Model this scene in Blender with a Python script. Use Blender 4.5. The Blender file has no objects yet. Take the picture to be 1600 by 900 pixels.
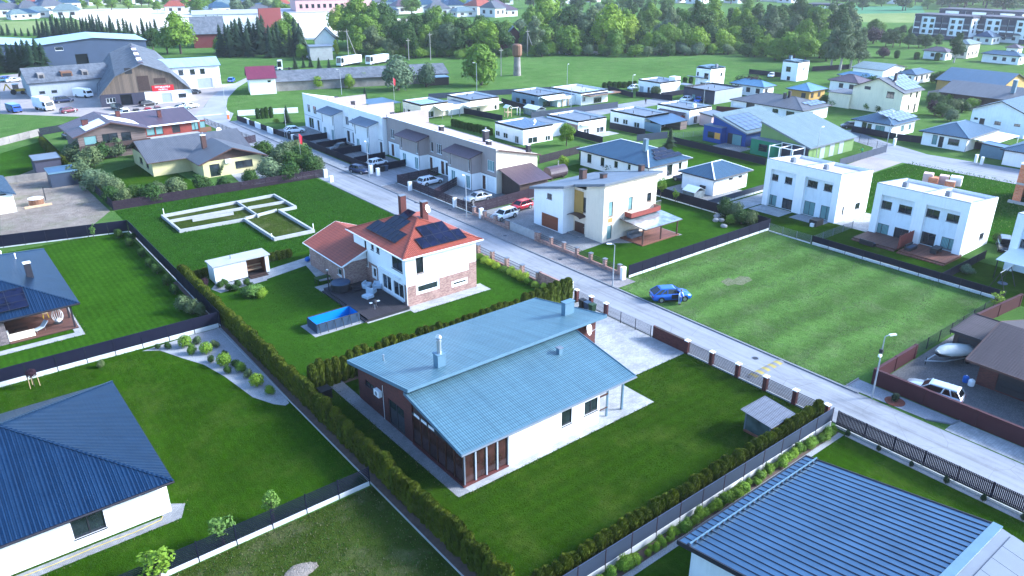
import bpy,math,random
from mathutils import Vector,Matrix
random.seed(7)
SC=bpy.context.scene
C=SC.collection
R=math.radians

# ---------------------------------------------------------------- camera
# world: +Y runs up the street, +X across it (metres); the drone hovers over the origin
CAM_H=36.0;F_PX=1191.4;PITCH=R(23.395);HEAD=R(38.48)
cam_d=bpy.data.cameras.new('camera');cam=bpy.data.objects.new('camera',cam_d);C.objects.link(cam)
cam_d.sensor_width=36.0;cam_d.lens=F_PX/1600*36.0;cam_d.clip_start=0.5;cam_d.clip_end=6000
cam.location=(0,0,CAM_H);cam.rotation_euler=(math.pi/2-PITCH,0,-HEAD)
SC.camera=cam
SC.render.resolution_x=1024;SC.render.resolution_y=576

# ---------------------------------------------------------------- sky, sun, exposure
SUN_AZ=R(122);SUN_EL=R(28)
w=bpy.data.worlds.new('World');SC.world=w;w.use_nodes=True
nt=w.node_tree;bg=nt.nodes['Background']
sky=nt.nodes.new('ShaderNodeTexSky');sky.sky_type='NISHITA';sky.sun_disc=False
sky.sun_elevation=SUN_EL;sky.sun_rotation=SUN_AZ;sky.air_density=1.0;sky.dust_density=1.6;sky.ozone_density=4.0
nt.links.new(sky.outputs[0],bg.inputs[0]);bg.inputs[1].default_value=0.15
sl=bpy.data.lights.new('sun','SUN');sl.energy=2.6;sl.angle=R(14);sl.color=(1.0,0.985,0.965)
so=bpy.data.objects.new('sun',sl);C.objects.link(so)
sdir=Vector((math.sin(SUN_AZ)*math.cos(SUN_EL),math.cos(SUN_AZ)*math.cos(SUN_EL),math.sin(SUN_EL)))
so.rotation_euler=sdir.to_track_quat('Z','Y').to_euler();so.location=(60,-40,90)
SC.view_settings.view_transform='Standard';SC.view_settings.look='None'
SC.view_settings.exposure=2.0;SC.view_settings.gamma=1.0
SC.view_settings.use_white_balance=True;SC.view_settings.white_balance_temperature=5800;SC.view_settings.white_balance_tint=8.0     # the camera's cool white balance

# ---------------------------------------------------------------- a photo pixel gives a direction; ground or wall gives the distance
_F=Vector((math.sin(HEAD),math.cos(HEAD),0));_R=Vector((math.cos(HEAD),-math.sin(HEAD),0));_U=Vector((0,0,1))
_fw=_F*math.cos(PITCH)-_U*math.sin(PITCH);_up=_F*math.sin(PITCH)+_U*math.cos(PITCH)
def ray(x,y):return _fw*F_PX+_R*(x-800)-_up*(y-450)
def G(x,y,z=0.0):
    d=ray(x,y);t=(z-CAM_H)/d.z
    return Vector((d.x*t,d.y*t,z))
def onY(x,y,Y):
    d=ray(x,y);t=Y/d.y
    return d.x*t,CAM_H+d.z*t
def onX(x,y,X):
    d=ray(x,y);t=X/d.x
    return d.y*t,CAM_H+d.z*t

# ---------------------------------------------------------------- materials
M={}
def _new(name):
    m=bpy.data.materials.new(name);m.use_nodes=True;M[name]=m
    n=m.node_tree.nodes;return m,n,m.node_tree.links,n['Principled BSDF']
def _math(n,l,op,a,b=None):
    q=n.new('ShaderNodeMath');q.operation=op
    for i,s in enumerate((a,b)):
        if s is None:continue
        if isinstance(s,(int,float)):q.inputs[i].default_value=s
        else:l.new(s,q.inputs[i])
    return q.outputs[0]
def _noise(n,l,vec,scale,detail=4,rough=0.6):
    t=n.new('ShaderNodeTexNoise');t.inputs['Scale'].default_value=scale
    t.inputs['Detail'].default_value=detail;t.inputs['Roughness'].default_value=rough
    l.new(vec,t.inputs['Vector']);return t.outputs['Fac']
def _ramp(n,l,fac,stops):
    r=n.new('ShaderNodeValToRGB');e=r.color_ramp.elements
    while len(e)<len(stops):e.new(0.5)
    for el,(p,c)in zip(e,stops):el.position=p;el.color=(*c,1)
    l.new(fac,r.inputs[0]);return r.outputs[0]
def _bump(n,l,h,dist,strength=1.0,prev=None):
    b=n.new('ShaderNodeBump');b.inputs['Strength'].default_value=strength;b.inputs['Distance'].default_value=dist
    l.new(h,b.inputs['Height'])
    if prev is not None:l.new(prev,b.inputs['Normal'])
    return b.outputs[0]
def _mix(n,l,fac,a,b,mode='MIX'):
    q=n.new('ShaderNodeMix');q.data_type='RGBA';q.blend_type=mode
    for s,i in((fac,0),(a,6),(b,7)):
        if isinstance(s,(int,float)):q.inputs[i].default_value=s
        elif isinstance(s,tuple):q.inputs[i].default_value=(*s,1)
        else:l.new(s,q.inputs[i])
    return q.outputs[2]
def sh(c,k):return tuple(min(1,max(0,x*k))for x in c)
def mat(name,col,rough=0.65,var=0.12,scale=1.5,bump=0.0,bscale=25,spec=0.4,metal=0.0,fine=0.0):
    m,n,l,b=_new(name);g=n.new('ShaderNodeNewGeometry');p=g.outputs['Position']
    f=_noise(n,l,p,scale,5)
    c=_ramp(n,l,f,[(0.25,sh(col,1-var)),(0.75,sh(col,1+var))])
    if fine:c=_mix(n,l,fine,c,_ramp(n,l,_noise(n,l,p,bscale,2),[(0.35,sh(col,0.55)),(0.65,sh(col,1.4))]))
    l.new(c,b.inputs['Base Color']);b.inputs['Roughness'].default_value=rough
    b.inputs['Specular IOR Level'].default_value=spec;b.inputs['Metallic'].default_value=metal
    if bump:l.new(_bump(n,l,_noise(n,l,p,bscale,3),bump),b.inputs['Normal'])
    return m
def _wallu(n,l,g):
    """horizontal coordinate along the surface: x on faces that look along y, y on faces that look along x"""
    sp=n.new('ShaderNodeSeparateXYZ');l.new(g.outputs['Position'],sp.inputs[0])
    sn=n.new('ShaderNodeSeparateXYZ');l.new(g.outputs['True Normal'],sn.inputs[0])
    k=_math(n,l,'GREATER_THAN',_math(n,l,'ABSOLUTE',sn.outputs[0]),_math(n,l,'ABSOLUTE',sn.outputs[1]))
    q=n.new('ShaderNodeMix');q.data_type='FLOAT'
    l.new(k,q.inputs[0]);l.new(sp.outputs[0],q.inputs[2]);l.new(sp.outputs[1],q.inputs[3])
    return q.outputs[0],sp.outputs[2]
def wallmat(name,col,rough=0.85,dirt=0.12):
    """painted render with faint rain streaks and blotches"""
    m,n,l,b=_new(name);g=n.new('ShaderNodeNewGeometry');u,z=_wallu(n,l,g);cb=n.new('ShaderNodeCombineXYZ')
    l.new(_math(n,l,'MULTIPLY',u,2.5),cb.inputs[0]);l.new(_math(n,l,'MULTIPLY',z,0.3),cb.inputs[1])
    f=_math(n,l,'ADD',_math(n,l,'MULTIPLY',_noise(n,l,cb.outputs[0],1.0,5,0.7),0.55),_math(n,l,'MULTIPLY',_noise(n,l,g.outputs['Position'],0.5,5),0.45))
    l.new(_ramp(n,l,f,[(0.36,sh(col,1-dirt)),(0.52,col),(0.7,sh(col,1.02))]),b.inputs['Base Color']);b.inputs['Roughness'].default_value=rough;b.inputs['Specular IOR Level'].default_value=0.3
    l.new(_bump(n,l,_noise(n,l,g.outputs['Position'],40,2),0.004),b.inputs['Normal']);return m
def roofmat(name,col,course=0.12,rib=0.22,rough=0.35,spec=0.5,depth=0.03,var=0.1,metal=0.0,joint=0.0):
    m,n,l,b=_new(name);g=n.new('ShaderNodeNewGeometry');u,z=_wallu(n,l,g)
    fr=_math(n,l,'FRACT',_math(n,l,'MULTIPLY',z,1/course))if course else None
    rb=_math(n,l,'ABSOLUTE',_math(n,l,'SINE',_math(n,l,'MULTIPLY',u,math.pi/rib)))
    hgt=_math(n,l,'ADD',_math(n,l,'MULTIPLY',rb,0.8),_math(n,l,'MULTIPLY',fr,-0.9))if course else rb
    f=_noise(n,l,g.outputs['Position'],0.7,5)
    c=_ramp(n,l,f,[(0.3,sh(col,1-var)),(0.7,sh(col,1+var))])
    cb=n.new('ShaderNodeCombineXYZ');l.new(_math(n,l,'MULTIPLY',u,2.2),cb.inputs[0]);l.new(_math(n,l,'MULTIPLY',z,0.5),cb.inputs[1])
    stn=_noise(n,l,cb.outputs[0],1.0,4,0.7);c=_mix(n,l,1.0,c,_ramp(n,l,stn,[(0.35,(0.80,0.82,0.84)),(0.65,(1.12,1.1,1.08))]),'MULTIPLY')
    if joint:c=_mix(n,l,_math(n,l,'MULTIPLY',_math(n,l,'LESS_THAN',_math(n,l,'FRACT',_math(n,l,'MULTIPLY',u,0.9)),0.045),0.45),c,sh(col,0.5))
    if joint and course:c=_mix(n,l,_math(n,l,'MULTIPLY',_math(n,l,'GREATER_THAN',fr,0.82),joint),c,sh(col,0.45))
    l.new(c,b.inputs['Base Color']);b.inputs['Roughness'].default_value=rough
    b.inputs['Specular IOR Level'].default_value=spec;b.inputs['Metallic'].default_value=metal
    l.new(_bump(n,l,hgt,depth),b.inputs['Normal']);return m
def brickmat(name,c1,c2,mortar,bw=0.25,bh=0.075,flat=False,rough=0.8,ms=0.01):
    m,n,l,b=_new(name);g=n.new('ShaderNodeNewGeometry')
    cb=n.new('ShaderNodeCombineXYZ')
    if flat:
        vec=g.outputs['Position']
    else:
        u,z=_wallu(n,l,g);l.new(u,cb.inputs[0]);l.new(z,cb.inputs[1]);vec=cb.outputs[0]
    t=n.new('ShaderNodeTexBrick');l.new(vec,t.inputs['Vector']);t.inputs['Scale'].default_value=1
    t.inputs['Color1'].default_value=(*c1,1);t.inputs['Color2'].default_value=(*c2,1);t.inputs['Mortar'].default_value=(*mortar,1)
    t.inputs['Brick Width'].default_value=bw;t.inputs['Row Height'].default_value=bh;t.inputs['Mortar Size'].default_value=ms
    f=_noise(n,l,g.outputs['Position'],0.6,5)
    c=_mix(n,l,1.0,t.outputs[0],_ramp(n,l,f,[(0.3,(0.75,0.75,0.75)),(0.7,(1.15,1.15,1.15))]),'MULTIPLY')
    l.new(c,b.inputs['Base Color']);b.inputs['Roughness'].default_value=rough
    l.new(_bump(n,l,t.outputs['Fac'],-0.01),b.inputs['Normal']);return m
def grassmat(name,dark,mid,light,big=0.12,stripe=None,bump=0.06,dry=None,dryamt=0.0,mids=1.1):
    """stripe = (axis, width, strength): rows left by a mower"""
    m,n,l,b=_new(name);g=n.new('ShaderNodeNewGeometry');p=g.outputs['Position']
    f1=_noise(n,l,p,big,4,0.65);f2=_noise(n,l,p,mids,5,0.7);f3=_noise(n,l,p,9.0,3,0.7)
    s=_math(n,l,'ADD',_math(n,l,'MULTIPLY',f1,0.40),_math(n,l,'ADD',_math(n,l,'MULTIPLY',f2,0.38),_math(n,l,'MULTIPLY',f3,0.22)))
    if stripe:
        ax,wd,st=stripe
        sp=n.new('ShaderNodeSeparateXYZ');l.new(p,sp.inputs[0])
        ph=_math(n,l,'ADD',_math(n,l,'MULTIPLY',sp.outputs[ax],2*math.pi/wd),_math(n,l,'MULTIPLY',_noise(n,l,p,0.35,3),2.5))
        s=_math(n,l,'ADD',s,_math(n,l,'MULTIPLY',_math(n,l,'SINE',ph),st))
    c=_ramp(n,l,s,[(0.38,dark),(0.5,mid),(0.61,light)])
    c=_mix(n,l,_ramp(n,l,_noise(n,l,p,2.6,6,0.8),[(0.60,(0,0,0)),(0.74,(0.5,)*3)]),c,(light[0]*1.6,light[1]*1.05,light[2]*1.8))
    if dry:
        fd=_noise(n,l,p,0.22,6,0.75)
        c=_mix(n,l,_ramp(n,l,fd,[(0.5,(0,0,0)),(0.72,(dryamt,)*3)]),c,dry)
    c=_mix(n,l,0.3,c,_ramp(n,l,_noise(n,l,p,22,3,0.8),[(0.38,sh(dark,0.5)),(0.62,sh(light,1.35))]))
    l.new(c,b.inputs['Base Color']);b.inputs['Roughness'].default_value=1.0;b.inputs['Specular IOR Level'].default_value=0.0
    hb=_math(n,l,'ADD',_math(n,l,'MULTIPLY',f3,0.5),_math(n,l,'MULTIPLY',f2,1.0))
    l.new(_bump(n,l,hb,bump*2.2),b.inputs['Normal']);return m
def leafmat(name,col,var=0.35,trans=0.25):
    m,n,l,b=_new(name);g=n.new('ShaderNodeNewGeometry')
    f=_math(n,l,'ADD',_math(n,l,'MULTIPLY',_noise(n,l,g.outputs['Position'],0.5,2),0.5),_math(n,l,'MULTIPLY',_noise(n,l,g.outputs['Position'],4.5,2),0.5))
    c=_ramp(n,l,f,[(0.33,sh(col,1-var)),(0.67,sh(col,1+var))])
    oi=n.new('ShaderNodeObjectInfo')
    c=_mix(n,l,1.0,c,_ramp(n,l,oi.outputs['Random'],[(0,(0.78,0.85,0.9)),(0.5,(1,1,1)),(1,(1.18,1.1,0.85))]),'MULTIPLY')
    l.new(c,b.inputs['Base Color']);b.inputs['Roughness'].default_value=0.7;b.inputs['Specular IOR Level'].default_value=0.2
    tr=n.new('ShaderNodeBsdfTranslucent');l.new(c,tr.inputs[0])
    ms=n.new('ShaderNodeMixShader');ms.inputs[0].default_value=trans
    l.new(b.outputs[0],ms.inputs[1]);l.new(tr.outputs[0],ms.inputs[2]);l.new(ms.outputs[0],n['Material Output'].inputs[0]);return m
def glassmat(name,col,rough=0.06,spec=0.9,coat=0.5):
    m,n,l,b=_new(name);g=n.new('ShaderNodeNewGeometry')
    f=_noise(n,l,g.outputs['Position'],0.9,2)
    l.new(_ramp(n,l,f,[(0.35,sh(col,0.6)),(0.65,sh(col,1.3))]),b.inputs['Base Color'])
    b.inputs['Roughness'].default_value=rough;b.inputs['Specular IOR Level'].default_value=spec;b.inputs['Coat Weight'].default_value=coat
    b.inputs['Coat Roughness'].default_value=0.03;return m
def curtainmat(name,col):
    """window seen with a drawn curtain behind it: light and dark of its folds painted as vertical bands under a glossy coat"""
    m,n,l,b=_new(name);g=n.new('ShaderNodeNewGeometry');u,z=_wallu(n,l,g)
    f=_math(n,l,'SINE',_math(n,l,'MULTIPLY',u,34))  # sine bands put the fold shading into the base colour
    l.new(_ramp(n,l,f,[(0.2,sh(col,0.6)),(0.9,sh(col,1.25))]),b.inputs['Base Color'])
    b.inputs['Roughness'].default_value=0.8;b.inputs['Coat Weight'].default_value=1.0;b.inputs['Coat Roughness'].default_value=0.04;return m
def paintmat(name,col,rough=0.35,metal=0.2):
    m,n,l,b=_new(name);b.inputs['Base Color'].default_value=(*col,1);b.inputs['Roughness'].default_value=rough
    b.inputs['Metallic'].default_value=metal;b.inputs['Coat Weight'].default_value=0.8;b.inputs['Coat Roughness'].default_value=0.08;return m
def roadmat(name,col):
    m,n,l,b=_new(name);g=n.new('ShaderNodeNewGeometry');p=g.outputs['Position']
    mp=n.new('ShaderNodeMapping');l.new(p,mp.inputs[0]);mp.inputs['Scale'].default_value=(1.5,0.06,1)
    f=_math(n,l,'ADD',_math(n,l,'MULTIPLY',_noise(n,l,mp.outputs[0],1.0,4),0.6),_math(n,l,'MULTIPLY',_noise(n,l,p,0.25,6,0.75),0.4))
    c=_ramp(n,l,f,[(0.36,sh(col,0.62)),(0.5,col),(0.64,sh(col,1.22))])
    v=n.new('ShaderNodeTexVoronoi');v.feature='DISTANCE_TO_EDGE';v.inputs['Scale'].default_value=0.22;l.new(p,v.inputs['Vector'])
    c=_mix(n,l,_math(n,l,'MULTIPLY',_math(n,l,'LESS_THAN',v.outputs['Distance'],0.006),0.35),c,sh(col,0.45))
    c=_mix(n,l,0.12,c,_ramp(n,l,_noise(n,l,p,30,2),[(0.35,sh(col,0.5)),(0.65,sh(col,1.5))]))
    l.new(c,b.inputs['Base Color']);b.inputs['Roughness'].default_value=0.85;b.inputs['Specular IOR Level'].default_value=0.3;return m
def plankmat(name,col,width=0.14,axis=0,rough=0.7):
    m,n,l,b=_new(name);g=n.new('ShaderNodeNewGeometry');sp=n.new('ShaderNodeSeparateXYZ');l.new(g.outputs['Position'],sp.inputs[0])
    t=_math(n,l,'MULTIPLY',sp.outputs[axis],1/width);fr=_math(n,l,'FRACT',t)
    wn=n.new('ShaderNodeTexWhiteNoise');wn.noise_dimensions='1D';l.new(_math(n,l,'FLOOR',t),wn.inputs['W'])
    c=_ramp(n,l,wn.outputs['Value'],[(0,sh(col,0.75)),(1,sh(col,1.25))])
    c=_mix(n,l,_math(n,l,'LESS_THAN',fr,0.1),c,sh(col,0.3))
    l.new(c,b.inputs['Base Color']);b.inputs['Roughness'].default_value=rough
    l.new(_bump(n,l,_math(n,l,'GREATER_THAN',fr,0.1),0.01),b.inputs['Normal']);return m

# ---------------------------------------------------------------- mesh building
class MB:
    def __init__(s):s.v=[];s.f=[];s.mi=[]
    def face(s,pts,mi=0):
        k=len(s.v);s.v+=[tuple(p)for p in pts];s.f.append(tuple(range(k,k+len(pts))));s.mi.append(mi)
    def box(s,x0,y0,z0,x1,y1,z1,mi=0):
        k=len(s.v);s.v+=[(x,y,z)for z in(z0,z1)for y in(y0,y1)for x in(x0,x1)]
        for f in((0,2,3,1),(4,5,7,6),(0,1,5,4),(2,6,7,3),(0,4,6,2),(1,3,7,5)):
            s.f.append(tuple(k+i for i in f));s.mi.append(mi)
        return s
    def bar(s,a,b,wd,ht,mi=0,up=(0,0,1)):
        """box along a-b, wd across, ht along up, centred on the line"""
        a=Vector(a);b=Vector(b);d=(b-a).normalized();u=Vector(up)
        r=d.cross(u)
        if r.length<1e-4:r=d.cross(Vector((1,0,0)))
        r.normalize();u=r.cross(d).normalized();k=len(s.v)
        for e in(a,b):
            for i,j in((-1,-1),(1,-1),(1,1),(-1,1)):s.v.append(tuple(e+r*(i*wd/2)+u*(j*ht/2)))
        for f in((0,1,2,3),(7,6,5,4),(0,4,5,1),(1,5,6,2),(2,6,7,3),(3,7,4,0)):
            s.f.append(tuple(k+i for i in f));s.mi.append(mi)
        return s
    def prism(s,poly,z0,z1,mi=0):
        n=len(poly);k=len(s.v)
        s.v+=[(p[0],p[1],z0)for p in poly]+[(p[0],p[1],z1)for p in poly]
        s.f.append(tuple(k+i for i in range(n-1,-1,-1)));s.mi.append(mi)
        s.f.append(tuple(k+n+i for i in range(n)));s.mi.append(mi)
        for i in range(n):
            j=(i+1)%n;s.f.append((k+i,k+j,k+n+j,k+n+i));s.mi.append(mi)
        return s
    def slab(s,pts,th,mi=0):
        """polygon in 3D given thickness th downward"""
        n=len(pts);k=len(s.v)
        s.v+=[tuple(p)for p in pts]+[(p[0],p[1],p[2]-th)for p in pts]
        s.f.append(tuple(k+i for i in range(n)));s.mi.append(mi)
        s.f.append(tuple(k+n+i for i in range(n-1,-1,-1)));s.mi.append(mi)
        for i in range(n):
            j=(i+1)%n;s.f.append((k+j,k+i,k+n+i,k+n+j));s.mi.append(mi)
        return s
    def tube(s,pts,rad,n=8,mi=0,cap=True):
        pts=[Vector(p)for p in pts]
        if isinstance(rad,(int,float)):rad=[rad]*len(pts)
        k=len(s.v)
        for i,p in enumerate(pts):
            d=(pts[min(i+1,len(pts)-1)]-pts[max(i-1,0)]).normalized()
            a=d.orthogonal().normalized()if abs(d.z)<0.99 else Vector((1,0,0));b=d.cross(a)
            for q in range(n):
                t=2*math.pi*q/n;s.v.append(tuple(p+(a*math.cos(t)+b*math.sin(t))*rad[i]))
        for i in range(len(pts)-1):
            for q in range(n):
                r=(q+1)%n;s.f.append((k+i*n+q,k+i*n+r,k+(i+1)*n+r,k+(i+1)*n+q));s.mi.append(mi)
        if cap:
            s.f.append(tuple(k+q for q in range(n-1,-1,-1)));s.mi.append(mi)
            e=k+(len(pts)-1)*n;s.f.append(tuple(e+q for q in range(n)));s.mi.append(mi)
        return s
    def lathe(s,prof,n=12,c=(0,0,0),mi=0):
        k=len(s.v)
        for r,z in prof:
            for q in range(n):
                t=2*math.pi*q/n;s.v.append((c[0]+r*math.cos(t),c[1]+r*math.sin(t),c[2]+z))
        for i in range(len(prof)-1):
            for q in range(n):
                r=(q+1)%n;s.f.append((k+i*n+q,k+i*n+r,k+(i+1)*n+r,k+(i+1)*n+q));s.mi.append(mi)
        s.f.append(tuple(k+q for q in range(n-1,-1,-1)));s.mi.append(mi)
        e=k+(len(prof)-1)*n;s.f.append(tuple(e+q for q in range(n)));s.mi.append(mi)
        return s
    def mesh(s,name,mats,smooth=False,off=None):
        v=s.v if off is None else[(a-off[0],b-off[1],c-off[2])for a,b,c in s.v]
        me=bpy.data.meshes.new(name);me.from_pydata(v,[],s.f)
        if not isinstance(mats,(list,tuple)):mats=[mats]
        for m in mats:me.materials.append(M[m]if isinstance(m,str)else m)
        me.polygons.foreach_set('material_index',s.mi)
        if smooth:me.polygons.foreach_set('use_smooth',[True]*len(s.f))
        me.update();return me
    def build(s,name,mats,parent=None,smooth=False,local=False):
        off=None
        if parent is not None and not local:
            off=WLOC[parent.name]
        return link(name,s.mesh(name,mats,smooth,off),parent)
WLOC={}
def link(name,me,parent=None,loc=None,rotz=0):
    o=bpy.data.objects.new(name,me);C.objects.link(o)
    if parent is not None:
        o.parent=parent;WLOC[o.name]=WLOC.get(parent.name,(0,0,0))
    else:WLOC[o.name]=(0,0,0)
    if loc is not None:o.location=loc
    if rotz:o.rotation_euler=(0,0,rotz)
    return o
def tag(o,label,cat,group=None):
    o['label']=label;o['category']=cat
    if group:o['group']=group
    return o
def thing(name,label,cat,loc=(0,0,0),rotz=0,group=None):
    o=bpy.data.objects.new(name,None);C.objects.link(o);o.location=loc;o.rotation_euler=(0,0,rotz)
    o.empty_display_size=0.3;WLOC[o.name]=tuple(loc);return tag(o,label,cat,group)
def struct(name,mb,m,smooth=False):
    o=mb.build(name,m,None,smooth);o['kind']='structure';return o
def copy_tree(o,parent=None):
    c=o.copy();C.objects.link(c);c.parent=parent
    for ch in list(o.children):copy_tree(ch,c)
    return c
def sheet(name,pts,z,m):
    mb=MB();mb.face([(p[0],p[1],z)for p in pts]);return struct(name,mb,m)
def rect(x0,y0,x1,y1):return[(x0,y0),(x1,y0),(x1,y1),(x0,y1)]
# ---------------------------------------------------------------- house kit: walls with real openings, windows, roofs
def wp(side,pos,u,z,d=0.0):return(u,pos+d,z)if side=='S' else(pos+d,u,z)
def wbox(mb,side,pos,u0,u1,z0,z1,d0,d1,mi=0):
    if side=='S':mb.box(u0,pos+d0,z0,u1,pos+d1,z1,mi)
    else:mb.box(pos+d0,u0,z0,pos+d1,u1,z1,mi)
def wall(mb,side,pos,u0,u1,z0,z1,holes=(),depth=0.16,mi=0):
    us=sorted({u0,u1,*[h[0]for h in holes],*[h[1]for h in holes]});zs=sorted({z0,z1,*[h[2]for h in holes],*[h[3]for h in holes]})
    def q(a,b,c,d):mb.face([a,b,c,d]if side=='S' else[d,c,b,a],mi)
    for i in range(len(us)-1):
        for j in range(len(zs)-1):
            uc=(us[i]+us[i+1])/2;zc=(zs[j]+zs[j+1])/2
            if any(h[0]<uc<h[1]and h[2]<zc<h[3]for h in holes):continue
            q(wp(side,pos,us[i],zs[j]),wp(side,pos,us[i+1],zs[j]),wp(side,pos,us[i+1],zs[j+1]),wp(side,pos,us[i],zs[j+1]))
    for a,b,c,d in[h[:4]for h in holes]:
        for p,r in(((a,c),(a,d)),((b,d),(b,c)),((a,d),(b,d)),((b,c),(a,c))):
            q(wp(side,pos,*p),wp(side,pos,*p,depth),wp(side,pos,*r,depth),wp(side,pos,*r))
STYLES={'w':('frame_dark','pane',2),'w1':('frame_dark','pane',1),'w3':('frame_dark','pane',3),'ww':('frame_white','pane',2),'ww1':('frame_white','pane',1),'ww3':('frame_white','pane',3),
          'wc':('frame_dark','pane_curtain',2),'wc1':('frame_dark','pane_curtain',1),'wwc':('frame_white','pane_curtain',2),'wwc3':('frame_white','pane_curtain',3),'wb':('frame_brown','pane',1),'wb2':('frame_brown','pane',2),'wbc':('frame_brown','pane_curtain',1)}
def opening(th,side,pos,u0,u1,z0,z1,style='w',sill=True):
    """fills one hole in a wall with a window, a door or a garage door"""
    if style in('d','dw','db','dr'):
        m={'d':'frame_dark','dw':'white_metal','db':'frame_brown','dr':'wood_red'}[style]
        mb=MB();wbox(mb,side,pos,u0+.005,u1-.005,z0,z1-.005,.07,.12)
        for k in range(3):
            zz=z0+(z1-z0)*(.12+.29*k);wbox(mb,side,pos,u0+.14,u1-.14,zz,zz+(z1-z0)*.22,.055,.07)
        o=mb.build('door',m,th);hb=MB();wbox(hb,side,pos,u0+.08,u0+.2,z0+1.0,z0+1.05,.02,.055);hb.build('handle','steel',o);return o
    if style in('g','gw','gb','gd'):
        m={'g':'frame_grey','gw':'white_metal','gb':'garage_brown','gd':'frame_dark'}[style];o=None
        par=MB();wbox(par,side,pos,u0+.005,u1-.005,z0,z1-.005,.13,.15);o=par.build('garage_door',m,th)
        n=max(3,int((z1-z0)/.5));dz=(z1-z0)/n
        for k in range(n):
            mb=MB();wbox(mb,side,pos,u0+.01,u1-.01,z0+k*dz+.02,z0+(k+1)*dz-.01,.09,.13);mb.build('panel',m,o)
        return o
    if style=='o':   # an open doorway: a dark sheet stands in for the shade of the room
        mb=MB();wbox(mb,side,pos,u0,u1,z0,z1,2.5,2.6);return mb.build('room_shade','frame_dark',th)
    fm,pm,n=STYLES[style];f=.065
    mb=MB()
    wbox(mb,side,pos,u0+.004,u0+f,z0+.004,z1-.004,.05,.13);wbox(mb,side,pos,u1-f,u1-.004,z0+.004,z1-.004,.05,.13)
    wbox(mb,side,pos,u0+f,u1-f,z0+.004,z0+f,.05,.13);wbox(mb,side,pos,u0+f,u1-f,z1-f,z1-.004,.05,.13)
    for k in range(1,n):
        uc=u0+(u1-u0)*k/n;wbox(mb,side,pos,uc-.04,uc+.04,z0+f,z1-f,.05,.13)
    o=mb.build('window',fm,th)
    for k in range(n):
        a=u0+f if k==0 else u0+(u1-u0)*k/n+.04;b=u1-f if k==n-1 else u0+(u1-u0)*(k+1)/n-.04
        pb=MB();wbox(pb,side,pos,a,b,z0+f,z1-f,.085,.1);pb.build('pane',pm,o)
    if sill and z0>.45:
        sb=MB();wbox(sb,side,pos,u0-.06,u1+.06,z0-.06,z0-.004,-.07,.05);sb.build('sill',fm if fm!='frame_white' else 'trim_white',o)
    return o
def px_open(side,pos,lst,u0,u1,zt):
    out=[]
    for it in lst:
        xl,yt,xr,yb=it[:4];st=it[4]if len(it)>4 else 'w'
        if side=='S':a,zz0=onY(xl,yb,pos);b,zz1=onY(xr,yt,pos)     # walls facing -y climb to the right in the picture
        else:b,zz1=onX(xl,yt,pos);a,zz0=onX(xr,yb,pos)
        a=max(a,u0+.12);b=min(b,u1-.12);zz1=min(zz1,zt-.12);zz0=max(zz0,.06)
        if st[0]in 'dgo' or zz0<.3:zz0=.06
        if b-a>.25 and zz1-zz0>.25:out.append((a,b,zz0,zz1,st))
    return out
def boxof(sw,se,nw):
    p=G(*sw);x1=G(*se).x if isinstance(se,tuple)else p.x+se;y1=G(*nw).y if isinstance(nw,tuple)else p.y+nw
    return p.x,p.y,x1,y1
def walls(th,b,h,wm,S=(),W=(),z0=0.0,plinth=True,name='wall'):
    """four walls of a box; S and W (the sides the picture shows) with openings in metres"""
    x0,y0,x1,y1=b
    mb=MB();wall(mb,'S',y0,x0,x1,z0,h,S);wall(mb,'W',x0,y0,y1,z0,h,W)
    mb.face([(x1,y0,z0),(x1,y1,z0),(x1,y1,h),(x1,y0,h)]);mb.face([(x1,y1,z0),(x0,y1,z0),(x0,y1,h),(x1,y1,h)])
    o=mb.build(name,wm,th)
    for s in S:opening(th,'S',y0,*s)
    for s in W:opening(th,'W',x0,*s)
    return o
def hip_geo(x0,y0,x1,y1,rise_t):
    """ridge ends of an equal-pitch hip roof over a rectangle; rise_t = slope"""
    wx,wy=x1-x0,y1-y0
    if wx>=wy:return(x0+wy/2,(y0+y1)/2),(x1-wy/2,(y0+y1)/2),wy/2*rise_t
    return((x0+x1)/2,y0+wx/2),((x0+x1)/2,y1-wx/2),wx/2*rise_t
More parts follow.
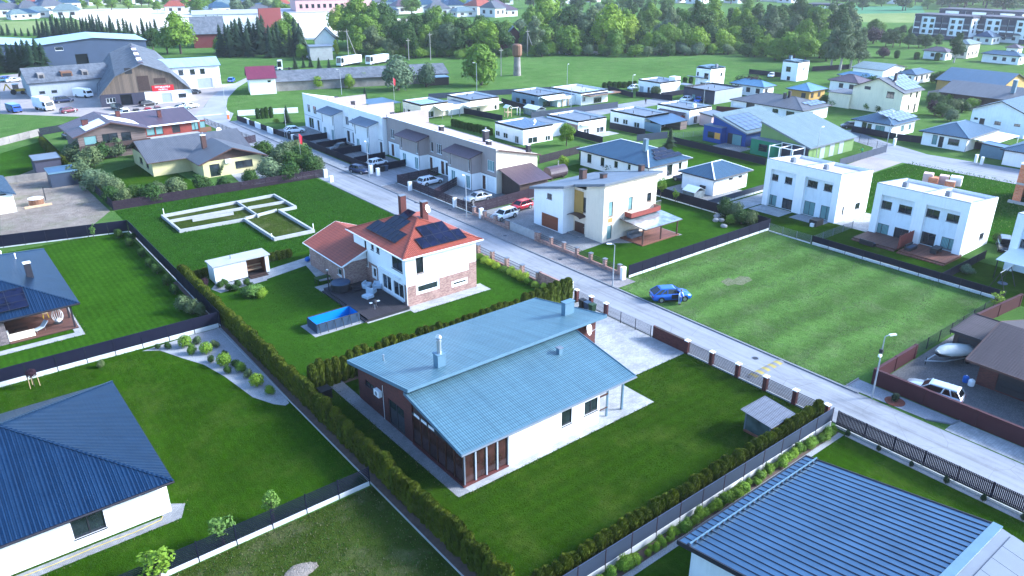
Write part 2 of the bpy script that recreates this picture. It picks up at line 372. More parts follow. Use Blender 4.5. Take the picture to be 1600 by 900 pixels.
def hip_roof(th,b,ze,slope,m,oh=.55,trim='trim_dark',cap=None,pipe=True):
    x0,y0,x1,y1=b[0]-oh,b[1]-oh,b[2]+oh,b[3]+oh
    r0,r1,rise=hip_geo(x0,y0,x1,y1,slope);A=(*r0,ze+rise);B=(*r1,ze+rise)
    sw,se,ne,nw=(x0,y0,ze),(x1,y0,ze),(x1,y1,ze),(x0,y1,ze);mb=MB()
    if x1-x0>=y1-y0:fs=[[sw,se,B,A],[se,ne,B],[ne,nw,A,B],[nw,sw,A]]
    else:fs=[[sw,se,A],[se,ne,B,A],[ne,nw,B],[nw,sw,A,B]]
    for f in fs:mb.face(f)
    ro=mb.build('roof',m,th)
    fb=MB();t=.2
    fb.box(x0,y0-.03,ze-t,x1,y0,ze-.01);fb.box(x0-.03,y0,ze-t,x0,y1,ze-.01);fb.box(x1,y0,ze-t,x1+.03,y1,ze-.01);fb.box(x0,y1,ze-t,x1,y1+.03,ze-.01)
    fb.face([(x0,y0,ze-t+.02),(x0,y1,ze-t+.02),(x1,y1,ze-t+.02),(x1,y0,ze-t+.02)]);fb.build('fascia',trim,ro)
    gb=MB()
    gb.tube([(x0-.05,y0-.09,ze-.06),(x1+.05,y0-.09,ze-.06)],.065,6);gb.tube([(x0-.09,y0-.05,ze-.06),(x0-.09,y1+.05,ze-.06)],.065,6);gb.build('gutter',trim,ro)
    if pipe:
        pb=MB();pb.tube([(x0-.02,y0-.09,ze-.08),(b[0]-.06,b[1]-.06,ze-.55),(b[0]-.06,b[1]-.06,.05)],.045,6);pb.build('downpipe',trim,th)
    cb=MB()
    for p,q in((sw,A if len(fs[0])>2 else A),(A,B)):cb.bar(p,q,.2,.07)
    for p,q in((nw,A if x1-x0>=y1-y0 else B),(se,B if x1-x0>=y1-y0 else A),(ne,B)):cb.bar(p,q,.2,.07)
    cb.build('ridge_cap',cap or m,ro)
    return{'S':('S',y0,ze,slope),'W':('W',x0,ze,slope),'roof':ro,'A':A,'B':B}
def flat_roof(th,b,h,m='roof_felt',cop='trim_white',drop=.35,bits=0):
    x0,y0,x1,y1=b;mb=MB();mb.face([(x0+.22,y0+.22,h-drop),(x1-.22,y0+.22,h-drop),(x1-.22,y1-.22,h-drop),(x0+.22,y1-.22,h-drop)])
    ro=mb.build('roof',m,th);cb=MB()
    i=.24;zz=h-drop-.01
    for a in((x0,y0,x1,y0+i),(x0,y1-i,x1,y1),(x0,y0+i,x0+i,y1-i),(x1-i,y0+i,x1,y1-i)):
        cb.box(a[0],a[1],zz,a[2],a[3],h+.004)
    cb.build('parapet',cop,ro)
    tb=MB();e=.03
    for a in((x0-e,y0-e,x1+e,y0+i+e),(x0-e,y1-i-e,x1+e,y1+e),(x0-e,y0+i+e,x0+i+e,y1-i-e),(x1-i-e,y0+i+e,x1+e,y1-i-e)):
        tb.box(a[0],a[1],h+.006,a[2],a[3],h+.05)
    tb.build('coping','trim_grey' if cop=='trim_white' else cop,ro)
    rnd=random.Random(int(x0*13+y0*7))
    for k in range(bits):
        vb=MB();vx=rnd.uniform(x0+1,x1-1);vy=rnd.uniform(y0+1,y1-1);vb.tube([(vx,vy,h-drop),(vx,vy,h-drop+.5)],.07,7);vb.lathe([(.12,.5),(.12,.58),(.02,.66)],7,(vx,vy,h-drop));vb.build('vent_pipe','trim_dark',ro)
    return ro
def chimney(th,x,y,z0,z1,sx=.5,sy=.5,m='trim_dark',cap='trim_dark',pot=False):
    mb=MB();mb.box(x-sx/2,y-sy/2,z0,x+sx/2,y+sy/2,z1);o=mb.build('chimney',m,th)
    cb=MB();cb.box(x-sx/2-.06,y-sy/2-.06,z1,x+sx/2+.06,y+sy/2+.06,z1+.07);cb.build('chimney_cap',cap,o)
    if pot:pb=MB();pb.lathe([(.1,.07),(.1,.4),(.16,.42),(.16,.5),(.03,.58)],9,(x,y,z1));pb.build('flue','steel',o)
    return o
def on_plane(pl,px,py):
    """where a pixel's ray meets a roof plane"""
    side,e,ze,t=pl;d=ray(px,py);c=d.y if side=='S' else d.x
    k=(ze-e*t-CAM_H)/(d.z-c*t);return d*k+Vector((0,0,CAM_H))
def solar(th,pl,px,py,cols,rows,pw=1.05,ph=1.72,m='solar_dark',gap=.03):
    """panels laid from the lower left corner seen at (px, py); cols run to the right in the picture"""
    side,e,ze,t=pl;o=on_plane(pl,px,py);k=1/math.sqrt(1+t*t)
    U=Vector((1,0,0))if side=='S' else Vector((0,-1,0));V=Vector((0,k,k*t))if side=='S' else Vector((k,0,k*t));Nn=U.cross(V).normalized()
    if Nn.z<0:Nn=-Nn
    for i in range(cols):
        for j in range(rows):
            a=o+U*(i*(pw+gap))+V*(j*(ph+gap))+Nn*.1;mb=MB();pts=[a,a+U*pw,a+U*pw+V*ph,a+V*ph]
            kk=len(mb.v);mb.v+=[tuple(p)for p in pts]+[tuple(p-Nn*.035)for p in pts]
            for f in((0,1,2,3),(7,6,5,4),(0,4,5,1),(1,5,6,2),(2,6,7,3),(3,7,4,0)):mb.f.append(f);mb.mi.append(0)
            # frame rim
            mb.bar(pts[0],pts[1],.035,.045,1,Nn);mb.bar(pts[3],pts[2],.035,.045,1,Nn);mb.bar(pts[0],pts[3],.035,.045,1,Nn);mb.bar(pts[1],pts[2],.035,.045,1,Nn)
            mb.build('solar_panel',[m,'solar_rim'],th)
def dish(th,x,y,z,r=.4,aim=(0,-1,.4),pole=None):
    a=Vector(aim).normalized();u=a.orthogonal().normalized();v=a.cross(u);mb=MB();n=14
    ring=lambda rr,d:[tuple(Vector((x,y,z))+(u*math.cos(2*math.pi*i/n)+v*math.sin(2*math.pi*i/n))*rr+a*d)for i in range(n)]
    k=0;rs=[(r*.05,-.09*r*2),(r*.5,-.06*r*2),(r,0)]
    for rr,d in rs:mb.v+=ring(rr,d)
    for i in range(2):
        for q in range(n):mb.f.append((i*n+q,i*n+(q+1)%n,(i+1)*n+(q+1)%n,(i+1)*n+q));mb.mi.append(0)
    o=mb.build('satellite_dish','trim_white',th,True);ab=MB();ab.tube([Vector((x,y,z))-Vector((0,0,r*.8)),Vector((x,y,z))+a*r*1.1],.02,5)
    if pole:ab.tube([Vector(pole),Vector((x,y,z))-a*.1],.03,6)
    ab.build('dish_arm','steel',o);return o
def boxpart(th,name,m,*b):
    mb=MB()
    for q in b:mb.box(*q)
    return mb.build(name,m,th)
def house(label,sw,se,nw,h,wm,roof,S=(),W=(),name='house',cat='house',oh=.55,group=None,cap=None,trim='trim_dark',box=None,bits=2):
    b=box or boxof(sw,se,nw);th=thing(name,label,cat,(b[0],b[1],0),group=group)
    walls(th,b,h,wm,px_open('S',b[1],S,b[0],b[2],h),px_open('W',b[0],W,b[1],b[3],h));r=None
    if roof[0]=='hip':r=hip_roof(th,b,h+.02,roof[1],roof[2],oh,trim,cap)
    elif roof[0]=='flat':r=flat_roof(th,b,h,roof[1],roof[2]if len(roof)>2 else 'trim_white',bits=bits)
    elif roof[0]=='gable':r=gable_roof(th,b,h+.02,roof[1],roof[2],roof[3],wm,oh,trim)
    elif roof[0]=='mono':r=mono_roof(th,b,h,roof[1],roof[2],roof[3],wm,oh,trim)
    return th,b,r
def gable_roof(th,b,ze,axis,slope,m,wm,oh=.5,trim='trim_dark',gm=None):
    x0,y0,x1,y1=b
    mb=MB();gb=MB();gc=MB();th_=.12
    if axis=='x':
        yc=(y0+y1)/2;zr=ze+(yc-y0)*slope;lo=ze-oh*slope
        mb.slab([(x0-oh,y0-oh,lo+th_),(x1+oh,y0-oh,lo+th_),(x1+oh,yc,zr+th_),(x0-oh,yc,zr+th_)],th_);mb.slab([(x1+oh,y1+oh,lo+th_),(x0-oh,y1+oh,lo+th_),(x0-oh,yc,zr+th_),(x1+oh,yc,zr+th_)],th_)
        gb.face([(x0,y1,ze),(x0,y0,ze),(x0,yc,zr)]);gc.face([(x1,y0,ze),(x1,y1,ze),(x1,yc,zr)]);P={'S':('S',y0,ze+th_,slope)}
    else:
        xc=(x0+x1)/2;zr=ze+(xc-x0)*slope;lo=ze-oh*slope
        mb.slab([(x0-oh,y1+oh,lo+th_),(x0-oh,y0-oh,lo+th_),(xc,y0-oh,zr+th_),(xc,y1+oh,zr+th_)],th_);mb.slab([(x1+oh,y0-oh,lo+th_),(x1+oh,y1+oh,lo+th_),(xc,y1+oh,zr+th_),(xc,y0-oh,zr+th_)],th_)
        gb.face([(x0,y0,ze),(x1,y0,ze),(xc,y0,zr)]);gc.face([(x1,y1,ze),(x0,y1,ze),(xc,y1,zr)]);P={'W':('W',x0,ze+th_,slope)}
    P['roof']=mb.build('roof',m,th);gb.build('gable',gm or wm,th);gc.build('gable',gm or wm,th)
    fb=MB()
    if axis=='x':
        fb.tube([(x0-oh,y0-oh-.07,lo+.05),(x1+oh,y0-oh-.07,lo+.05)],.06,6)
        for X in(x0-oh-.02,x1+oh+.02):fb.bar((X,y0-oh,lo+.03),(X,yc,zr+.03),.035,.2);fb.bar((X,yc,zr+.03),(X,y1+oh,lo+.03),.035,.2)
    else:
        fb.tube([(x0-oh-.07,y0-oh,lo+.05),(x0-oh-.07,y1+oh,lo+.05)],.06,6)
        for Y in(y0-oh-.02,y1+oh+.02):fb.bar((x0-oh,Y,lo+.03),(xc,Y,zr+.03),.035,.2);fb.bar((xc,Y,zr+.03),(x1+oh,Y,lo+.03),.035,.2)
    fb.build('fascia',trim,P['roof']);P['zr']=zr;return P
def mono_roof(th,b,h,axis,slope,m,wm,oh=.4,trim='trim_dark',t=.18):
    """single pitch; slope > 0 rises along +axis"""
    x0,y0,x1,y1=b;mb=MB();gb=MB()
    f=(lambda x,y:h+(x-x0)*slope)if axis=='x' else(lambda x,y:h+(y-y0)*slope)
    if slope<0:f=(lambda x,y:h+(x-x1)*slope)if axis=='x' else(lambda x,y:h+(y-y1)*slope)
    P4=[(x0-oh,y0-oh),(x1+oh,y0-oh),(x1+oh,y1+oh),(x0-oh,y1+oh)]
    mb.slab([(x,y,f(x,y)+t)for x,y in P4],t)
    r=mb.build('roof',m,th)
    c=[(x0,y0),(x1,y0),(x1,y1),(x0,y1)]
    for i in range(4):
        a,q=c[i],c[(i+1)%4];za,zq=f(*a),f(*q)
        if max(za,zq)-h>.02:
            pts=[(*a,h),(*q,h),(*q,zq),(*a,za)]
            gb.face([p for k,p in enumerate(pts)if not(k==3 and za-h<.01)and not(k==2 and zq-h<.01)])
    if gb.f:gb.build('gable',wm,th)
    fb=MB()
    for i in range(4):
        a,q=P4[i],P4[(i+1)%4];fb.bar((*a,f(*a)+t/2+.02),(*q,f(*q)+t/2+.02),.04,t+.1)
    fb.build('fascia',trim,r)
    s=abs(slope)
    pl=('W',x0-oh,f(x0-oh,0)+t,slope)if axis=='x' else('S',y0-oh,f(0,y0-oh)+t,slope)
    return{'roof':r,'plane':pl,'f':f}
# ---------------------------------------------------------------- material library (base colours)
wallmat('render_white',(0.85,0.85,0.84),0.85,0.09)
wallmat('render_pale',(0.66,0.68,0.68))
wallmat('render_panel',(0.70,0.76,0.80))  # bluish: own colour of one house, painted recess shade on the white pairs
wallmat('render_cream',(0.72,0.63,0.50))
wallmat('render_cream2',(0.74,0.68,0.50))
wallmat('render_yellow',(0.55,0.49,0.25))
wallmat('render_taupe',(0.33,0.28,0.265))
wallmat('render_grey',(0.30,0.33,0.37))
wallmat('render_bluegrey',(0.17,0.25,0.31))
wallmat('render_dark',(0.045,0.045,0.07))
wallmat('render_blue',(0.018,0.06,0.24))
wallmat('render_green',(0.03,0.20,0.10))
wallmat('render_lime',(0.15,0.24,0.08))
wallmat('render_orange',(0.62,0.30,0.05))
wallmat('render_ochre',(0.40,0.25,0.07))
wallmat('render_brick_red',(0.16,0.035,0.035))
wallmat('render_pink',(0.60,0.42,0.40))
mat('concrete',(0.33,0.335,0.33),0.9,0.18,0.8,0.01,18,fine=0.2)
mat('concrete_white',(0.52,0.53,0.53),0.85,0.14,0.9,0.006,22,fine=0.12)
mat('concrete_old',(0.22,0.2,0.185),0.9,0.45,0.5,0.02,9,fine=0.3)
mat('stone_rough',(0.52,0.49,0.47),0.9,0.35,1.6,0.05,3)
mat('trim_dark',(0.018,0.017,0.024),0.5,0.1)
mat('trim_brown',(0.07,0.035,0.03),0.5,0.1)
mat('trim_white',(0.80,0.80,0.80),0.5,0.05)
mat('trim_grey',(0.13,0.15,0.18),0.45,0.08)
mat('trim_steelblue',(0.095,0.17,0.23),0.35,0.1)
mat('frame_dark',(0.022,0.022,0.028),0.45,0.1)
mat('frame_white',(0.78,0.78,0.78),0.5,0.04)
mat('frame_brown',(0.075,0.03,0.018),0.5,0.15)
mat('frame_grey',(0.33,0.37,0.42),0.5,0.08)
mat('garage_brown',(0.20,0.055,0.022),0.5,0.12,1.0)
mat('white_metal',(0.76,0.77,0.77),0.4,0.05)
mat('steel',(0.5,0.51,0.53),0.35,0.1,2,metal=0.9)
mat('steel_dull',(0.36,0.39,0.42),0.5,0.15,2,metal=0.4)
glassmat('pane',(0.018,0.026,0.032))
glassmat('pane_brown',(0.05,0.022,0.02),spec=0.5,coat=0.1)
curtainmat('pane_curtain',(0.16,0.32,0.32))
glassmat('glass_clear',(0.06,0.085,0.09),coat=1.0)
glassmat('polycarbonate',(0.16,0.19,0.20),0.22,0.8)
glassmat('solar_dark',(0.005,0.007,0.024),0.2,0.22,0.0)
glassmat('solar_shiny',(0.02,0.03,0.06),0.1,1.0,1.0)
mat('solar_rim',(0.02,0.02,0.025),0.4,0.05)
mat('solar_rim_silver',(0.5,0.52,0.55),0.4,0.05,metal=0.6)
# roofs
roofmat('roof_steelblue',(0.10,0.195,0.24),0.075,0.2,0.36,0.6,0.035,metal=0.35,joint=0.45)
roofmat('roof_navy',(0.024,0.06,0.118),0.12,0.23,0.33,0.6,0.03,metal=0.85,joint=0.2)
roofmat('roof_bluegrey',(0.03,0.08,0.135),0.12,0.3,0.4,0.6,0.03,metal=0.4,joint=0.5)
roofmat('roof_skyblue',(0.08,0.19,0.30),0.14,0.3,0.38,0.6,0.02,joint=0.2)
roofmat('roof_red',(0.27,0.06,0.035),0.14,0.2,0.6,0.3,0.05,joint=0.5)
roofmat('roof_plum',(0.075,0.045,0.06),0.11,0.25,0.45,0.4,0.03,joint=0.3)
roofmat('roof_darkgrey',(0.085,0.09,0.105),0.12,0.28,0.55,0.4,0.03,joint=0.4)
roofmat('roof_brown',(0.035,0.026,0.034),0.1,0.22,0.7,0.3,0.03,joint=0.3)
roofmat('roof_seam_grey',(0.12,0.165,0.165),0,0.28,0.4,0.5,0.05)
roofmat('roof_wine',(0.13,0.018,0.045),0,0.25,0.5,0.4,0.03)
roofmat('roof_asbestos',(0.13,0.145,0.17),0,0.09,0.85,0.2,0.05,var=0.3)
roofmat('roof_paleblue',(0.30,0.42,0.52),0,0.35,0.45,0.5,0.02)
mat('roof_felt',(0.12,0.15,0.19),0.7,0.15,0.6,0.006,15)
mat('roof_felt_pale',(0.34,0.34,0.38),0.7,0.12,0.5)
mat('roof_felt_mauve',(0.33,0.27,0.29),0.7,0.12,0.5)
mat('roof_metal_blue',(0.088,0.155,0.23),0.36,0.2,0.5,spec=0.6,fine=0.06,bscale=30,metal=0.8)
mat('seam_dark',(0.012,0.014,0.03),0.5,0.1)
mat('roof_metal_slate',(0.10,0.125,0.16),0.4,0.15,0.5)
# masonry
brickmat('brick_dark',(0.075,0.014,0.013),(0.13,0.028,0.022),(0.035,0.022,0.02))
brickmat('brick_post',(0.085,0.012,0.012),(0.12,0.025,0.02),(0.035,0.02,0.018))
brickmat('brick_mixed',(0.20,0.085,0.07),(0.42,0.27,0.22),(0.34,0.29,0.26),0.25,0.08)
brickmat('stone_clad',(0.10,0.085,0.095),(0.22,0.18,0.18),(0.06,0.05,0.05),0.4,0.12)
brickmat('block_orange',(0.52,0.15,0.06),(0.62,0.22,0.10),(0.4,0.33,0.3),0.5,0.24)
brickmat('paver_grey',(0.194,0.194,0.202),(0.274,0.274,0.274),(0.115,0.115,0.115),0.2,0.1,True)
brickmat('paver_light',(0.28,0.285,0.285),(0.36,0.36,0.36),(0.2,0.2,0.2),0.4,0.2,True,ms=0.006)
brickmat('paver_dark',(0.084,0.084,0.091),(0.140,0.140,0.140),(0.042,0.042,0.042),0.2,0.1,True)
brickmat('paver_warm',(0.187,0.173,0.173),(0.259,0.238,0.238),(0.122,0.115,0.115),0.2,0.1,True)
plankmat('deck_black',(0.022,0.018,0.024),0.14,0)
plankmat('deck_brown',(0.11,0.045,0.032),0.14,1)
plankmat('deck_red',(0.16,0.055,0.032),0.14,1)
mat('wood_dark',(0.045,0.026,0.022),0.7,0.3,3)
mat('wood_brown',(0.16,0.075,0.04),0.7,0.25,2)
mat('wood_red',(0.20,0.035,0.025),0.7,0.2,2)
plankmat('wood_barn',(0.13,0.095,0.07),0.32,0)
plankmat('wood_siding',(0.13,0.095,0.085),0.22,2)
mat('wood_pale',(0.48,0.33,0.2),0.7,0.2,2)
mat('fence_black',(0.008,0.009,0.022),0.55,0.15,0.8,spec=0.15)
mat('fence_navy',(0.03,0.042,0.07),0.5,0.12,0.8)
mat('fence_plum',(0.028,0.018,0.028),0.6,0.2,0.8,spec=0.15)
mat('fence_maroon',(0.05,0.014,0.018),0.6,0.1,0.8,spec=0.2)
mat('fence_grey',(0.035,0.036,0.05),0.6,0.15,0.8)
# ground
roadmat('asphalt',(0.215,0.225,0.245))
mat('asphalt_old',(0.26,0.265,0.28),0.9,0.18,0.25,0.004,30,fine=0.1)
mat('kerbstone',(0.15,0.16,0.175),0.85,0.15,1.5)
mat('gravel_dirt',(0.27,0.24,0.23),0.95,0.25,0.25,0.02,6,fine=0.25)
mat('gravel_white',(0.27,0.275,0.28),0.95,0.2,1.2,0.03,14,fine=0.5)
mat('gravel_grey',(0.24,0.245,0.26),0.95,0.2,1.2,0.02,14,fine=0.45)
grassmat('sand_bare',(0.12,0.095,0.075),(0.22,0.185,0.155),(0.30,0.26,0.225),0.14,None,0.12,(0.09,0.14,0.04),0.6,mids=0.7)
mat('field_bare',(0.62,0.56,0.46),0.95,0.15,0.02,0.02,2,fine=0.12)
grassmat('lawn',(0.0144,0.0396,0.0030),(0.0240,0.0660,0.0050),(0.0360,0.0990,0.0075),0.15)
grassmat('lawn_rows',(0.0114,0.0276,0.0012),(0.0190,0.0460,0.0020),(0.0285,0.0690,0.0030),0.12,(1,1.15,0.034),0.06,(0.085,0.11,0.02),0.6)
grassmat('lawn_cols',(0.0150,0.0420,0.0024),(0.0250,0.0700,0.0040),(0.0375,0.1050,0.0060),0.12,(0,0.62,0.035))
grassmat('lawn_deep',(0.0120,0.0312,0.0012),(0.0200,0.0520,0.0020),(0.0300,0.0780,0.0030),0.12,(0,0.7,0.02),0.06,(0.08,0.105,0.02),0.55)
grassmat('lawn_weedy',(0.0192,0.0300,0.0048),(0.0320,0.0500,0.0080),(0.0480,0.0750,0.0120),0.2,None,0.1,(0.22,0.19,0.12),0.55)
grassmat('grass_wild',(0.0144,0.0456,0.0036),(0.0240,0.0760,0.0060),(0.0360,0.1140,0.0090),0.1,None,0.25,mids=0.6)
grassmat('grass_hay',(0.0408,0.0792,0.0180),(0.0680,0.1320,0.0300),(0.1020,0.1980,0.0450),0.09,(1,4.6,0.075),0.15,(0.24,0.24,0.15),0.35,mids=0.9)
grassmat('meadow',(0.042,0.095,0.022),(0.072,0.15,0.034),(0.11,0.205,0.052),0.03,None,0.25,(0.22,0.22,0.12),0.35,mids=0.25)
grassmat('field_far',(0.104,0.160,0.048),(0.160,0.216,0.072),(0.256,0.288,0.128),0.008,None,0.1,mids=0.06)
grassmat('crop_teal',(0.05,0.15,0.08),(0.07,0.19,0.10),(0.10,0.22,0.12),0.01,None,0.1,mids=0.06)
# leaves
leafmat('leaf_mid',(0.108,0.195,0.02));leafmat('leaf_dark',(0.038,0.085,0.015));leafmat('leaf_light',(0.16,0.26,0.022))
leafmat('leaf_olive',(0.10,0.14,0.058));leafmat('leaf_silver',(0.115,0.165,0.085));leafmat('leaf_lime',(0.24,0.33,0.03));leafmat('leaf_purple',(0.03,0.012,0.022),0.3,0.1)
leafmat('leaf_thuja',(0.078,0.105,0.008),0.4,0.1);leafmat('leaf_spruce',(0.014,0.034,0.014),0.35,0.05);leafmat('leaf_fresh',(0.11,0.2,0.04))
leafmat('blade',(0.055,0.145,0.02),0.4,0.5);leafmat('blade_pale',(0.13,0.2,0.06),0.4,0.5);leafmat('blade_dry',(0.24,0.21,0.12),0.3,0.4);leafmat('blade_hay',(0.19,0.25,0.115),0.3,0.5)
mat('bark',(0.075,0.055,0.045),0.9,0.3,4,0.02,12);mat('bark_pale',(0.32,0.30,0.27),0.9,0.3,4)
# vehicles and bits
for nm,cl,mt in(('car_blue',(0.012,0.11,0.52),.3),('car_white',(0.78,0.80,0.82),0),('car_silver',(0.50,0.53,0.56),.5),('car_black',(0.012,0.012,0.016),.1),('car_navy',(0.012,0.022,0.075),.3),('car_red',(0.48,0.012,0.03),.2),('car_wine',(0.13,0.012,0.03),.2),('car_grey',(0.12,0.13,0.15),.4),('car_teal',(0.04,0.13,0.17),.3),('truck_blue',(0.02,0.07,0.33),.1)):
    paintmat(nm,cl,0.35,mt)
mat('tyre',(0.015,0.015,0.016),0.85,0.1);mat('rim',(0.45,0.46,0.48),0.35,0.1,metal=0.8);glassmat('car_glass',(0.006,0.008,0.010),0.08,0.45,0.2)
mat('light_red',(0.35,0.008,0.01),0.25,0.1);mat('light_white',(0.7,0.72,0.75),0.15,0.05);mat('plate',(0.7,0.7,0.68),0.5,0.05)
mat('plastic_black',(0.016,0.016,0.018),0.5,0.1);mat('plastic_blue',(0.012,0.11,0.42),0.45,0.1);mat('plastic_green',(0.018,0.05,0.02),0.5,0.1)
mat('pool_blue',(0.012,0.17,0.48),0.4,0.12,1);mat('pool_liner',(0.03,0.055,0.10),0.5,0.15,2);mat('cushion',(0.42,0.50,0.58),0.8,0.2,3);mat('cushion_white',(0.7,0.72,0.74),0.85,0.1)
mat('tarp',(0.5,0.52,0.49),0.7,0.12,2,0.04,2.5);mat('canvas_white',(0.78,0.78,0.76),0.8,0.05);mat('hose_yellow',(0.62,0.45,0.03),0.5,0.1)
mat('skin',(0.42,0.24,0.17),0.6,0.05);mat('hair_dark',(0.02,0.014,0.01),0.7,0.1);mat('shirt_white',(0.72,0.74,0.76),0.8,0.05);mat('cloth_navy',(0.02,0.025,0.05),0.85,0.1);mat('cloth_pale',(0.4,0.46,0.55),0.85,0.1);mat('cloth_green',(0.06,0.4,0.14),0.8,0.1)
mat('sign_red',(0.52,0.012,0.02),0.6,0.05);mat('flag_red',(0.55,0.02,0.04),0.8,0.1);mat('bump_yellow',(0.30,0.24,0.06),0.7,0.15);mat('bump_black',(0.16,0.165,0.18),0.8,0.1);mat('machine_yellow',(0.5,0.3,0.03),0.5,0.15);mat('barrier_orange',(0.7,0.13,0.02),0.5,0.1)
mat('rock',(0.27,0.27,0.27),0.9,0.3,2,0.04,5);mat('soil',(0.09,0.06,0.045),0.95,0.3,2);mat('mulch_red',(0.17,0.05,0.03),0.95,0.3,4);mat('rubble',(0.42,0.38,0.36),0.9,0.3,2)
mat('plaster_far',(0.62,0.62,0.60),0.85,0.06,0.1);mat('factory_pink',(0.55,0.33,0.31),0.85,0.06,0.1);mat('shed_navy',(0.04,0.06,0.11),0.6,0.12,0.2);mat('panel_white',(0.70,0.74,0.76),0.5,0.08,0.2)
grassmat('dry_patch',(0.08,0.12,0.04),(0.13,0.15,0.075),(0.2,0.19,0.14),0.5,None,0.1,mids=1.6)
leafmat('blade_wild',(0.04,0.115,0.012),0.3,0.5)
leafmat('blade_lawn',(0.042,0.098,0.006),0.4,0.5);leafmat('blade_lawn_pale',(0.085,0.135,0.02),0.3,0.5)
# ---------------------------------------------------------------- fences: one thing per straight run, a part for every post and panel
def gp(p):return Vector((p[0],p[1],0))if len(p)==3 else G(*p)     # (x, y, 'w') is metres, (x, y) a pixel on the ground
def fence(label,a,b,style='solid',h=1.6,kerb=0.0,m='fence_black',pm=None,pitch=2.5,name='fence',group=None,postw=.07,cap=None,gap=.06,km='concrete_white',base=0.0):
    a=gp(a);b=gp(b);d=b-a;L=d.length;n=max(1,round(L/pitch));s=L/n
    th=thing(name,label,'fence' if 'wall' not in name else 'wall',a,math.atan2(d.y,d.x),group)
    z0=kerb+gap if kerb else gap
    if kerb:
        kb=MB();kb.box(postw/2+.005,-.04,-.05,s-postw/2-.005,.04,kerb);km_=kb.mesh('kerb_board',km)
        for i in range(n):link('kerb_board',km_,th,(i*s,0,0))
    pb=MB();pb.box(-postw/2,-postw/2,-.05,postw/2,postw/2,h+.03);pmesh=pb.mesh('post',pm or m);cmesh=None
    if cap:cb=MB();cb.box(-postw/2-.05,-postw/2-.05,h+.03,postw/2+.05,postw/2+.05,h+.11);cmesh=cb.mesh('post_cap',cap)
    for i in range(n+1):
        p=link('post',pmesh,th,(i*s,0,0))
        if cmesh:link('post_cap',cmesh,p)
    mb=MB();e=postw/2+.008;kind=None
    if base:
        bb=MB();bb.box(e,-.12,-.05,s-e,.12,base);bm_=bb.mesh('base_wall',(pm or m)if base>.2 else 'concrete');z0=base+.04
        for i in range(n):link('base_wall',bm_,th,(i*s,0,0))
    if style=='solid':
        mb.box(e,-.02,z0,s-e,.02,h);mb.box(e,-.032,h-.05,s-e,.032,h+.012);nm='panel'
    elif style=='hslat':
        k=max(3,int((h-z0)/.125));dz=(h-z0)/k;nm='slat_panel';kind='stuff'
        for j in range(k):mb.box(e,-.014,z0+j*dz,s-e,.014,z0+j*dz+dz*.52)
    elif style=='board':
        k=max(3,int((h-z0)/.2));dz=(h-z0)/k;nm='board_panel';kind='stuff'
        for j in range(k):mb.box(e,-.02+.012*(j%2),z0+j*dz,s-e,.012+.012*(j%2),z0+j*dz+dz*.86)
    elif style=='mesh':
        nm='mesh_panel';kind='stuff'
        for j in range(9):zz=z0+(h-z0)*j/8;mb.box(e,-.006,zz,s-e,.006,zz+.012)
        for j in range(1,22):xx=e+(s-2*e)*j/22;mb.box(xx,-.005,z0,xx+.01,.005,h)
    elif style=='rail':
        nm='rail_panel'
        for zz in(z0+.1,(z0+h)/2,h-.12):mb.box(e,-.02,zz,s-e,.02,zz+.045)
        for j in range(1,14):xx=e+(s-2*e)*j/14;mb.box(xx-.01,-.012,z0+.145,xx+.01,.012,h-.12)
    elif style=='concrete':
        nm='concrete_panel';mb.box(e,-.03,0,s-e,.03,h)
        for zz in(h*.33,h*.66):mb.box(e,-.045,zz-.03,s-e,.045,zz+.03)
    elif style=='wallpanel':
        nm='wall_panel';mb.box(e,-.1,0,s-e,.1,h-.06);mb.box(e,-.14,h-.06,s-e,.14,h)
    pm_=mb.mesh(nm,m)
    for i in range(n):
        o=link(nm,pm_,th,(i*s,0,0))
        if kind:o['kind']=kind
    return th
def vslat_fence(label,a,b,h,m,pitch=.118,kerb=.2):
    a=gp(a);b=gp(b);d=b-a;L=d.length;n=int(L/pitch);th=thing('fence',label,'fence',a,math.atan2(d.y,d.x))
    kb=MB();kb.box(0,-.05,-.05,L,.05,kerb);kb.build('kerb_board','concrete',th,local=True)
    rb=MB()
    for zz in(kerb+.25,h-.25):rb.box(0,.03,zz,L,.07,zz+.05)
    rb.build('rail',m,th,local=True)
    sb=MB();sb.box(-.05,-.012,kerb+.05,.042,.012,h);sm=sb.mesh('slat',m)
    for i in range(n):link('slat',sm,th,((i+.5)*L/n,0,0))
    pb=MB();pb.box(-.04,.075,-.05,.04,.155,h-.05);pm_=pb.mesh('post',m)
    for i in range(int(L/2.4)+1):link('post',pm_,th,(i*2.4,0,0))
    return th

# ---------------------------------------------------------------- plants
def leafy(mb,rnd,c,r,n,size,squash=1.0,flat=0.35,low=-0.65,mi=0):
    for _ in range(n):
        while True:
            d=Vector((rnd.gauss(0,1),rnd.gauss(0,1),rnd.gauss(0,1))).normalized()
            if d.z>low or rnd.random()<.15:break
        k=r*(0.72+0.36*rnd.random()**.7);p=Vector(c)+Vector((d.x*k,d.y*k,d.z*k*squash))
        nn=(d*(1-flat)+Vector((rnd.uniform(-1,1),rnd.uniform(-1,1),rnd.uniform(-.3,1)))*flat*1.6).normalized()
        t=nn.orthogonal().normalized();b=nn.cross(t);a=rnd.uniform(0,6.283);t,b=t*math.cos(a)+b*math.sin(a),b*math.cos(a)-t*math.sin(a)
        s=size*rnd.uniform(.6,1.25);mb.face([p-t*s*.5,p+b*s*.34+nn*s*.06,p+t*s*.55,p-b*s*.34+nn*s*.06],mi)
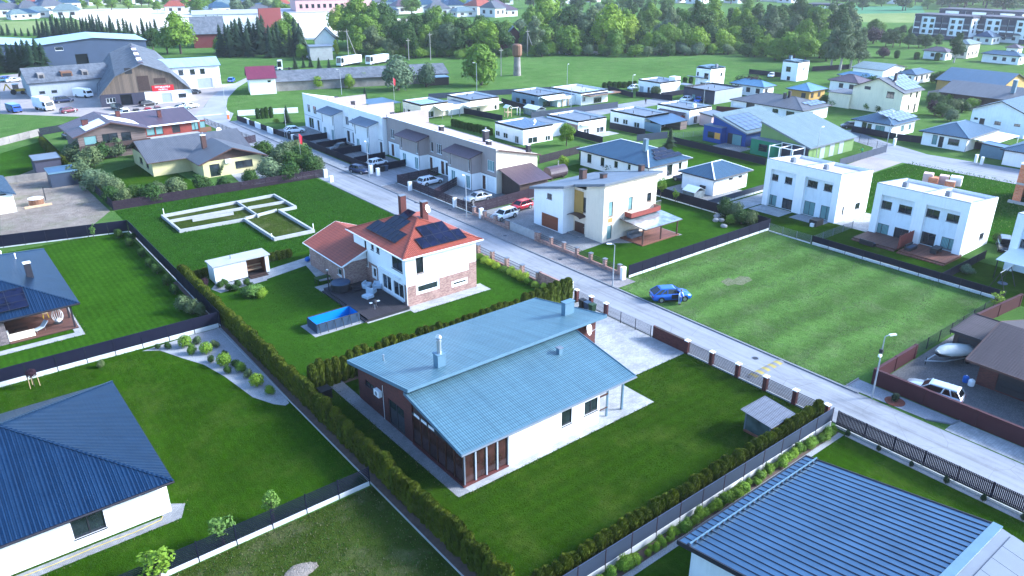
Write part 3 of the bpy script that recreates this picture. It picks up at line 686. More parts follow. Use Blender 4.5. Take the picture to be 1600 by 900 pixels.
def core(mb,rnd,c,r,squash=1.0,n=7,mi=0):
    """lumpy dark heart of a crown so that light does not pass straight through"""
    k=len(mb.v);rows=5
    for i in range(rows+1):
        th_=math.pi*i/rows
        for q in range(n):
            ph=2*math.pi*(q+.5*(i%2))/n;rr=r*rnd.uniform(.75,1.05)
            mb.v.append((c[0]+rr*math.sin(th_)*math.cos(ph),c[1]+rr*math.sin(th_)*math.sin(ph),c[2]+rr*math.cos(th_)*squash))
    for i in range(rows):
        for q in range(n):
            q2=(q+1)%n;mb.f.append((k+i*n+q,k+(i+1)*n+q,k+(i+1)*n+q2,k+i*n+q2));mb.mi.append(mi)
CR={}
def crown(kind,seed,leaves,size):
    """crown of a tree one metre tall"""
    rnd=random.Random(seed);mb=MB()
    if kind=='round':lobes=[((0,0,.62),.27)]+[((.24*math.cos(a)*rnd.uniform(.7,1.1),.24*math.sin(a)*rnd.uniform(.7,1.1),rnd.uniform(.26,.66)),rnd.uniform(.13,.2))for a in[i*6.283/9+rnd.random()for i in range(9)]]+[((rnd.uniform(-.1,.1),rnd.uniform(-.1,.1),.84),.13),((rnd.uniform(-.16,.16),rnd.uniform(-.16,.16),.78),.14)]
    elif kind=='tall':lobes=[((rnd.uniform(-.05,.05),rnd.uniform(-.05,.05),z),r)for z,r in((.35,.15),(.5,.18),(.66,.16),(.8,.12),(.9,.08))]+[((.17*math.cos(a),.17*math.sin(a),rnd.uniform(.3,.7)),rnd.uniform(.08,.13))for a in[i*1.05+rnd.random()for i in range(6)]]
    elif kind=='bush':lobes=[((.22*math.cos(a)*rnd.uniform(.3,1.1),.22*math.sin(a)*rnd.uniform(.3,1.1),rnd.uniform(.3,.68)),rnd.uniform(.2,.32))for a in[i*6.283/7+rnd.random()for i in range(7)]]+[((0,0,.42),.36)]
    elif kind=='ball':lobes=[((0,0,.5),.5)]
    elif kind=='sapling':lobes=[((rnd.uniform(-.12,.12),rnd.uniform(-.12,.12),z),r)for z,r in((.35,.12),(.48,.15),(.62,.14),(.75,.11),(.88,.08))]+[((.16*math.cos(a),.16*math.sin(a),rnd.uniform(.35,.65)),.09)for a in[i*1.3+rnd.random()for i in range(5)]]
    tot=sum(r*r for c,r in lobes)
    for c,r in lobes:
        if kind not in('sapling',):core(mb,rnd,c,r*.74)
        leafy(mb,rnd,c,r,int(leaves*r*r/tot),size,1.0)
    return mb
def spruce(seed,tiers=13,wid=.2):
    rnd=random.Random(seed);mb=MB()
    for i in range(tiers):
        z=.05+.93*i/tiers;r=wid*(1-i/tiers)**.8*rnd.uniform(.8,1.2)+.015;n=13
        for q in range(n):
            a=6.283*(q+rnd.random()*.7)/n;rr=r*rnd.uniform(.55,1.3);c_,s_=math.cos(a),math.sin(a);wd=r*.3
            p0=(0,0,z+.075);p1=(c_*rr*.6-s_*wd,s_*rr*.6+c_*wd,z+.005);p2=(c_*rr,s_*rr,z-.03-rnd.random()*.02);p3=(c_*rr*.6+s_*wd,s_*rr*.6-c_*wd,z+.005)
            mb.face([p0,p1,p2,p3])
    mb.tube([(0,0,.9),(0,0,1.0)],[.012,.002],4);return mb
def trunkmb(h=.5,r=.022,seed=0,limbs=5):
    rnd=random.Random(seed);mb=MB();mb.tube([(0,0,-.02),(rnd.uniform(-.01,.01),0,h*.5),(rnd.uniform(-.02,.02),rnd.uniform(-.02,.02),h)],[r*1.3,r,r*.6],7)
    for i in range(limbs):
        a=rnd.uniform(0,6.283);z=h*rnd.uniform(.45,.95);mb.tube([(0,0,z),(.1*math.cos(a),.1*math.sin(a),z+.1),(.2*math.cos(a),.2*math.sin(a),z+.2)],[r*.5,r*.35,r*.12],5)
    return mb
PROTO={}
def proto(key,fn,mats,smooth=False):
    if key not in PROTO:PROTO[key]=fn().mesh(key,mats,smooth)
    return PROTO[key]
def recolour(me,m,tagname):
    k=me.name+tagname
    if k not in PROTO:c=me.copy();c.materials[0]=M[m];PROTO[k]=c
    return PROTO[k]
_rt=random.Random(99)
CROWNN={'round':(6,2600,.055),'tall':(4,2200,.05),'bush':(3,1500,.085),'sapling':(2,420,.07),'ball':(1,700,.12)}
def tree(label,p,h,kind='round',m='leaf_mid',wd=1.0,name='tree',cat='tree',group=None,bark='bark',var=None,z=0):
    """p: pixel or metres of the foot; h: height in metres; wd: width factor"""
    p=gp(p);nv,nl,sz=CROWNN[kind];v=_rt.randrange(nv)if var is None else var
    cm=recolour(proto(f'{kind}_crown_{v}',lambda:crown(kind,11*v+5,nl,sz),'leaf_mid'),m,m)
    th=thing(name,label,cat,(p.x,p.y,z),_rt.uniform(0,6.28),group);th.scale=(h*wd,h*wd,h)
    link('crown',cm,th)
    if kind!='ball' and kind!='bush':link('trunk',recolour(proto(f'trunk_{v}',lambda:trunkmb(.55 if kind!='sapling' else .8,.022 if kind!='sapling' else .012,v),'bark'),bark,bark),th)
    elif kind=='bush':link('stem',recolour(proto('bush_stem',lambda:trunkmb(.45,.035,3,6),'bark'),bark,bark),th)
    return th
def sprucetree(label,p,h,wd=1.0,group=None,m='leaf_spruce',name='spruce_tree'):
    p=gp(p);v=_rt.randrange(3);cm=recolour(proto(f'spruce_crown_{v}',lambda:spruce(v+1),'leaf_spruce'),m,m)
    th=thing(name,label,'tree',p,_rt.uniform(0,6.28),group);th.scale=(h*wd,h*wd,h);link('crown',cm,th)
    link('trunk',proto('spruce_trunk',lambda:MB().tube([(0,0,-.01),(0,0,.5),(0,0,.92)],[.016,.011,.003],6),'bark'),th);return th
def thuja_mb(seed):
    rnd=random.Random(seed);mb=MB();prof=[(.40,0),(.46,.25),(.49,.55),(.47,.76),(.38,.9),(.2,.98),(.02,1.0)];n=9;k=0
    for i,(r,z)in enumerate(prof):
        for q in range(n):
            a=6.283*(q+.5*(i%2))/n;rr=r*rnd.uniform(.78,.98);mb.v.append((rr*math.cos(a),rr*math.sin(a),z*.97))
    for i in range(len(prof)-1):
        for q in range(n):mb.f.append((i*n+q,i*n+(q+1)%n,(i+1)*n+(q+1)%n,(i+1)*n+q));mb.mi.append(0)
    for _ in range(620):
        t=rnd.random()**.8;j=min(int(t*6),5);f=t*6-j;r=prof[j][0]*(1-f)+prof[j+1][0]*f;z=prof[j][1]*(1-f)+prof[j+1][1]*f
        a=rnd.uniform(0,6.283);c_,s_=math.cos(a),math.sin(a);rr=r*rnd.uniform(.88,1.13);s=rnd.uniform(.05,.1);tw=rnd.uniform(-.9,.9)
        ux,uy=-s_*math.cos(tw)+c_*math.sin(tw),c_*math.cos(tw)+s_*math.sin(tw);o=rnd.uniform(.02,.12)
        mb.face([(rr*c_-ux*s,rr*s_-uy*s,z-.04),(rr*c_+ux*s,rr*s_+uy*s,z-.04),(rr*c_+ux*s*.5+c_*o,rr*s_+uy*s*.5+s_*o,z+.11),(rr*c_-ux*s*.5+c_*o,rr*s_-uy*s*.5+s_*o,z+.11)])
    return mb
def hedge(label,group,a,b,h,sp=.72,wd=.95,m='leaf_thuja',hv=.08,jit=.06):
    """a row of thuja shrubs, each a thing of its own"""
    a=gp(a);b=gp(b);d=b-a;n=max(2,int(d.length/sp))
    for i in range(n):
        v=_rt.randrange(4);me=recolour(proto(f'thuja_{v}',lambda:thuja_mb(v+20),'leaf_thuja'),m,m)
        p=a+d*((i+.5)/n);o=link('thuja_shrub',me,None,(p.x+_rt.uniform(-jit,jit),p.y+_rt.uniform(-jit,jit),-.02),_rt.uniform(0,6.28))
        k=h*_rt.uniform(1-hv,1+hv);w_=wd*_rt.uniform(.92,1.12);o.scale=(w_,w_,k);tag(o,label,'shrub',group)
def tufts(name,label,cat,poly,n,size,mats,seed=1,hmul=1.0,mound=None,shape=None):
    """grass nobody could count: one object"""
    rnd=random.Random(seed);xs=[p[0]for p in poly];ys=[p[1]for p in poly];mb=MB();k=0;tries=0
    def inside(x,y):
        r=False
        for i in range(len(poly)):
            x1,y1=poly[i];x2,y2=poly[i-1]
            if(y1>y)!=(y2>y)and x<(x2-x1)*(y-y1)/(y2-y1)+x1:r=not r
        return r
    while k<n and tries<n*6:
        tries+=1;x=rnd.uniform(min(xs),max(xs));y=rnd.uniform(min(ys),max(ys))
        if not inside(x,y)or(shape and not shape(x,y,rnd)):continue
        z=mound(x,y)if mound else 0;k+=1;mi=rnd.choices(range(len(mats)),[m_[1]for m_ in mats])[0]
        for _ in range(3):
            a=rnd.uniform(0,6.283);s=size*rnd.uniform(.5,1.3);c_,s_=math.cos(a)*s*.16,math.sin(a)*s*.16;lx,ly=rnd.uniform(-.35,.35)*s,rnd.uniform(-.35,.35)*s
            mb.face([(x-c_,y-s_,z),(x+c_,y+s_,z),(x+c_*.6+lx,y+s_*.6+ly,z+s*hmul),(x-c_*.6+lx,y-s_*.6+ly,z+s*hmul*.9)],mi)
    o=mb.build(name,[m_[0]for m_ in mats]);o['kind']='stuff';tag(o,label,cat);return o

# ---------------------------------------------------------------- cars
KINDS={  # length, width, height, belt, hood, (greenhouse x rear-low, rear-top, front-top, front-low), rear deck height
    'suv':(4.6,1.86,1.60,1.0,.96,(-2.2,-1.35,.30,1.12),.98),'hatch':(4.1,1.76,1.48,.93,.90,(-1.95,-1.45,.35,1.05),.93),
    'estate':(4.75,1.82,1.50,.94,.90,(-2.25,-1.85,.35,1.05),.94),'sedan':(4.7,1.82,1.45,.93,.90,(-1.75,-1.0,.35,1.05),.96),'mpv':(4.8,1.9,1.75,1.0,.98,(-2.3,-2.05,.55,1.5),1.0)}
def car(label,p,heading,kind='hatch',m='car_white',group=None,z=0.0,wheels=True,name='car'):
    L,Wd,Ht,belt,hood,(rl,rt,ft,fl),deck=KINDS[kind];p=gp(p);hw=Wd/2
    th=thing(name,label,'car',(p.x,p.y,z),heading,group)
    mb=MB();st=[]
    for x,w_,zb,zt in((-L/2,.80,.42,deck*.78),(-L/2+.06,.90,.30,deck*.93),(-L/2+.3,.975,.22,deck),(-L*.28,1.0,.20,belt),(0,1.0,.20,belt),(fl,1.0,.20,belt*.99),(fl+.25,.99,.20,hood),(L/2-.55,.97,.22,hood*.93),(L/2-.15,.90,.27,hood*.80),(L/2,.74,.36,hood*.62)):
        w_*=hw;st.append([(x,s*ww,zz)for s,ww,zz in((-1,w_*.9,zb),(-1,w_,zb+.16),(-1,w_,zt-.14),(-1,w_*.9,zt),(1,w_*.9,zt),(1,w_,zt-.14),(1,w_,zb+.16),(1,w_*.9,zb))])
    for r in st:mb.v+=r
    for i in range(len(st)-1):
        for q in range(8):r=(q+1)%8;mb.f.append((i*8+q,i*8+r,(i+1)*8+r,(i+1)*8+q));mb.mi.append(0)
    mb.f.append(tuple(range(7,-1,-1)));mb.mi.append(0);e=(len(st)-1)*8;mb.f.append(tuple(e+q for q in range(8)));mb.mi.append(0)
    bd=mb.build('body',m,th,local=True)
    for pl in bd.data.polygons:pl.use_smooth=True
    # greenhouse
    gb=MB();wb,wt=hw*.88,hw*.70;zt=Ht-.06
    lo=[(rl,-wb,belt-.03),(fl,-wb,belt-.05),(fl,wb,belt-.05),(rl,wb,belt-.03)];hi=[(rt,-wt,zt),(ft,-wt,zt),(ft,wt,zt),(rt,wt,zt)]
    gb.v=lo+hi;gb.f=[(0,1,5,4),(1,2,6,5),(2,3,7,6),(3,0,4,7),(4,5,6,7)];gb.mi=[0]*5;gb.build('windows','car_glass',th,local=True)
    rb=MB();rb.v=[(rt-.12,-wt-.015,zt-.03),(ft+.08,-wt-.015,zt-.03),(ft+.08,wt+.015,zt-.03),(rt-.12,wt+.015,zt-.03),(rt+.05,-wt*.8,Ht),(ft-.15,-wt*.8,Ht),(ft-.15,wt*.8,Ht),(rt+.05,wt*.8,Ht)]
    rb.f=[(0,1,5,4),(1,2,6,5),(2,3,7,6),(3,0,4,7),(4,5,6,7),(3,2,1,0)];rb.mi=[0]*6;rb.build('roof',m,th,local=True)
    pb=MB()
    for s in(-1,1):
        for a,b in(((rl,s*wb,belt-.03),(rt,s*wt,zt)),((fl,s*wb,belt-.05),(ft,s*wt,zt)),(((rl+fl)/2-.1,s*wb,belt),((rt+ft)/2-.1,s*wt,zt)),((rl+.75,s*wb,belt),(rt+.6,s*wt,zt))):
            pb.bar(a,b,.07,.09)
    pb.build('pillars',m,th,local=True)
    for s in(-1,1):
        hb=MB();hb.box(L/2-.34,s*hw*.62-.14,hood*.60,L/2-.10,s*hw*.62+.14,hood*.76);hb.build('headlight','light_white',th,local=True)
        tb=MB();tb.box(-L/2-.01,s*hw*.66-.15,deck*.64,-L/2+.16,s*hw*.66+.15,deck*.80);tb.build('tail_light','light_red',th,local=True)
        ms=MB();ms.box(fl-.32,s*(hw+.09)-.08,belt-.02,fl-.18,s*(hw+.09)+.08,belt+.12);ms.build('mirror',m,th,local=True)
    for s in(-1,1):
        MB().box(-L*.21,s*(hw+.004)-.012,.2,L*.22,s*(hw+.004)+.012,.34).build('sill_trim','plastic_black',th,local=True)
        for x in(-L*.295,L*.305):MB().tube([(x,s*(hw-.06),.345),(x,s*(hw+.006),.345)],.385,14).build('wheel_arch','plastic_black',th,local=True)
        MB().box(-.13,s*(hw+.002)-.004,.36,-.11,s*(hw+.002)+.004,belt-.16).build('door_gap','plastic_black',th,local=True)
    if not wheels:return th
    for x in(-L*.295,L*.305):
        for s in(-1,1):
            wb_=MB();wb_.tube([(x,s*(hw-.2),.325),(x,s*(hw+.012),.325)],.325,14);wo=wb_.build('wheel','tyre',th,local=True)
            ib=MB();ib.tube([(x,s*(hw+.013),.325),(x,s*(hw+.024),.325)],.21,10);ib.build('rim','rim',wo,local=True)
    for s in(1,-1):
        q=MB();q.box(-.005,-.26,0,.005,.26,.11);o=q.build('number_plate','plate',th,local=True);o.location=((L/2+.012)if s>0 else(-L/2-.02),0,.48)
    return th
def truck(label,p,heading,cab,box,L=7.0,Wd=2.4,Hb=3.2,group=None,cabh=2.6,van=False,name='truck',cat='truck'):
    p=gp(p);th=thing(name,label,cat,p,heading,group);cl=1.9 if not van else 1.6
    mb=MB();x0=L/2-cl;f=.55 if van else .25
    prof=[(x0,.45),(L/2,.5),(L/2,1.25),(L/2-f,cabh-.15),(L/2-f-.3,cabh),(x0,cabh)];k=len(prof)
    mb.v=[(x,-Wd/2*.96,z)for x,z in prof]+[(x,Wd/2*.96,z)for x,z in prof];mb.f=[tuple(range(k)),tuple(range(2*k-1,k-1,-1))]+[(i,k+i,k+(i+1)%k,(i+1)%k)for i in range(k)];mb.mi=[0]*(k+2);mb.build('cab',cab,th,local=True)
    wb=MB();ux,uz=(L/2-f)-(L/2),(cabh-.15)-1.25
    wb.face([(L/2+.012,-Wd*.42,1.32),(L/2+.012,Wd*.42,1.32),(L/2+ux+.03,Wd*.40,cabh-.25),(L/2+ux+.03,-Wd*.40,cabh-.25)])
    for s in(-1,1):wb.face([(L/2-.1,s*Wd*.483,1.35),(x0+.35,s*Wd*.483,1.35),(x0+.35,s*Wd*.483,cabh-.3),(L/2-f,s*Wd*.483,cabh-.3)])
    wb.build('windscreen','car_glass',th,local=True)
    if box:bb=MB();bb.box(-L/2,-Wd/2,.75 if not van else .4,x0-(.08 if not van else-.02),Wd/2,Hb);bb.build('cargo_box',box,th,local=True)
    fb=MB();fb.box(-L/2,-Wd*.35,.5,x0,Wd*.35,.72);fb.build('chassis','plastic_black',th,local=True)
    for x in([-L*.3,L*.34]if L<9 else[-L*.36,-L*.26,L*.1,L*.38]):
        for s in(-1,1):q=MB();q.tube([(x,s*(Wd/2-.32),.46),(x,s*(Wd/2),.46)],.46,12);q.build('wheel','tyre',th,local=True)
    return th
def lamp(label,p,h=6.2,arm=(-.9,0),group='street lamps',base_z=0):
    p=gp(p);th=thing('street_lamp',label,'street lamp',p,0,group);mb=MB();mb.tube([(0,0,0),(0,0,h*.5),(0,0,h-.1),(arm[0]*.3,arm[1]*.3,h),(arm[0],arm[1],h+.05)],[.085,.07,.045,.04,.035],8);mb.build('pole','steel_dull',th,local=True)
    hb=MB();a=Vector((arm[0],arm[1],0));d=a.normalized();hb.bar(a+Vector((0,0,h+.05)),a+d*.6+Vector((0,0,h+.08)),.26,.1);hb.build('lamp_head','trim_white',th,local=True);return th
def meterbox(label,p,w_=.55,d=.35,h=1.35,m='trim_white',name='utility_box',group='utility boxes along the street'):
    p=gp(p);th=thing(name,label,'utility box',p,0,group);mb=MB();mb.box(-w_/2,-d/2,.0,w_/2,d/2,h);mb.build('cabinet',m,th,local=True)
    cb=MB();cb.box(-w_/2-.03,-d/2-.03,h+.002,w_/2+.03,d/2+.03,h+.06);cb.build('lid',m,th,local=True);bb=MB();bb.box(-w_/2-.012,-.02,.3,-w_/2-.002,.0,h-.15);bb.box(-w_/2+.05,-d/2-.01,.25,w_/2-.05,-d/2-.002,h-.1);bb.build('cabinet_door','trim_white',th,local=True);return th
def wheelie(label,p,m='plastic_black',group=None,rot=0):
    p=gp(p);th=thing('wheelie_bin',label,'bin',p,rot,group);mb=MB()
    mb.v=[(x*k,y*k,z)for z,k in((.06,.24),(1.0,.31))for x,y in((-1,-1),(1,-1),(1,1),(-1,1))];mb.f=[(3,2,1,0),(0,1,5,4),(1,2,6,5),(2,3,7,6),(3,0,4,7),(4,5,6,7)];mb.mi=[0]*6;mb.build('bin_body',m,th,local=True)
    lb=MB();lb.box(-.34,-.36,1.005,.34,.33,1.08);lb.build('lid',m,th,local=True)
    for s in(-1,1):q=MB();q.tube([(s*.2,.28,.1),(s*.26,.28,.1)],.1,9);q.build('wheel','tyre',th,local=True)
    return th
# ---------------------------------------------------------------- ground, streets, plots
def wpoly(px):return[tuple(G(*p)[:2])for p in px]
def up(poly):
    a=sum(poly[i-1][0]*poly[i][1]-poly[i][0]*poly[i-1][1]for i in range(len(poly)));return poly if a>0 else poly[::-1]
def area(name,poly,z,m):return sheet(name,up(poly),z,m)
gm=MB();gm.face([(-400,-120,0),(2600,-120,0),(2600,2200,0),(-400,2200,0)]);struct('ground',gm,'meadow')
# far fields and the town's ground
area('field',wpoly([(78,14),(262,13),(402,30),(470,42),(330,46),(235,56),(168,44),(122,31)]),.05,'field_bare')
area('field',wpoly([(0,34),(120,32),(180,46),(120,52),(0,52)]),.04,'field_far')
area('field',wpoly([(-200,-8),(760,-8),(760,4),(520,12),(400,12),(262,12),(78,13),(0,33),(-200,33)]),.03,'field_far')
area('field',wpoly([(420,33),(470,22),(640,30),(700,52),(480,62),(400,40)]),.035,'field_bare')
area('field',wpoly([(1300,10),(1440,9),(1445,20),(1310,22)]),.05,'crop_teal')
area('field',wpoly([(1290,22),(1440,20),(1440,36),(1300,34)]),.045,'field_far')
# main street
area('street',[(55.45,-12),(61.3,-12),(61.3,186),(55.9,186),(55.45,120)],.020,'asphalt')
area('street',up([(55.9,185.9),(61.3,185.9)]+wpoly([(365,177),(356,174),(353.6,166),(356,153),(371.5,136.5),(392,124),(384,122),(365,131),(344,141),(327.6,154),(319.5,167),(306.5,177),(298,186)])),.016,'asphalt_old')
area('yard',wpoly([(0,178),(0,118),(60,112),(170,152),(310,134),(372,130),(344,141),(327,155),(318,168),(300,186),(110,182)]),.010,'gravel_dirt')
kb=MB();kb.box(61.22,27,-.02,61.46,186,.11);struct('kerb',kb,'kerbstone')
kb=MB();kb.box(55.25,-12,-.02,55.44,57.5,.07);kb.box(55.25,57.5,-.02,55.44,120,.09);struct('kerb',kb,'kerbstone')
area('pavement',rect(61.47,57.2,64.62,113.5),.06,'paver_warm')
area('pavement',rect(61.47,113.5,64.4,186),.06,'paver_light')
area('drive',rect(61.47,113.8,73.4,122),.065,'asphalt')
# speed hump across the street: alternating yellow and black blocks
hb=thing('speed_hump','yellow and black rubber speed hump across the street','speed hump',(55.9,34.8,.02))
for i in range(11):
    q=MB();x=i*.49;q.v=[(x,-.42,.001),(x+.48,-.42,.001),(x+.48,-.1,.06),(x,-.1,.06),(x,.1,.06),(x+.48,.1,.06),(x+.48,.42,.001),(x,.42,.001)];q.f=[(0,1,2,3),(3,2,5,4),(4,5,6,7),(0,3,4,7),(1,6,5,2)];q.mi=[0]*5
    q.build('hump_block','bump_yellow' if i%2 else 'bump_black',hb,local=True)
# second street behind the white pairs
area('street',[(150.6,10),(162.5,10),(160.5,45),(158.5,66),(163,77),(169,88),(163,92),(156,76),(148,72.5),(148.4,45)],.02,'asphalt')
area('track',[(112,66.5),(130,65.4),(148.2,66),(148.3,72.4),(132,71.4),(112,70.5)],.015,'gravel_dirt')
area('street',[(129,136),(143,137),(166,137.5),(172,145),(150,144.5),(129,143)],.018,'asphalt')
# plots
area('lawn',rect(20.9,26.2,55.2,57.9),.008,'lawn_rows')
area('lawn',rect(20.9,58.0,55.2,92.0),.008,'lawn')
area('wild_grass',[(21.6,92.05),(55.1,92.05),(55.1,126),(36,127),(22.2,127)],.006,'grass_wild')
area('lawn',rect(-12,77,21.0,116.4),.008,'lawn_cols')
area('lawn',rect(-12,43,20.6,76.2),.008,'lawn_deep')
area('soil_bed',rect(20.72,26.3,22.6,92),.011,'soil');area('soil_bed',rect(22.6,26.3,55,27.3),.011,'soil');area('soil_bed',rect(22.6,57.4,54.9,58.4),.011,'soil');kb=MB();kb.box(20.62,26.3,-.02,20.7,76.2,.09);struct('garden_edging',kb,'concrete');area('rough_grass',rect(-12,8,20.6,42.6),.006,'lawn_weedy')
area('lawn',rect(20.9,-6,54.3,25.4),.008,'lawn_deep')
area('hay_field',rect(61.5,27.2,93.2,58.4),.006,'grass_hay')
area('lawn',rect(64.8,58.9,94.2,90.0),.008,'lawn')
area('lawn',rect(93.5,12,104.4,68),.007,'lawn_deep')
area('wild_grass',rect(112.8,18,150.4,65.3),.004,'grass_wild')
area('driveway',rect(104,48,112.6,55.5),.01,'paver_light')
area('drive',rect(95.5,66.9,127,70.4),.011,'paver_light')
area('lawn',rect(94.4,70.6,132,104),.006,'lawn_cols')
area('driveway',rect(95.2,72,108,82.5),.012,'paver_grey')
area('yard',wpoly([(0,285),(60,262),(130,290),(172,330),(120,372),(0,385)]),.012,'sand_bare')
area('lawn',wpoly([(0,240),(60,222),(128,285),(40,286),(0,282)]),.010,'lawn')
area('drive',wpoly([(362,242),(420,226),(470,218),(508,268),(470,280),(380,290),(350,262)]),.014,'paver_light')
area('lawn',wpoly([(176,268),(240,250),(330,300),(500,272),(420,292),(200,318)]),.010,'lawn_deep')
area('meadow_strip',wpoly([(360,150),(470,128),(800,112),(1010,116),(980,134),(780,148),(620,150),(470,176),(362,178)]),.010,'meadow')
for r_ in((64.9,114,73.3,170),):area('forecourt',rect(*r_),.012,'paver_grey')
area('forecourt',rect(64.9,91.8,78.5,113.4),.012,'paver_grey')
area('drive',[(64.8,69.0),(71.2,69.4),(75.5,66.3),(82.5,65),(82.5,69.5),(84,91),(64.8,91.5)],.014,'paver_grey')
area('driveway',rect(63.9,-2,84,26.9),.010,'paver_dark')
area('entrance',rect(61.47,-12,63.8,19.5),.012,'paver_light')
area('gravel_bed',[(61.5,28.3),(63.7,28.3),(63.7,19.4),(62.7,19.6),(61.8,21.2)],.03,'gravel_grey')
kb=MB()
for a_,b_ in(((61.5,28.35),(63.8,28.35)),((61.75,21.2),(62.7,19.5)),((62.7,19.5),(63.8,19.3))):kb.bar((*a_,.05),(*b_,.05),.1,.14)
struct('kerb',kb,'kerbstone')
# lived-in paving of the brick house
area('paving',[(24.85,37.5),(25.9,37.5),(25.9,58),(24.6,58)],.025,'paver_grey')
area('paving',rect(25.9,37.45,45.8,41.7),.026,'paver_light')
area('driveway',[(39.6,41.7),(55.15,41.7),(55.15,57.3),(45.8,57.3),(45.8,45)],.027,'paver_light')
# red-roofed house: flagstones
area('paving',[(39.0,66.4),(49.6,66.4),(49.6,68.6),(39.0,68.6)],.022,'paver_light')
area('path',wpoly([(408,425),(480,402),(505,398),(540,432),(500,440),(478,415),(412,438)]),.024,'paver_light')
area('path',wpoly([(330,452),(345,458),(418,438),(410,428),(340,440)]),.020,'gravel_grey')
area('paving',[(33.7,67.2),(39.0,67.2),(39.0,80),(33.5,80)],.018,'paver_light')
# gravel garden in the corner of the near left plot
area('gravel_garden',wpoly([(345,512),(440,612),(452,630),(446,634),(428,632),(395,621),(350,588),(318,570),(285,560),(250,548),(222,549),(300,524)]),.03,'gravel_white')
area('gravel_bed',wpoly([(300,524),(345,512),(450,622),(440,632),(380,585),(330,545)]),.036,'gravel_grey')
area('paving',[(-12,47.75),(8.4,47.75),(9.1,49.2),(8.0,50.0),(8.0,66),(7.4,66),(7.4,48.7),(-12,48.7)],.022,'paver_grey')
area('paving',[(-12,83.3),(9.4,83.3),(9.4,107),(8.6,107),(8.6,84.4),(-12,84.4)],.022,'paver_light')
# bare patch in the hay field, sand heap on the weedy plot
area('bare_patch',wpoly([(1126,440),(1138,434),(1146,437),(1156,431),(1170,433),(1176,438),(1168,441),(1160,446),(1148,444),(1137,447)]),.012,'dry_patch')
for k,px in enumerate(((635,309),(650,317),(703,328),(789,369),(875,406),(541,262),(1180,560))):
    p=G(*px);t=thing('drain_cover','round iron drain cover in the street surface','drain cover',(p.x,p.y,.021 if p.x<61.3 else .062),0,'drain covers in the street');MB().lathe([(.36,0),(.36,.008)],16).build('frame','trim_grey',t,local=True);MB().lathe([(.28,.009),(.28,.014)],14).build('lid','trim_dark',t,local=True)
# ---------------------------------------------------------------- fences and hedges
W_='w'
fence('dark sheet metal fence on a white kerb above the gravel garden',(0.6,76.4,W_),(20.9,76.3,W_),h=1.75,kerb=.45,m='fence_black',pitch=2.6)
fence('dark sheet metal fence leading away between striped lawn and wild grass',(21.1,76.3,W_),(21.5,115.2,W_),h=1.75,kerb=.12,m='fence_black',pitch=2.6)
fence('dark sheet metal fence at the far end of the striped lawn',(21.4,115.2,W_),(-6,121.8,W_),h=1.75,kerb=.12,m='fence_black',pitch=2.6)
fence('dark slatted fence on a white kerb ending at the thuja hedge',(20.5,42.8,W_),(-12,42.6,W_),'hslat',h=1.65,kerb=.35,m='fence_black',pitch=2.5)
fence('blue grey panel fence on a white kerb in front of the hedge',(20.8,25.75,W_),(54.6,25.75,W_),h=1.75,kerb=.5,m='fence_navy',pm='fence_plum',pitch=2.5)
vslat_fence('dark fence of upright slats beside the street and dark green strip',(54.75,25.4,W_),(54.75,-6,W_),1.6,'fence_black')
# brick posts and grey slats along the street
P0=G(900,470);ys=[58.0,54.9,50.6]
fence('grey slatted fence with red brick posts and white caps along the lawn',(55.2,41.6,W_),(55.2,26.6,W_),'hslat',h=1.35,m='fence_grey',pm='brick_post',pitch=2.95,postw=.38,cap='trim_white',base=.12)
fence('low dark red brick wall with white coping between gate and slats',(55.2,45.9,W_),(55.2,41.95,W_),'wallpanel',h=1.35,m='brick_dark',pitch=4.0,postw=.2,name='boundary_wall',pm='brick_dark')
fence('sliding dark mesh gate beside the low brick wall',(55.0,52.6,W_),(55.0,46.2,W_),'mesh',h=1.3,m='fence_black',pitch=2.1,name='sliding_gate',postw=.06)
fence('short mesh fence with two red brick posts by the bins',(55.2,57.6,W_),(55.2,52.9,W_),'mesh',h=1.35,m='fence_black',pm='brick_post',pitch=2.4,postw=.38,cap='trim_white')
fence('rail fence with mottled brick posts along the yellow green shrubs',(55.3,64.5,W_),(55.3,92,W_),'rail',h=1.3,m='trim_dark',pm='brick_mixed',pitch=3.0,postw=.45,cap='trim_grey',base=.3)
fence('brick garden wall with sloped coping at the hedge corner',(55.3,58.6,W_),(55.3,64.1,W_),'wallpanel',h=1.5,m='brick_mixed',pm='brick_mixed',pitch=5.5,postw=.3,name='boundary_wall')
# cream house
fence('ornate rail fence on a brick base before the cream house',(64.65,60.0,W_),(64.65,75.4,W_),'rail',h=1.35,m='trim_dark',pm='brick_mixed',pitch=2.55,postw=.42,cap='trim_grey',base=.5)
fence('wide blue grey sliding gate with scroll motifs before the garage',(64.65,75.9,W_),(64.65,82.1,W_),'solid',h=1.3,m='steel_dull',pm='brick_mixed',pitch=6.2,postw=.42,name='sliding_gate',cap='trim_grey')
fence('brick base fence with piers beside the white estate car',(64.65,82.5,W_),(64.65,90.6,W_),'rail',h=1.3,m='trim_dark',pm='brick_mixed',pitch=2.7,postw=.45,cap='trim_grey',base=.55)
fence('black mesh screen fence on a white kerb along the hay field',(64.9,58.7,W_),(94.0,58.6,W_),'solid',h=1.65,kerb=.3,m='fence_black',pitch=2.5)
fence('black fence behind the lawn of the cream house',(94.3,58.8,W_),(94.3,88,W_),'solid',h=1.6,kerb=.12,m='fence_black',pitch=2.5)
fence('dark panel fence on a white kerb between hay field and decks',(93.35,51.4,W_),(93.3,27.2,W_),'solid',h=1.25,kerb=.35,m='fence_black',pitch=2.5)
fence('thin wire fence on a low kerb before the first white pair',(93.45,58.3,W_),(93.35,51.6,W_),'mesh',h=1.2,kerb=.15,m='trim_grey',pitch=2.5)
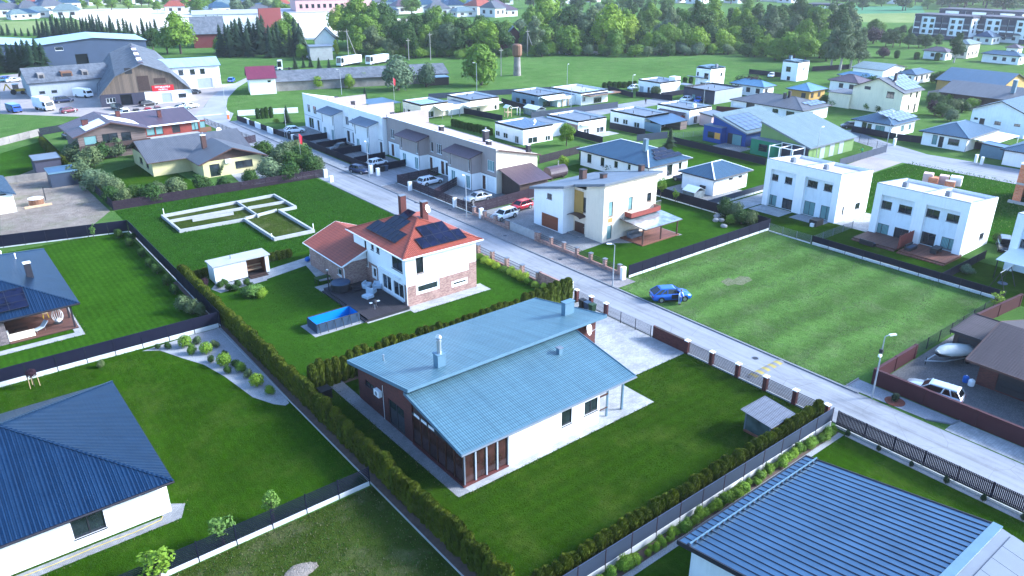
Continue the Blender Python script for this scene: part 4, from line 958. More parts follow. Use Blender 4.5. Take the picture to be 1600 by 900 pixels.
fence('thin wire fence dividing the lawns of the two white pairs',(93.6,51.5,W_),(104,51.5,W_),'mesh',h=1.1,m='trim_grey',pitch=2.5)
fence('dark panel fence beside the white pair and the swing',(93.5,34.3,W_),(106,34.3,W_),'solid',h=1.2,m='fence_black',pitch=2.5)
fence('black fence along the paved lane beside the small hip garage',(94.6,70.9,W_),(118,70.9,W_),'solid',h=1.2,kerb=.3,m='fence_navy',pitch=2.5)
# rows
fence('long dark brown board fence before the taupe terraces',(64.7,113.4,W_),(64.9,91.2,W_),'board',h=1.55,kerb=.12,m='fence_plum',pitch=2.5)
fence('brown board divider left of the parked white car behind the long fence',(64.9,113.5,W_),(73.4,113.8,W_),'board',h=1.5,m='fence_plum',pitch=2.4)
fence('brown board divider right of the parked white car before the terraces',(65.1,102.1,W_),(73.0,106.6,W_),'board',h=1.5,m='fence_plum',pitch=2.4)
fence('brown board fence from the street to the mono pitch shed',(65.2,91.2,W_),(79,92.4,W_),'board',h=1.7,m='fence_plum',pitch=2.5)
fence('low black panel fence along the street before the white terraces',(64.9,123.9,W_),(64.5,160.5,W_),'solid',h=1.3,m='fence_black',pitch=2.5)
for k,y in enumerate((122.6,130.2,138.6,146.4,154.0)):
    fence(('black divider panels by the paired bins before the taupe terrace','black divider panels between white car and empty forecourt','black divider panels beside the parked black car','black divider panels behind the parked black car','black divider panels beside the white car at the terrace end')[k],(65.2,y,W_),(72.0,y+.2,W_),'solid',h=1.35,m='fence_black',pitch=2.3)
fence('street fence alternating black panels and white walls by the lawn',(64.3,160.8,W_),(63.2,186,W_),'solid',h=1.25,m='fence_black',pitch=3.2)
for k,y in enumerate((165.5,172.5,179)):
    q=MB();q.box(63.55-.06*k,y,0,63.8-.06*k,y+3,1.35);o=q.build('boundary_wall','render_white');tag(o,'white rendered wall section between black street fence panels','wall','white wall sections of the street fence')
q=MB();q.box(*G(372,184)[:2],0,G(372,184).x+.25,G(372,184).y+.2,1.4)
wa,wb_=G(372,181),G(466,176);o=MB().bar((wa.x,wa.y,.65),(wb_.x,wb_.y,.65),.25,1.3).build('boundary_wall','render_white');tag(o,'white garden wall at the end of the white terraces behind thujas','wall')
# yellow house and wooden houses
fence('old plum brown board fence below the dense green shrubs',(178,329),(510,276),'board',h=1.5,m='fence_plum',pitch=2.2)
fence('dark fence running back beside the tall shrubs from the corner',(178,329),(62,216),'board',h=1.6,m='fence_black',pitch=2.4)
fence('dark brown fence behind the paved court of the yellow house',(358,232),(400,222),'board',h=1.6,m='fence_plum',pitch=2.4)
fence('dark wire rail fence along the street above the yellow house',(320,192),(392,220),'mesh',h=1.2,m='trim_dark',pitch=2.2)
fence('grey concrete panel fence beside the far left lawn',(0,228),(62,212),'concrete',h=1.5,m='concrete_old',pm='concrete_old',pitch=2.3,postw=.15)
fence('low concrete panel fence beside the sand yard and shed',(0,288),(82,278),'concrete',h=1.2,m='concrete_old',pm='concrete_old',pitch=2.3,postw=.15)
fence('dark panel fence beside the car and the wooden house',(62,212),(112,203),'board',h=1.6,m='fence_black',pitch=2.4)
# mid estate
def FB(ox,oy,s):return lambda x,y:(ox+x/s,oy+y/s)
A8,B8,C8,D8,E8,F8=FB(760,120,8),FB(940,120,8),FB(1080,80,8),FB(1080,160,8),FB(1260,120,8),FB(1400,120,8);K4=FB(1200,0,4);T2=FB(400,0,4);T1=FB(0,0,4);T3=FB(800,0,4)
for lb,a,b,st,hh,mm in(
    ('black fence between the two cubic white houses with patios',A8(1080,740),A8(1450,840),'solid',1.5,'fence_black'),
    ('dark blue fence along the lane behind the cubic houses',A8(560,520),A8(1640,385),'solid',1.5,'fence_navy'),
    ('black fence below the blue grey house and its awning',A8(190,330),A8(560,440),'solid',1.4,'fence_black'),
    ('long black fence beside the pale drive and the flat white house',B8(80,180),B8(390,265),'solid',1.5,'fence_black'),
    ('black fence before the flat white house with the round shrub',B8(430,250),B8(880,300),'solid',1.5,'fence_black'),
    ('black fence right of the flat white house with the round shrub',B8(740,262),B8(1070,215),'solid',1.4,'fence_black'),
    ('black fence under the row of windows of the porch house',B8(100,650),B8(540,740),'solid',1.5,'fence_black'),
    ('black fence between porch house and blue hip roof',B8(440,810),B8(820,770),'solid',1.5,'fence_navy'),
    ('long black fence below the blue house',B8(880,830),D8(925,790),'solid',1.4,'fence_black'),
    ('wire fence across the lawn left of the blue house',B8(900,770),B8(1260,740),'mesh',1.2,'trim_grey'),
    ('maroon fence behind the pink shed',C8(310,760),C8(820,800),'solid',1.5,'fence_maroon'),
    ('black fence right of the green house drive',C8(1230,880),E8(160,610),'solid',1.4,'fence_black'),
    ('black fence before the white hip house with the bright solar roof',E8(560,690),E8(1110,790),'solid',1.4,'fence_black'),
    ('black fence before the grey blue hip house at the street',E8(1120,800),F8(1280,935),'solid',1.5,'fence_black'),
    ('blue grey fence curving round the lawn of the green house',(1311,260),(1384,238),'solid',1.4,'fence_navy'),
    ('lattice fence at the end of the green house lawn',(1342,222),(1384,236),'mesh',1.5,'trim_dark'),
    ('long thin dark fence between estate and meadow behind the awning house',T2(1080,620),T3(250,575),'solid',1.5,'fence_navy'),
    ('dark fence along the meadow behind the white cubes',C8(720,285),C8(1120,330),'solid',1.6,'fence_black'),
    ('dark fence right of the taller white cube',C8(1510,250),K4(520,430),'solid',1.6,'fence_black'),
    ('blue fence beside the lawn of the cream two storey house',F8(390,245),F8(770,175),'solid',1.4,'fence_navy'),
    ('dark fence behind the solar roofed cube by the terraces',(640,207),(830,245),'solid',1.5,'fence_maroon'),
    ('dark fence between the two far cubic houses',(725,178),(785,190),'solid',1.5,'fence_black'),
    ('dark slatted fence behind the taupe terraces and cream house',(843,256),(905,240),'board',1.6,'fence_plum'),
    ('dark fence before the wide blue grey hip house',(905,250),(975,262),'board',1.6,'fence_plum')):
    fence(lb,a,b,st,h=hh,m=mm,pitch=2.6)
# maroon walls of the brown house
fence('maroon garden wall along the gravel bed and the silver car',(64.0,27.0,W_),(64.0,9.6,W_),'wallpanel',h=1.55,m='fence_maroon',pm='fence_maroon',pitch=4.2,postw=.3,name='boundary_wall')
fence('short maroon wall with pale coping at the corner of the hay field',(64.15,27.1,W_),(71.8,27.1,W_),'wallpanel',h=1.5,m='fence_maroon',pm='fence_maroon',pitch=3.8,postw=.3,name='boundary_wall')
fence('wire fence between hay field and covered boat',(72.1,27.2,W_),(93.2,27.2,W_),'mesh',h=1.3,m='trim_dark',pitch=2.6)
fence('maroon wall with coping at the far corner of the hay field',(84.0,26.4,W_),(93.2,25.6,W_),'wallpanel',h=1.5,m='fence_maroon',pm='fence_maroon',pitch=4.5,postw=.3,name='boundary_wall')
# hedges, each thuja its own plant
hedge('clipped thuja shrub in the tall hedge beside the gravel garden and slatted fence','long thuja hedge behind the brick house',(21.75,92.0,W_),(21.65,27.5,W_),2.15,sp=.8,wd=.9,hv=.13)
hedge('clipped thuja shrub in the hedge along the blue grey panel fence','thuja hedge along the blue grey fence',(22.2,26.75,W_),(54.4,26.75,W_),1.85,sp=.72,wd=.82,hv=.12)
hedge('thuja shrub in the hedge between red roofed house and brick house','thuja hedge between the two near houses',(22.8,58.0,W_),(47,57.9,W_),2.5,sp=.75,wd=.84,hv=.12)
hedge('tall slim thuja shrub by the white post at the street','tall thujas by the street',(47.4,57.9,W_),(54.6,57.9,W_),2.8,sp=.8,wd=.95)
hedge('low thuja shrub behind the white garden cabin','low thuja hedge behind the garden cabin',(22.6,91.4,W_),(35.6,91.4,W_),1.1,sp=.7,wd=.8)
hedge('dark thuja shrub in the hedge beside the far left lawn','thuja hedge beside the far left lawn',(66,226),(128,283),1.5,sp=1.0,wd=1.1)
hedge('dark slim thuja against the white wall by the street','thujas at the white wall',(400,186),(428,184),2.4,sp=1.0,wd=.95,m='leaf_dark')
hedge('dark thuja in the far hedge between meadow and white house','thuja hedge at the meadow edge',B8(0,150),B8(440,130),1.8,sp=1.5,wd=1.3,m='leaf_dark')
hedge('dark thuja in the short hedge beside the white cube','thujas beside the white cube',B8(1000,90),B8(1150,82),2.0,sp=1.6,wd=1.3,m='leaf_dark')
hedge('dark thuja in the row between taupe terraces and solar cube','thuja row behind the terraces',(705,197),(770,212),1.6,sp=1.1,wd=.9,m='leaf_dark')
# ---------------------------------------------------------------- near houses
def cv(ox,oy,s,rects):return[(ox+r[0]/s,oy+r[1]/s,ox+r[2]/s,oy+r[3]/s,*r[4:])for r in rects]

# --- brick and white house with the two steel-blue roof pitches
bh=thing('family_house','dark brick and white house with two steel blue mono pitch roofs and glazed corner','house',(25.8,38.2,0))
UPZ=lambda y:3.72+(54.8-y)*.182            # top of the upper roof
LOZ=lambda y:3.62+(y-37.5)*.185            # top of the lower roof
xw,ys_,ym,yn,xe=25.85,38.2,45.3,54.3,46.0
ops=px_open('W',xw,cv(540,560,4.09,[(125,132,182,208,'w'),(272,252,382,492,'w')]),ym,yn,3.6)
mb=MB();wall(mb,'W',xw,ym,yn,0,3.55,ops)
mb.face([(xw,yn,3.55),(xw,ym,3.55),(xw,ym,UPZ(ym)-.2),(xw,yn,UPZ(yn)-.2)])
mb.face([(xw,ym,0),(xe,ym,0),(xe,ym,UPZ(ym)-.2),(xw,ym,UPZ(ym)-.2)])
mb.face([(xe,ym,0),(xe,yn,0),(xe,yn,UPZ(yn)-.2),(xe,ym,UPZ(ym)-.2)]);mb.face([(xe,yn,0),(xw,yn,0),(xw,yn,UPZ(yn)-.2),(xe,yn,UPZ(yn)-.2)])
mb.build('brick_wall','brick_dark',bh)
for o in ops:opening(bh,'W',xw,*o)
# white wing
ops=px_open('S',ys_,cv(780,450,3.913,[(380,732,446,852,'w1'),(520,665,604,782,'w')]),30.0,39.7,3.3)
mb=MB();wall(mb,'S',ys_,30.0,39.7,0,3.45,ops);mb.face([(39.7,ys_,0),(39.7,ym,0),(39.7,ym,4.75),(39.7,ys_,3.5)]);mb.face([(30.0,ys_+1.5,0),(30.0,ys_,0),(30.0,ys_,3.45),(30.0,ys_+1.5,3.5)])
mb.build('white_wall','render_white',bh)
for o in ops:opening(bh,'S',ys_,*o)
# glazed corner room: each pane on its own, brown framing, brick plinth
boxpart(bh,'plinth','brick_post',(25.75,38.1,0,30.0,38.35,.16),(25.75,38.35,0,26.0,45.3,.16))
zt=3.3
for i in range(6):
    y0=38.32+i*1.15;q=MB();q.box(25.90,y0+.04,.2,25.93,y0+1.11,2.75);q.build('glass_pane','pane_brown',bh)
    q=MB();q.box(25.84,y0-.04,.16,25.95,y0+.04,3.05);q.build('glazing_bar','frame_brown',bh)
for i in range(4):
    x0=25.95+i*1.012;q=MB();q.box(x0+.05,38.27,.2,x0+.96,38.30,3.2);q.build('glass_pane','pane_brown',bh)
for i in range(5):
    q=MB();x=25.93+i*1.012;q.box(x-.06,38.18,.16,x+.06,38.33,3.42);q.build('post','frame_grey' if i not in(0,4)else 'trim_grey',bh)
boxpart(bh,'head_beam','frame_dark',(25.82,38.34,2.78,25.97,45.28,3.0),(26.0,38.2,3.22,30.0,38.34,3.42))
mb=MB();mb.face([(25.99,45.28,3.0),(25.99,38.35,3.0),(25.99,38.35,LOZ(38.35)-.2),(25.99,45.28,LOZ(45.28)-.2)]);mb.build('gable_boarding','wood_dark',bh)
for i in range(3):boxpart(bh,'louvre','trim_white',(25.80,44.1-i*1.05,2.9,25.82,44.9-i*1.05,3.06),(25.80,44.1-i*1.05,3.1,25.82,44.9-i*1.05,3.14))
boxpart(bh,'inner_wall','wood_brown',(28.6,38.6,0,28.7,45,3.3))
# roofs
def slope_roof(th,name,x0,x1,y0,z0,y1,z1,t,m,trim):
    mb=MB();mb.slab([(x0,y0,z0),(x1,y0,z0),(x1,y1,z1),(x0,y1,z1)],t);r=mb.build(name,m,th);fb=MB()
    for X in(x0,x1):fb.bar((X,y0,z0-t/2),(X,y1,z1-t/2),.05,t+.12)
    for Y,Z in((y0,z0),(y1,z1)):fb.bar((x0,Y,Z-t/2),(x1,Y,Z-t/2),.05,t+.1)
    fb.build('fascia',trim,r);return r
ro=slope_roof(bh,'lower_roof',25.2,43.15,37.5,3.62,45.25,LOZ(45.25),.16,'roof_steelblue','trim_steelblue')
MB().tube([(25.15,37.40,3.5),(43.2,37.40,3.5)],.07,8).build('gutter','trim_grey',ro)
slope_roof(bh,'upper_roof',25.2,46.7,44.6,UPZ(44.6),54.85,UPZ(54.85),.2,'roof_steelblue','trim_steelblue')
c=G(687,569,5.35);chimney(bh,c.x,c.y,UPZ(c.y)-.1,6.35,.75,.7,'trim_steelblue','trim_steelblue');MB().lathe([(.19,6.4),(.19,7.4),(.22,7.42),(.22,7.55),(.1,7.6),(.25,7.7),(.27,7.85),(.18,8.0),(.02,8.05)],12,(c.x,c.y,0)).build('flue','steel',bh)
c=G(887,487,5.2);chimney(bh,c.x,c.y,UPZ(c.y)-.1,6.25,1.15,.55,'trim_steelblue','trim_steelblue')
c=G(874,555,4.45);chimney(bh,c.x,c.y,LOZ(c.y)-.1,LOZ(c.y)+.5,.4,.4,'trim_steelblue','trim_grey')
c=G(599,560,4.4);MB().lathe([(.07,-.2),(.07,.45),(.11,.46),(.11,.56),(.02,.6)],8,(c.x,c.y,UPZ(c.y))).build('vent_pipe','steel',bh)
x,z=onY(918,512,45.1);dish(bh,x,44.85,z,.62,(.45,-.85,.25));MB().tube([(x,45.3,z-.3),(x,44.95,z-.1)],.03,6).build('dish_bracket','steel',bh)
y,z=onX(590,614,25.6);o=boxpart(bh,'air_conditioner','white_metal',(25.45,y-.42,z-.28,25.78,y+.42,z+.3));MB().tube([(25.44,y,z),(25.43,y,z)],.2,14).build('fan_grille','trim_grey',o)
MB().tube([(25.8,y-.55,.03),(25.8,y-.55,z+.9)],.025,6).build('condensate_pipe','white_metal',bh)
MB().box(40.83,38.42,.03,40.97,38.56,3.5).build('porch_post','trim_steelblue',bh);MB().box(42.6,38.35,.03,42.76,38.51,3.5).build('porch_post','trim_steelblue',bh)
boxpart(bh,'porch_rail','frame_brown',(39.75,38.3,2.3,40.8,38.38,2.42),(39.75,38.3,1.0,40.8,38.36,1.08))

# --- red-roofed two-storey house
rh=thing('family_house','white and brick two storey house with red tiled hip roof and solar panels','house',(39.2,68.1,0))
b=(39.25,68.15,48.75,80.2);Z=6.0
opS=px_open('S',b[1],cv(460,300,4.09,[(780,405,822,527,'wb'),(790,566,916,645,'ww1'),(1015,556,1098,598,'ww1')]),b[0],b[2],Z)
opW=px_open('W',b[0],cv(460,300,4.09,[(620,395,692,520,'w'),(522,345,544,395,'w1'),(488,322,508,375,'w1'),(445,300,470,470,'w1'),(500,480,525,550,'ww1'),(560,515,622,640,'ww'),(630,560,702,690,'ww')]),b[1],b[3],Z)
walls(rh,b,Z,'render_white',opS,opW)
def clad(th,side,pos,u0,u1,z0,z1,holes,m,name,t=.03):
    hs=[h[:4]for h in holes if h[1]>u0 and h[0]<u1 and h[3]>z0 and h[2]<z1]
    hs=[(max(h[0]-.22,u0),min(h[1]+.22,u1),max(h[2]-.22,z0),min(h[3]+.22,z1))for h in hs]
    mb=MB();wall(mb,side,pos-t,u0,u1,z0,z1,hs,depth=t);return mb.build(name,m,th)
clad(rh,'S',b[1],b[0]-.03,45.6,0,2.45,opS,'brick_mixed','brick_cladding');clad(rh,'S',b[1],45.6,b[2],0,2.45,opS,'brick_mixed','brick_cladding');clad(rh,'S',b[1],47.7,b[2],2.46,3.3,opS,'brick_mixed','brick_cladding')
clad(rh,'W',b[0],74.6,78.4,0,2.9,opW,'brick_mixed','brick_cladding');clad(rh,'W',b[0],b[1],69.0,0,2.6,opW,'brick_mixed','brick_cladding')
r=hip_roof(rh,b,6.05,.42,'roof_red',.6,'trim_white','roof_red',pipe=False)
MB().tube([(39.18,68.08,.05),(39.18,68.08,5.5),(38.75,67.6,5.95)],.05,7).build('downpipe','trim_white',rh)
# retracted awning case above the patio doors
mb=MB();mb.box(38.95,69.4,2.95,39.24,74.2,3.15);mb.build('awning_case','trim_white',rh)
# solar fields: stepped rows on the west and south planes
pl=r['W']
def solar_grid(th,pl,u0,v0,rows,pw=1.05,ph=1.05,m='solar_dark'):
    """rows: (first column, number of columns) from the eave upward; u0, v0 in metres from the pitch's lower left corner"""
    side,e,ze,t=pl;k=1/math.sqrt(1+t*t)
    for j,(c0,n)in enumerate(rows):
        for i in range(n):
            u=u0+(c0+i)*(pw+.02);v=v0+j*(ph+.02)
            o=Vector((u,e+v*k,ze+v*k*t))if side=='S' else Vector((e+v*k,u,ze+v*k*t))
            U=Vector((1,0,0))if side=='S' else Vector((0,1,0));V=Vector((0,k,k*t))if side=='S' else Vector((k,0,k*t));Nn=U.cross(V).normalized();Nn=Nn if Nn.z>0 else-Nn
            a=o+Nn*.11;pts=[a,a+U*pw,a+U*pw+V*ph,a+V*ph]
            if side=='W':pts=pts[::-1]
            mb=MB();mb.v=[tuple(p)for p in pts]+[tuple(p-Nn*.035)for p in pts]
            mb.f=[(0,1,2,3),(7,6,5,4),(0,4,5,1),(1,5,6,2),(2,6,7,3),(3,7,4,0)];mb.mi=[0]*6
            for q in range(4):mb.bar(pts[q],pts[(q+1)%4],.03,.05,1,Nn)
            mb.build('solar_panel',[m,'solar_rim'],th)
p=on_plane(r['S'],664,389);ks=math.sqrt(1+.42**2)
solar_grid(rh,r['S'],41.6,.75,[(0,5),(1,3)],1.18,1.78)
p=on_plane(r['W'],619,380);solar_grid(rh,r['W'],71.2,1.3,[(0,6),(1.65,3)],1.1,1.78);solar_grid(rh,r['W'],74.1,4.95,[(0,1)],1.72,1.4)
chimney(rh,44.4,77.0,7.6,10.0,.75,.6,'brick_post','trim_grey');chimney(rh,45.3,73.6,7.6,9.9,.75,.6,'brick_post','trim_grey')
dish(rh,45.2,72.6,9.3,.5,(.5,-.8,.35),(45.25,73.3,9.2))
boxpart(rh,'roof_hatch','trim_dark',(44.0,72.7,8.1,44.5,73.6,8.3))
# low garage wing
wg=(36.3,77.4,43.0,87.0);mb=MB()
walls(rh,wg,3.1,'brick_mixed',[],[(78.2,79.2,1.2,2.1,'ww1')],name='wing_wall')
gable_roof(rh,(36.3,77.4,44.6,87.0),3.1,'y',.40,'roof_red','render_white',.5,'trim_white')
MB().tube([(35.9,77.3,2.8),(36.2,77.3,2.5),(36.2,77.3,.05)],.05,6).build('downpipe','trim_white',rh)
# deck
dk=thing('deck','black plank deck beside the red roofed house','deck',(34,67.5,0));n=int((39.15-33.9)/.148)
for i in range(n):q=MB();x=33.9+i*.148;q.box(x,67.5,.32,x+.14,78.3,.36);q.build('plank','deck_black',dk)
boxpart(dk,'deck_frame','frame_dark',(33.9,67.52,.02,39.1,67.56,.31),(33.9,67.56,.02,33.94,78.25,.31),(33.94,78.2,.02,39.1,78.25,.31));boxpart(dk,'step','deck_black',(33.55,67.5,.02,33.88,78.0,.18))

# --- cream house with the mono pitch
ch=thing('family_house','cream two storey house with mono pitch roof, brown garage door and glass patio canopy','house',(71.1,69.5,0))
CZ=lambda y:8.3-(y-69.5)*.222
x0,x1,y0,y1,ye=71.1,81.6,69.55,73.0,82.1
cf=lambda l:cv(820,240,6.154,l)
oS=px_open('S',y0,cf([(802,458,852,610,'wbc'),(992,412,1040,545,'wbc'),(1172,370,1220,465,'wb'),(785,685,838,830,'wbc')]),x0,x1,8)
mb=MB();wall(mb,'S',y0,x0,x1,0,8.1,oS);wall(mb,'W',x0,y0,y1,0,7.4)
mb.face([(x0,y1,7.4),(x0,y0,7.4),(x0,y0,8.1),(x0,y1,CZ(y1)-.15)]);mb.face([(x1,y0,0),(x1,ye,0),(x1,ye,CZ(ye)-.15),(x1,y0,8.1)]);mb.face([(x1,ye,0),(69.4,ye,0),(69.4,ye,CZ(ye)-.15),(x1,ye,CZ(ye)-.15)])
mb.build('wall','render_cream',ch)
for o in oS:opening(ch,'S',y0,*o)
oW=px_open('W',71.5,cf([(545,412,586,572,'wb'),(458,635,570,790,'db')]),73.05,75.75,6.6)
mb=MB();wall(mb,'W',71.5,73.0,75.8,0,6.6,oW);mb.build('entry_wall','render_cream',ch)
for o in oW:opening(ch,'W',71.5,*o)
boxpart(ch,'facade_panel','render_ochre',(71.44,73.9,2.9,71.495,75.75,6.2));
oG=px_open('W',69.4,cf([(215,345,260,445,'wb'),(160,560,318,745,'gb')]),75.8,ye,5.4)
mb=MB();wall(mb,'W',69.4,75.8,ye,0,5.35,oG);mb.face([(69.4,ye,5.35),(69.4,75.8,5.35),(69.4,75.8,CZ(75.8)-.15)]);mb.face([(69.4,75.8,0),(71.5,75.8,0),(71.5,75.8,CZ(75.8)-.15),(69.4,75.8,CZ(75.8)-.15)])
mb.build('garage_wall','render_white',ch)
for o in oG:opening(ch,'W',69.4,*o)
boxpart(ch,'facade_panel','render_ochre',(oS[0][0],y0-.02,2.75,oS[0][1],y0-.004,3.35))
rf=MB();cz=lambda x,y:(x,y,CZ(y)+.1)
rf.slab([cz(70.6,69.1),cz(82.1,69.1),cz(82.1,82.6),cz(68.9,82.6),cz(68.9,75.2),cz(70.6,74.9)],.22);rr=rf.build('roof','roof_felt',ch)
fb=MB();pts=[(70.6,69.1),(82.1,69.1),(82.1,82.6),(68.9,82.6),(68.9,75.2),(70.6,74.9)]
for i in range(6):a,q=pts[i],pts[(i+1)%6];fb.bar((*a,CZ(a[1])),(*q,CZ(q[1])),.06,.34)
fb.build('fascia','trim_grey',rr)
c=G(911,271,7.2);chimney(ch,c.x,c.y,CZ(c.y)-.1,CZ(c.y)+1.5,.85,.8,'trim_brown','trim_dark');c=G(943,276,7.4);chimney(ch,c.x,c.y,CZ(c.y)-.1,CZ(c.y)+.7,.8,.7,'trim_brown','trim_dark');c=G(1002,267,7.6);chimney(ch,c.x,c.y,CZ(c.y)-.1,CZ(c.y)+1.0,.75,.6,'trim_brown','trim_dark')
# entrance hood, porch step, balcony, glass canopy with posts and deck
cn=MB()
for i in range(6):
    a0,a1=math.pi*i/6,math.pi*(i+1)/6;cn.face([(70.1,74.5-1.3*math.cos(a0),2.7+.35*math.sin(a0)),(71.45,74.5-1.3*math.cos(a0),2.75+.35*math.sin(a0)),(71.45,74.5-1.3*math.cos(a1),2.75+.35*math.sin(a1)),(70.1,74.5-1.3*math.cos(a1),2.7+.35*math.sin(a1))])
cn.build('door_canopy','trim_brown',ch);boxpart(ch,'step','paver_grey',(70.1,73.05,.02,71.45,75.7,.16))
bx0,bz=onY(975,330,68.5);boxpart(ch,'balcony','wood_red',(75.2,68.2,3.1,81.2,68.3,3.75),(75.2,68.3,3.1,75.3,69.5,3.75),(81.1,68.3,3.1,81.2,69.5,3.75),(75.3,68.3,3.1,81.1,69.5,3.2))
rl=MB()
for i in range(25):x=75.25+i*.2465;rl.box(x-.012,68.22,3.76,x+.012,68.25,4.55)
rl.box(75.2,68.2,4.56,81.2,68.27,4.6);rl.build('balcony_railing','steel',ch)
cp=MB();cp.slab([(74.3,64.7,2.55),(81.9,64.7,2.55),(81.9,69.5,2.95),(74.3,69.5,2.95)],.03);co=cp.build('canopy_glazing','polycarbonate',ch)
fr=MB()
for x in(74.3,76.2,78.1,80.0,81.9):fr.bar((x,64.7,2.49),(x,69.5,2.89),.07,.09)
fr.bar((74.3,64.75,2.47),(81.9,64.75,2.47),.08,.12);fr.build('canopy_frame','trim_brown',co)
for x in(74.75,78.4,81.8):boxpart(ch,'canopy_post','trim_brown',(x-.08,65.4,.1,x+.08,65.56,2.48))
boxpart(ch,'patio','deck_red',(74.5,65.2,.02,82.1,69.5,.14))
for nm,(bx,by,bz,cx,cy,cz_)in(('sofa',(75.3,68.0,.15,77.6,68.8,.6)),):boxpart(ch,'patio_bench','trim_grey',(bx,by,bz,cx,cy,cz_),(bx,cy,bz,cx,cy+.15,1.0))

# --- white pairs of town houses
def pair(label,y0,ymid,y1,xw,xe,S,Wl,zh=7.4,zl=6.6,roofm='roof_felt_pale'):
    th=thing('semi_detached_house',label,'house',(xw,y0,0));rec=.55
    Wo=px_open('W',xw+rec,Wl,y0,y1,6.2);So=px_open('S',y0,S,xw,xe,zl)
    mb=MB();wall(mb,'W',xw+rec,y0,y1,0,5.95,Wo);mb.build('recessed_wall','render_panel',th)  # bluish shade of the recess is put into this wall colour
    mb=MB();wall(mb,'S',y0,xw,xe,0,zl,So);mb.face([(xw,y0,zl),(xe,y0,zl),(xw,y0,zh)]);mb.face([(xe,y0,0),(xe,y1,0),(xe,y1,zl),(xe,y0,zl)]);mb.face([(xe,y1,0),(xw,y1,0),(xw,y1,zh),(xe,y1,zl)])
    mb.build('wall','render_white',th)
    for o in Wo:opening(th,'W',xw+rec,*o)
    for o in So:opening(th,'S',y0,*o)
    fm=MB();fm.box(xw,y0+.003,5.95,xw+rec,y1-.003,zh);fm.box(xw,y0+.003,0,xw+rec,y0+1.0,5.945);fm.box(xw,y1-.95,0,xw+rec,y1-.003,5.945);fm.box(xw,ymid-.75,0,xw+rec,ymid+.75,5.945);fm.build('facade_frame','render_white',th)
    rb=MB();sl_=(zl-zh)/(xe-xw);d=lambda x:zh+(x-xw)*sl_-.5
    rb.face([(xw+.3,y0+.25,d(xw+.3)),(xe-.2,y0+.25,d(xe-.2)),(xe-.2,y1-.25,d(xe-.2)),(xw+.3,y1-.25,d(xw+.3))]);r=rb.build('roof',roofm,th)
    cb=MB();tr=MB()
    for ya,yb in((y0,y0+.25),(y1-.25,y1),(ymid-.2,ymid+.2)):
        cb.slab([(xw+.56,ya+.004,zh-.003+.56*sl_),(xe-.004,ya+.004,zl-.003),(xe-.004,yb-.004,zl-.003),(xw+.56,yb-.004,zh-.003+.56*sl_)],.9);tr.slab([(xw-.03,ya-.02,zh+.04),(xe+.03,ya-.02,zl+.04),(xe+.03,yb+.02,zl+.04),(xw-.03,yb+.02,zh+.04)],.04)
    cb.build('parapet','render_white',r);tr.bar((xw+.1,y0,zh+.02),(xw+.1,y1,zh+.02),.3,.05);tr.build('coping','trim_grey',r)
    rr=random.Random(int(y0))
    for yy in(ymid-2.0,y1-2.5):
        boxpart(th,'roof_unit','trim_grey',(xw+3.4,yy,d(xw+3.4)-.1,xw+4.1,yy+.6,d(xw+3.4)+.8))
    return th
d1=lambda l:cv(1180,230,7.26,l);d2=lambda l:cv(1340,250,6.154,l)
pair('white two storey pair of houses beside the small hip roofed garage',54.35,60.7,66.8,103.9,113.0,
     d1([(975,672,1012,768,'w1'),(1125,620,1195,712,'w')]),
     d1([(165,292,258,385),(345,332,415,425),(602,368,702,470),(788,410,868,510),(138,525,230,668,'wc'),(312,572,405,725),(562,602,662,770,'wc'),(750,655,855,830,'wc')]))
pair('white two storey pair of houses with two brown decks and a screen between',36.6,42.7,49.0,103.7,112.4,
     d2([(1160,690,1220,780,'w')]),
     d2([(215,380,320,482),(402,424,512,530),(665,462,778,570),(865,510,988,618),(170,595,280,745,'wc'),(358,642,470,790),(618,682,728,835),(812,735,938,880,'wc')]))
d3=lambda l:cv(1340,250,6.154,l)
th=pair('white two storey house with a white canopy beside the garden swing',20.5,26.3,31.3,103.9,112.4,[],cv(1200,200,4,[(1575,690,1640,760)]))
cn=MB();cn.slab([(99.6,25.5,2.5),(104.1,25.5,3.0),(104.1,31.0,3.0),(99.6,31.0,2.5)],.06);cn.build('canopy','canvas_white',th)
for yy in(25.7,30.8):boxpart(th,'canopy_post','trim_dark',(99.7,yy-.05,.02,99.8,yy+.05,2.44))
# decks of the second pair, screen between them
for lb,(a,b_,c_,d_),mm in(('dark brown plank deck left of the slatted screen',(99.6,43.0,104.2,49.0),'deck_brown'),('reddish plank deck with step right of the slatted screen',(99.4,36.4,104.2,42.5),'deck_red')):
    dk=thing('deck',lb,'deck',(a,b_,0));nn=int((d_-b_)/.25)
    for i in range(nn):q=MB();q.box(a,b_+i*.25,.3,c_,b_+i*.25+.235,.34);q.build('plank',mm,dk)
    boxpart(dk,'deck_frame',mm,(a+.02,b_+.02,.01,c_-.1,d_-.02,.295));boxpart(dk,'step',mm,(a-.4,b_,.01,a-.01,d_,.16))
sc=thing('privacy_screen','reddish slatted wooden privacy screen between the two decks','screen',(99.8,42.75,.34))
for i in range(13):boxpart(sc,'slat','wood_red',(99.8,42.72,.36+i*.14,104.1,42.76,.36+i*.14+.11))
for x in(99.8,101.2,102.6,104.0):boxpart(sc,'post','wood_red',(x,42.765,.34,x+.08,42.84,2.25))

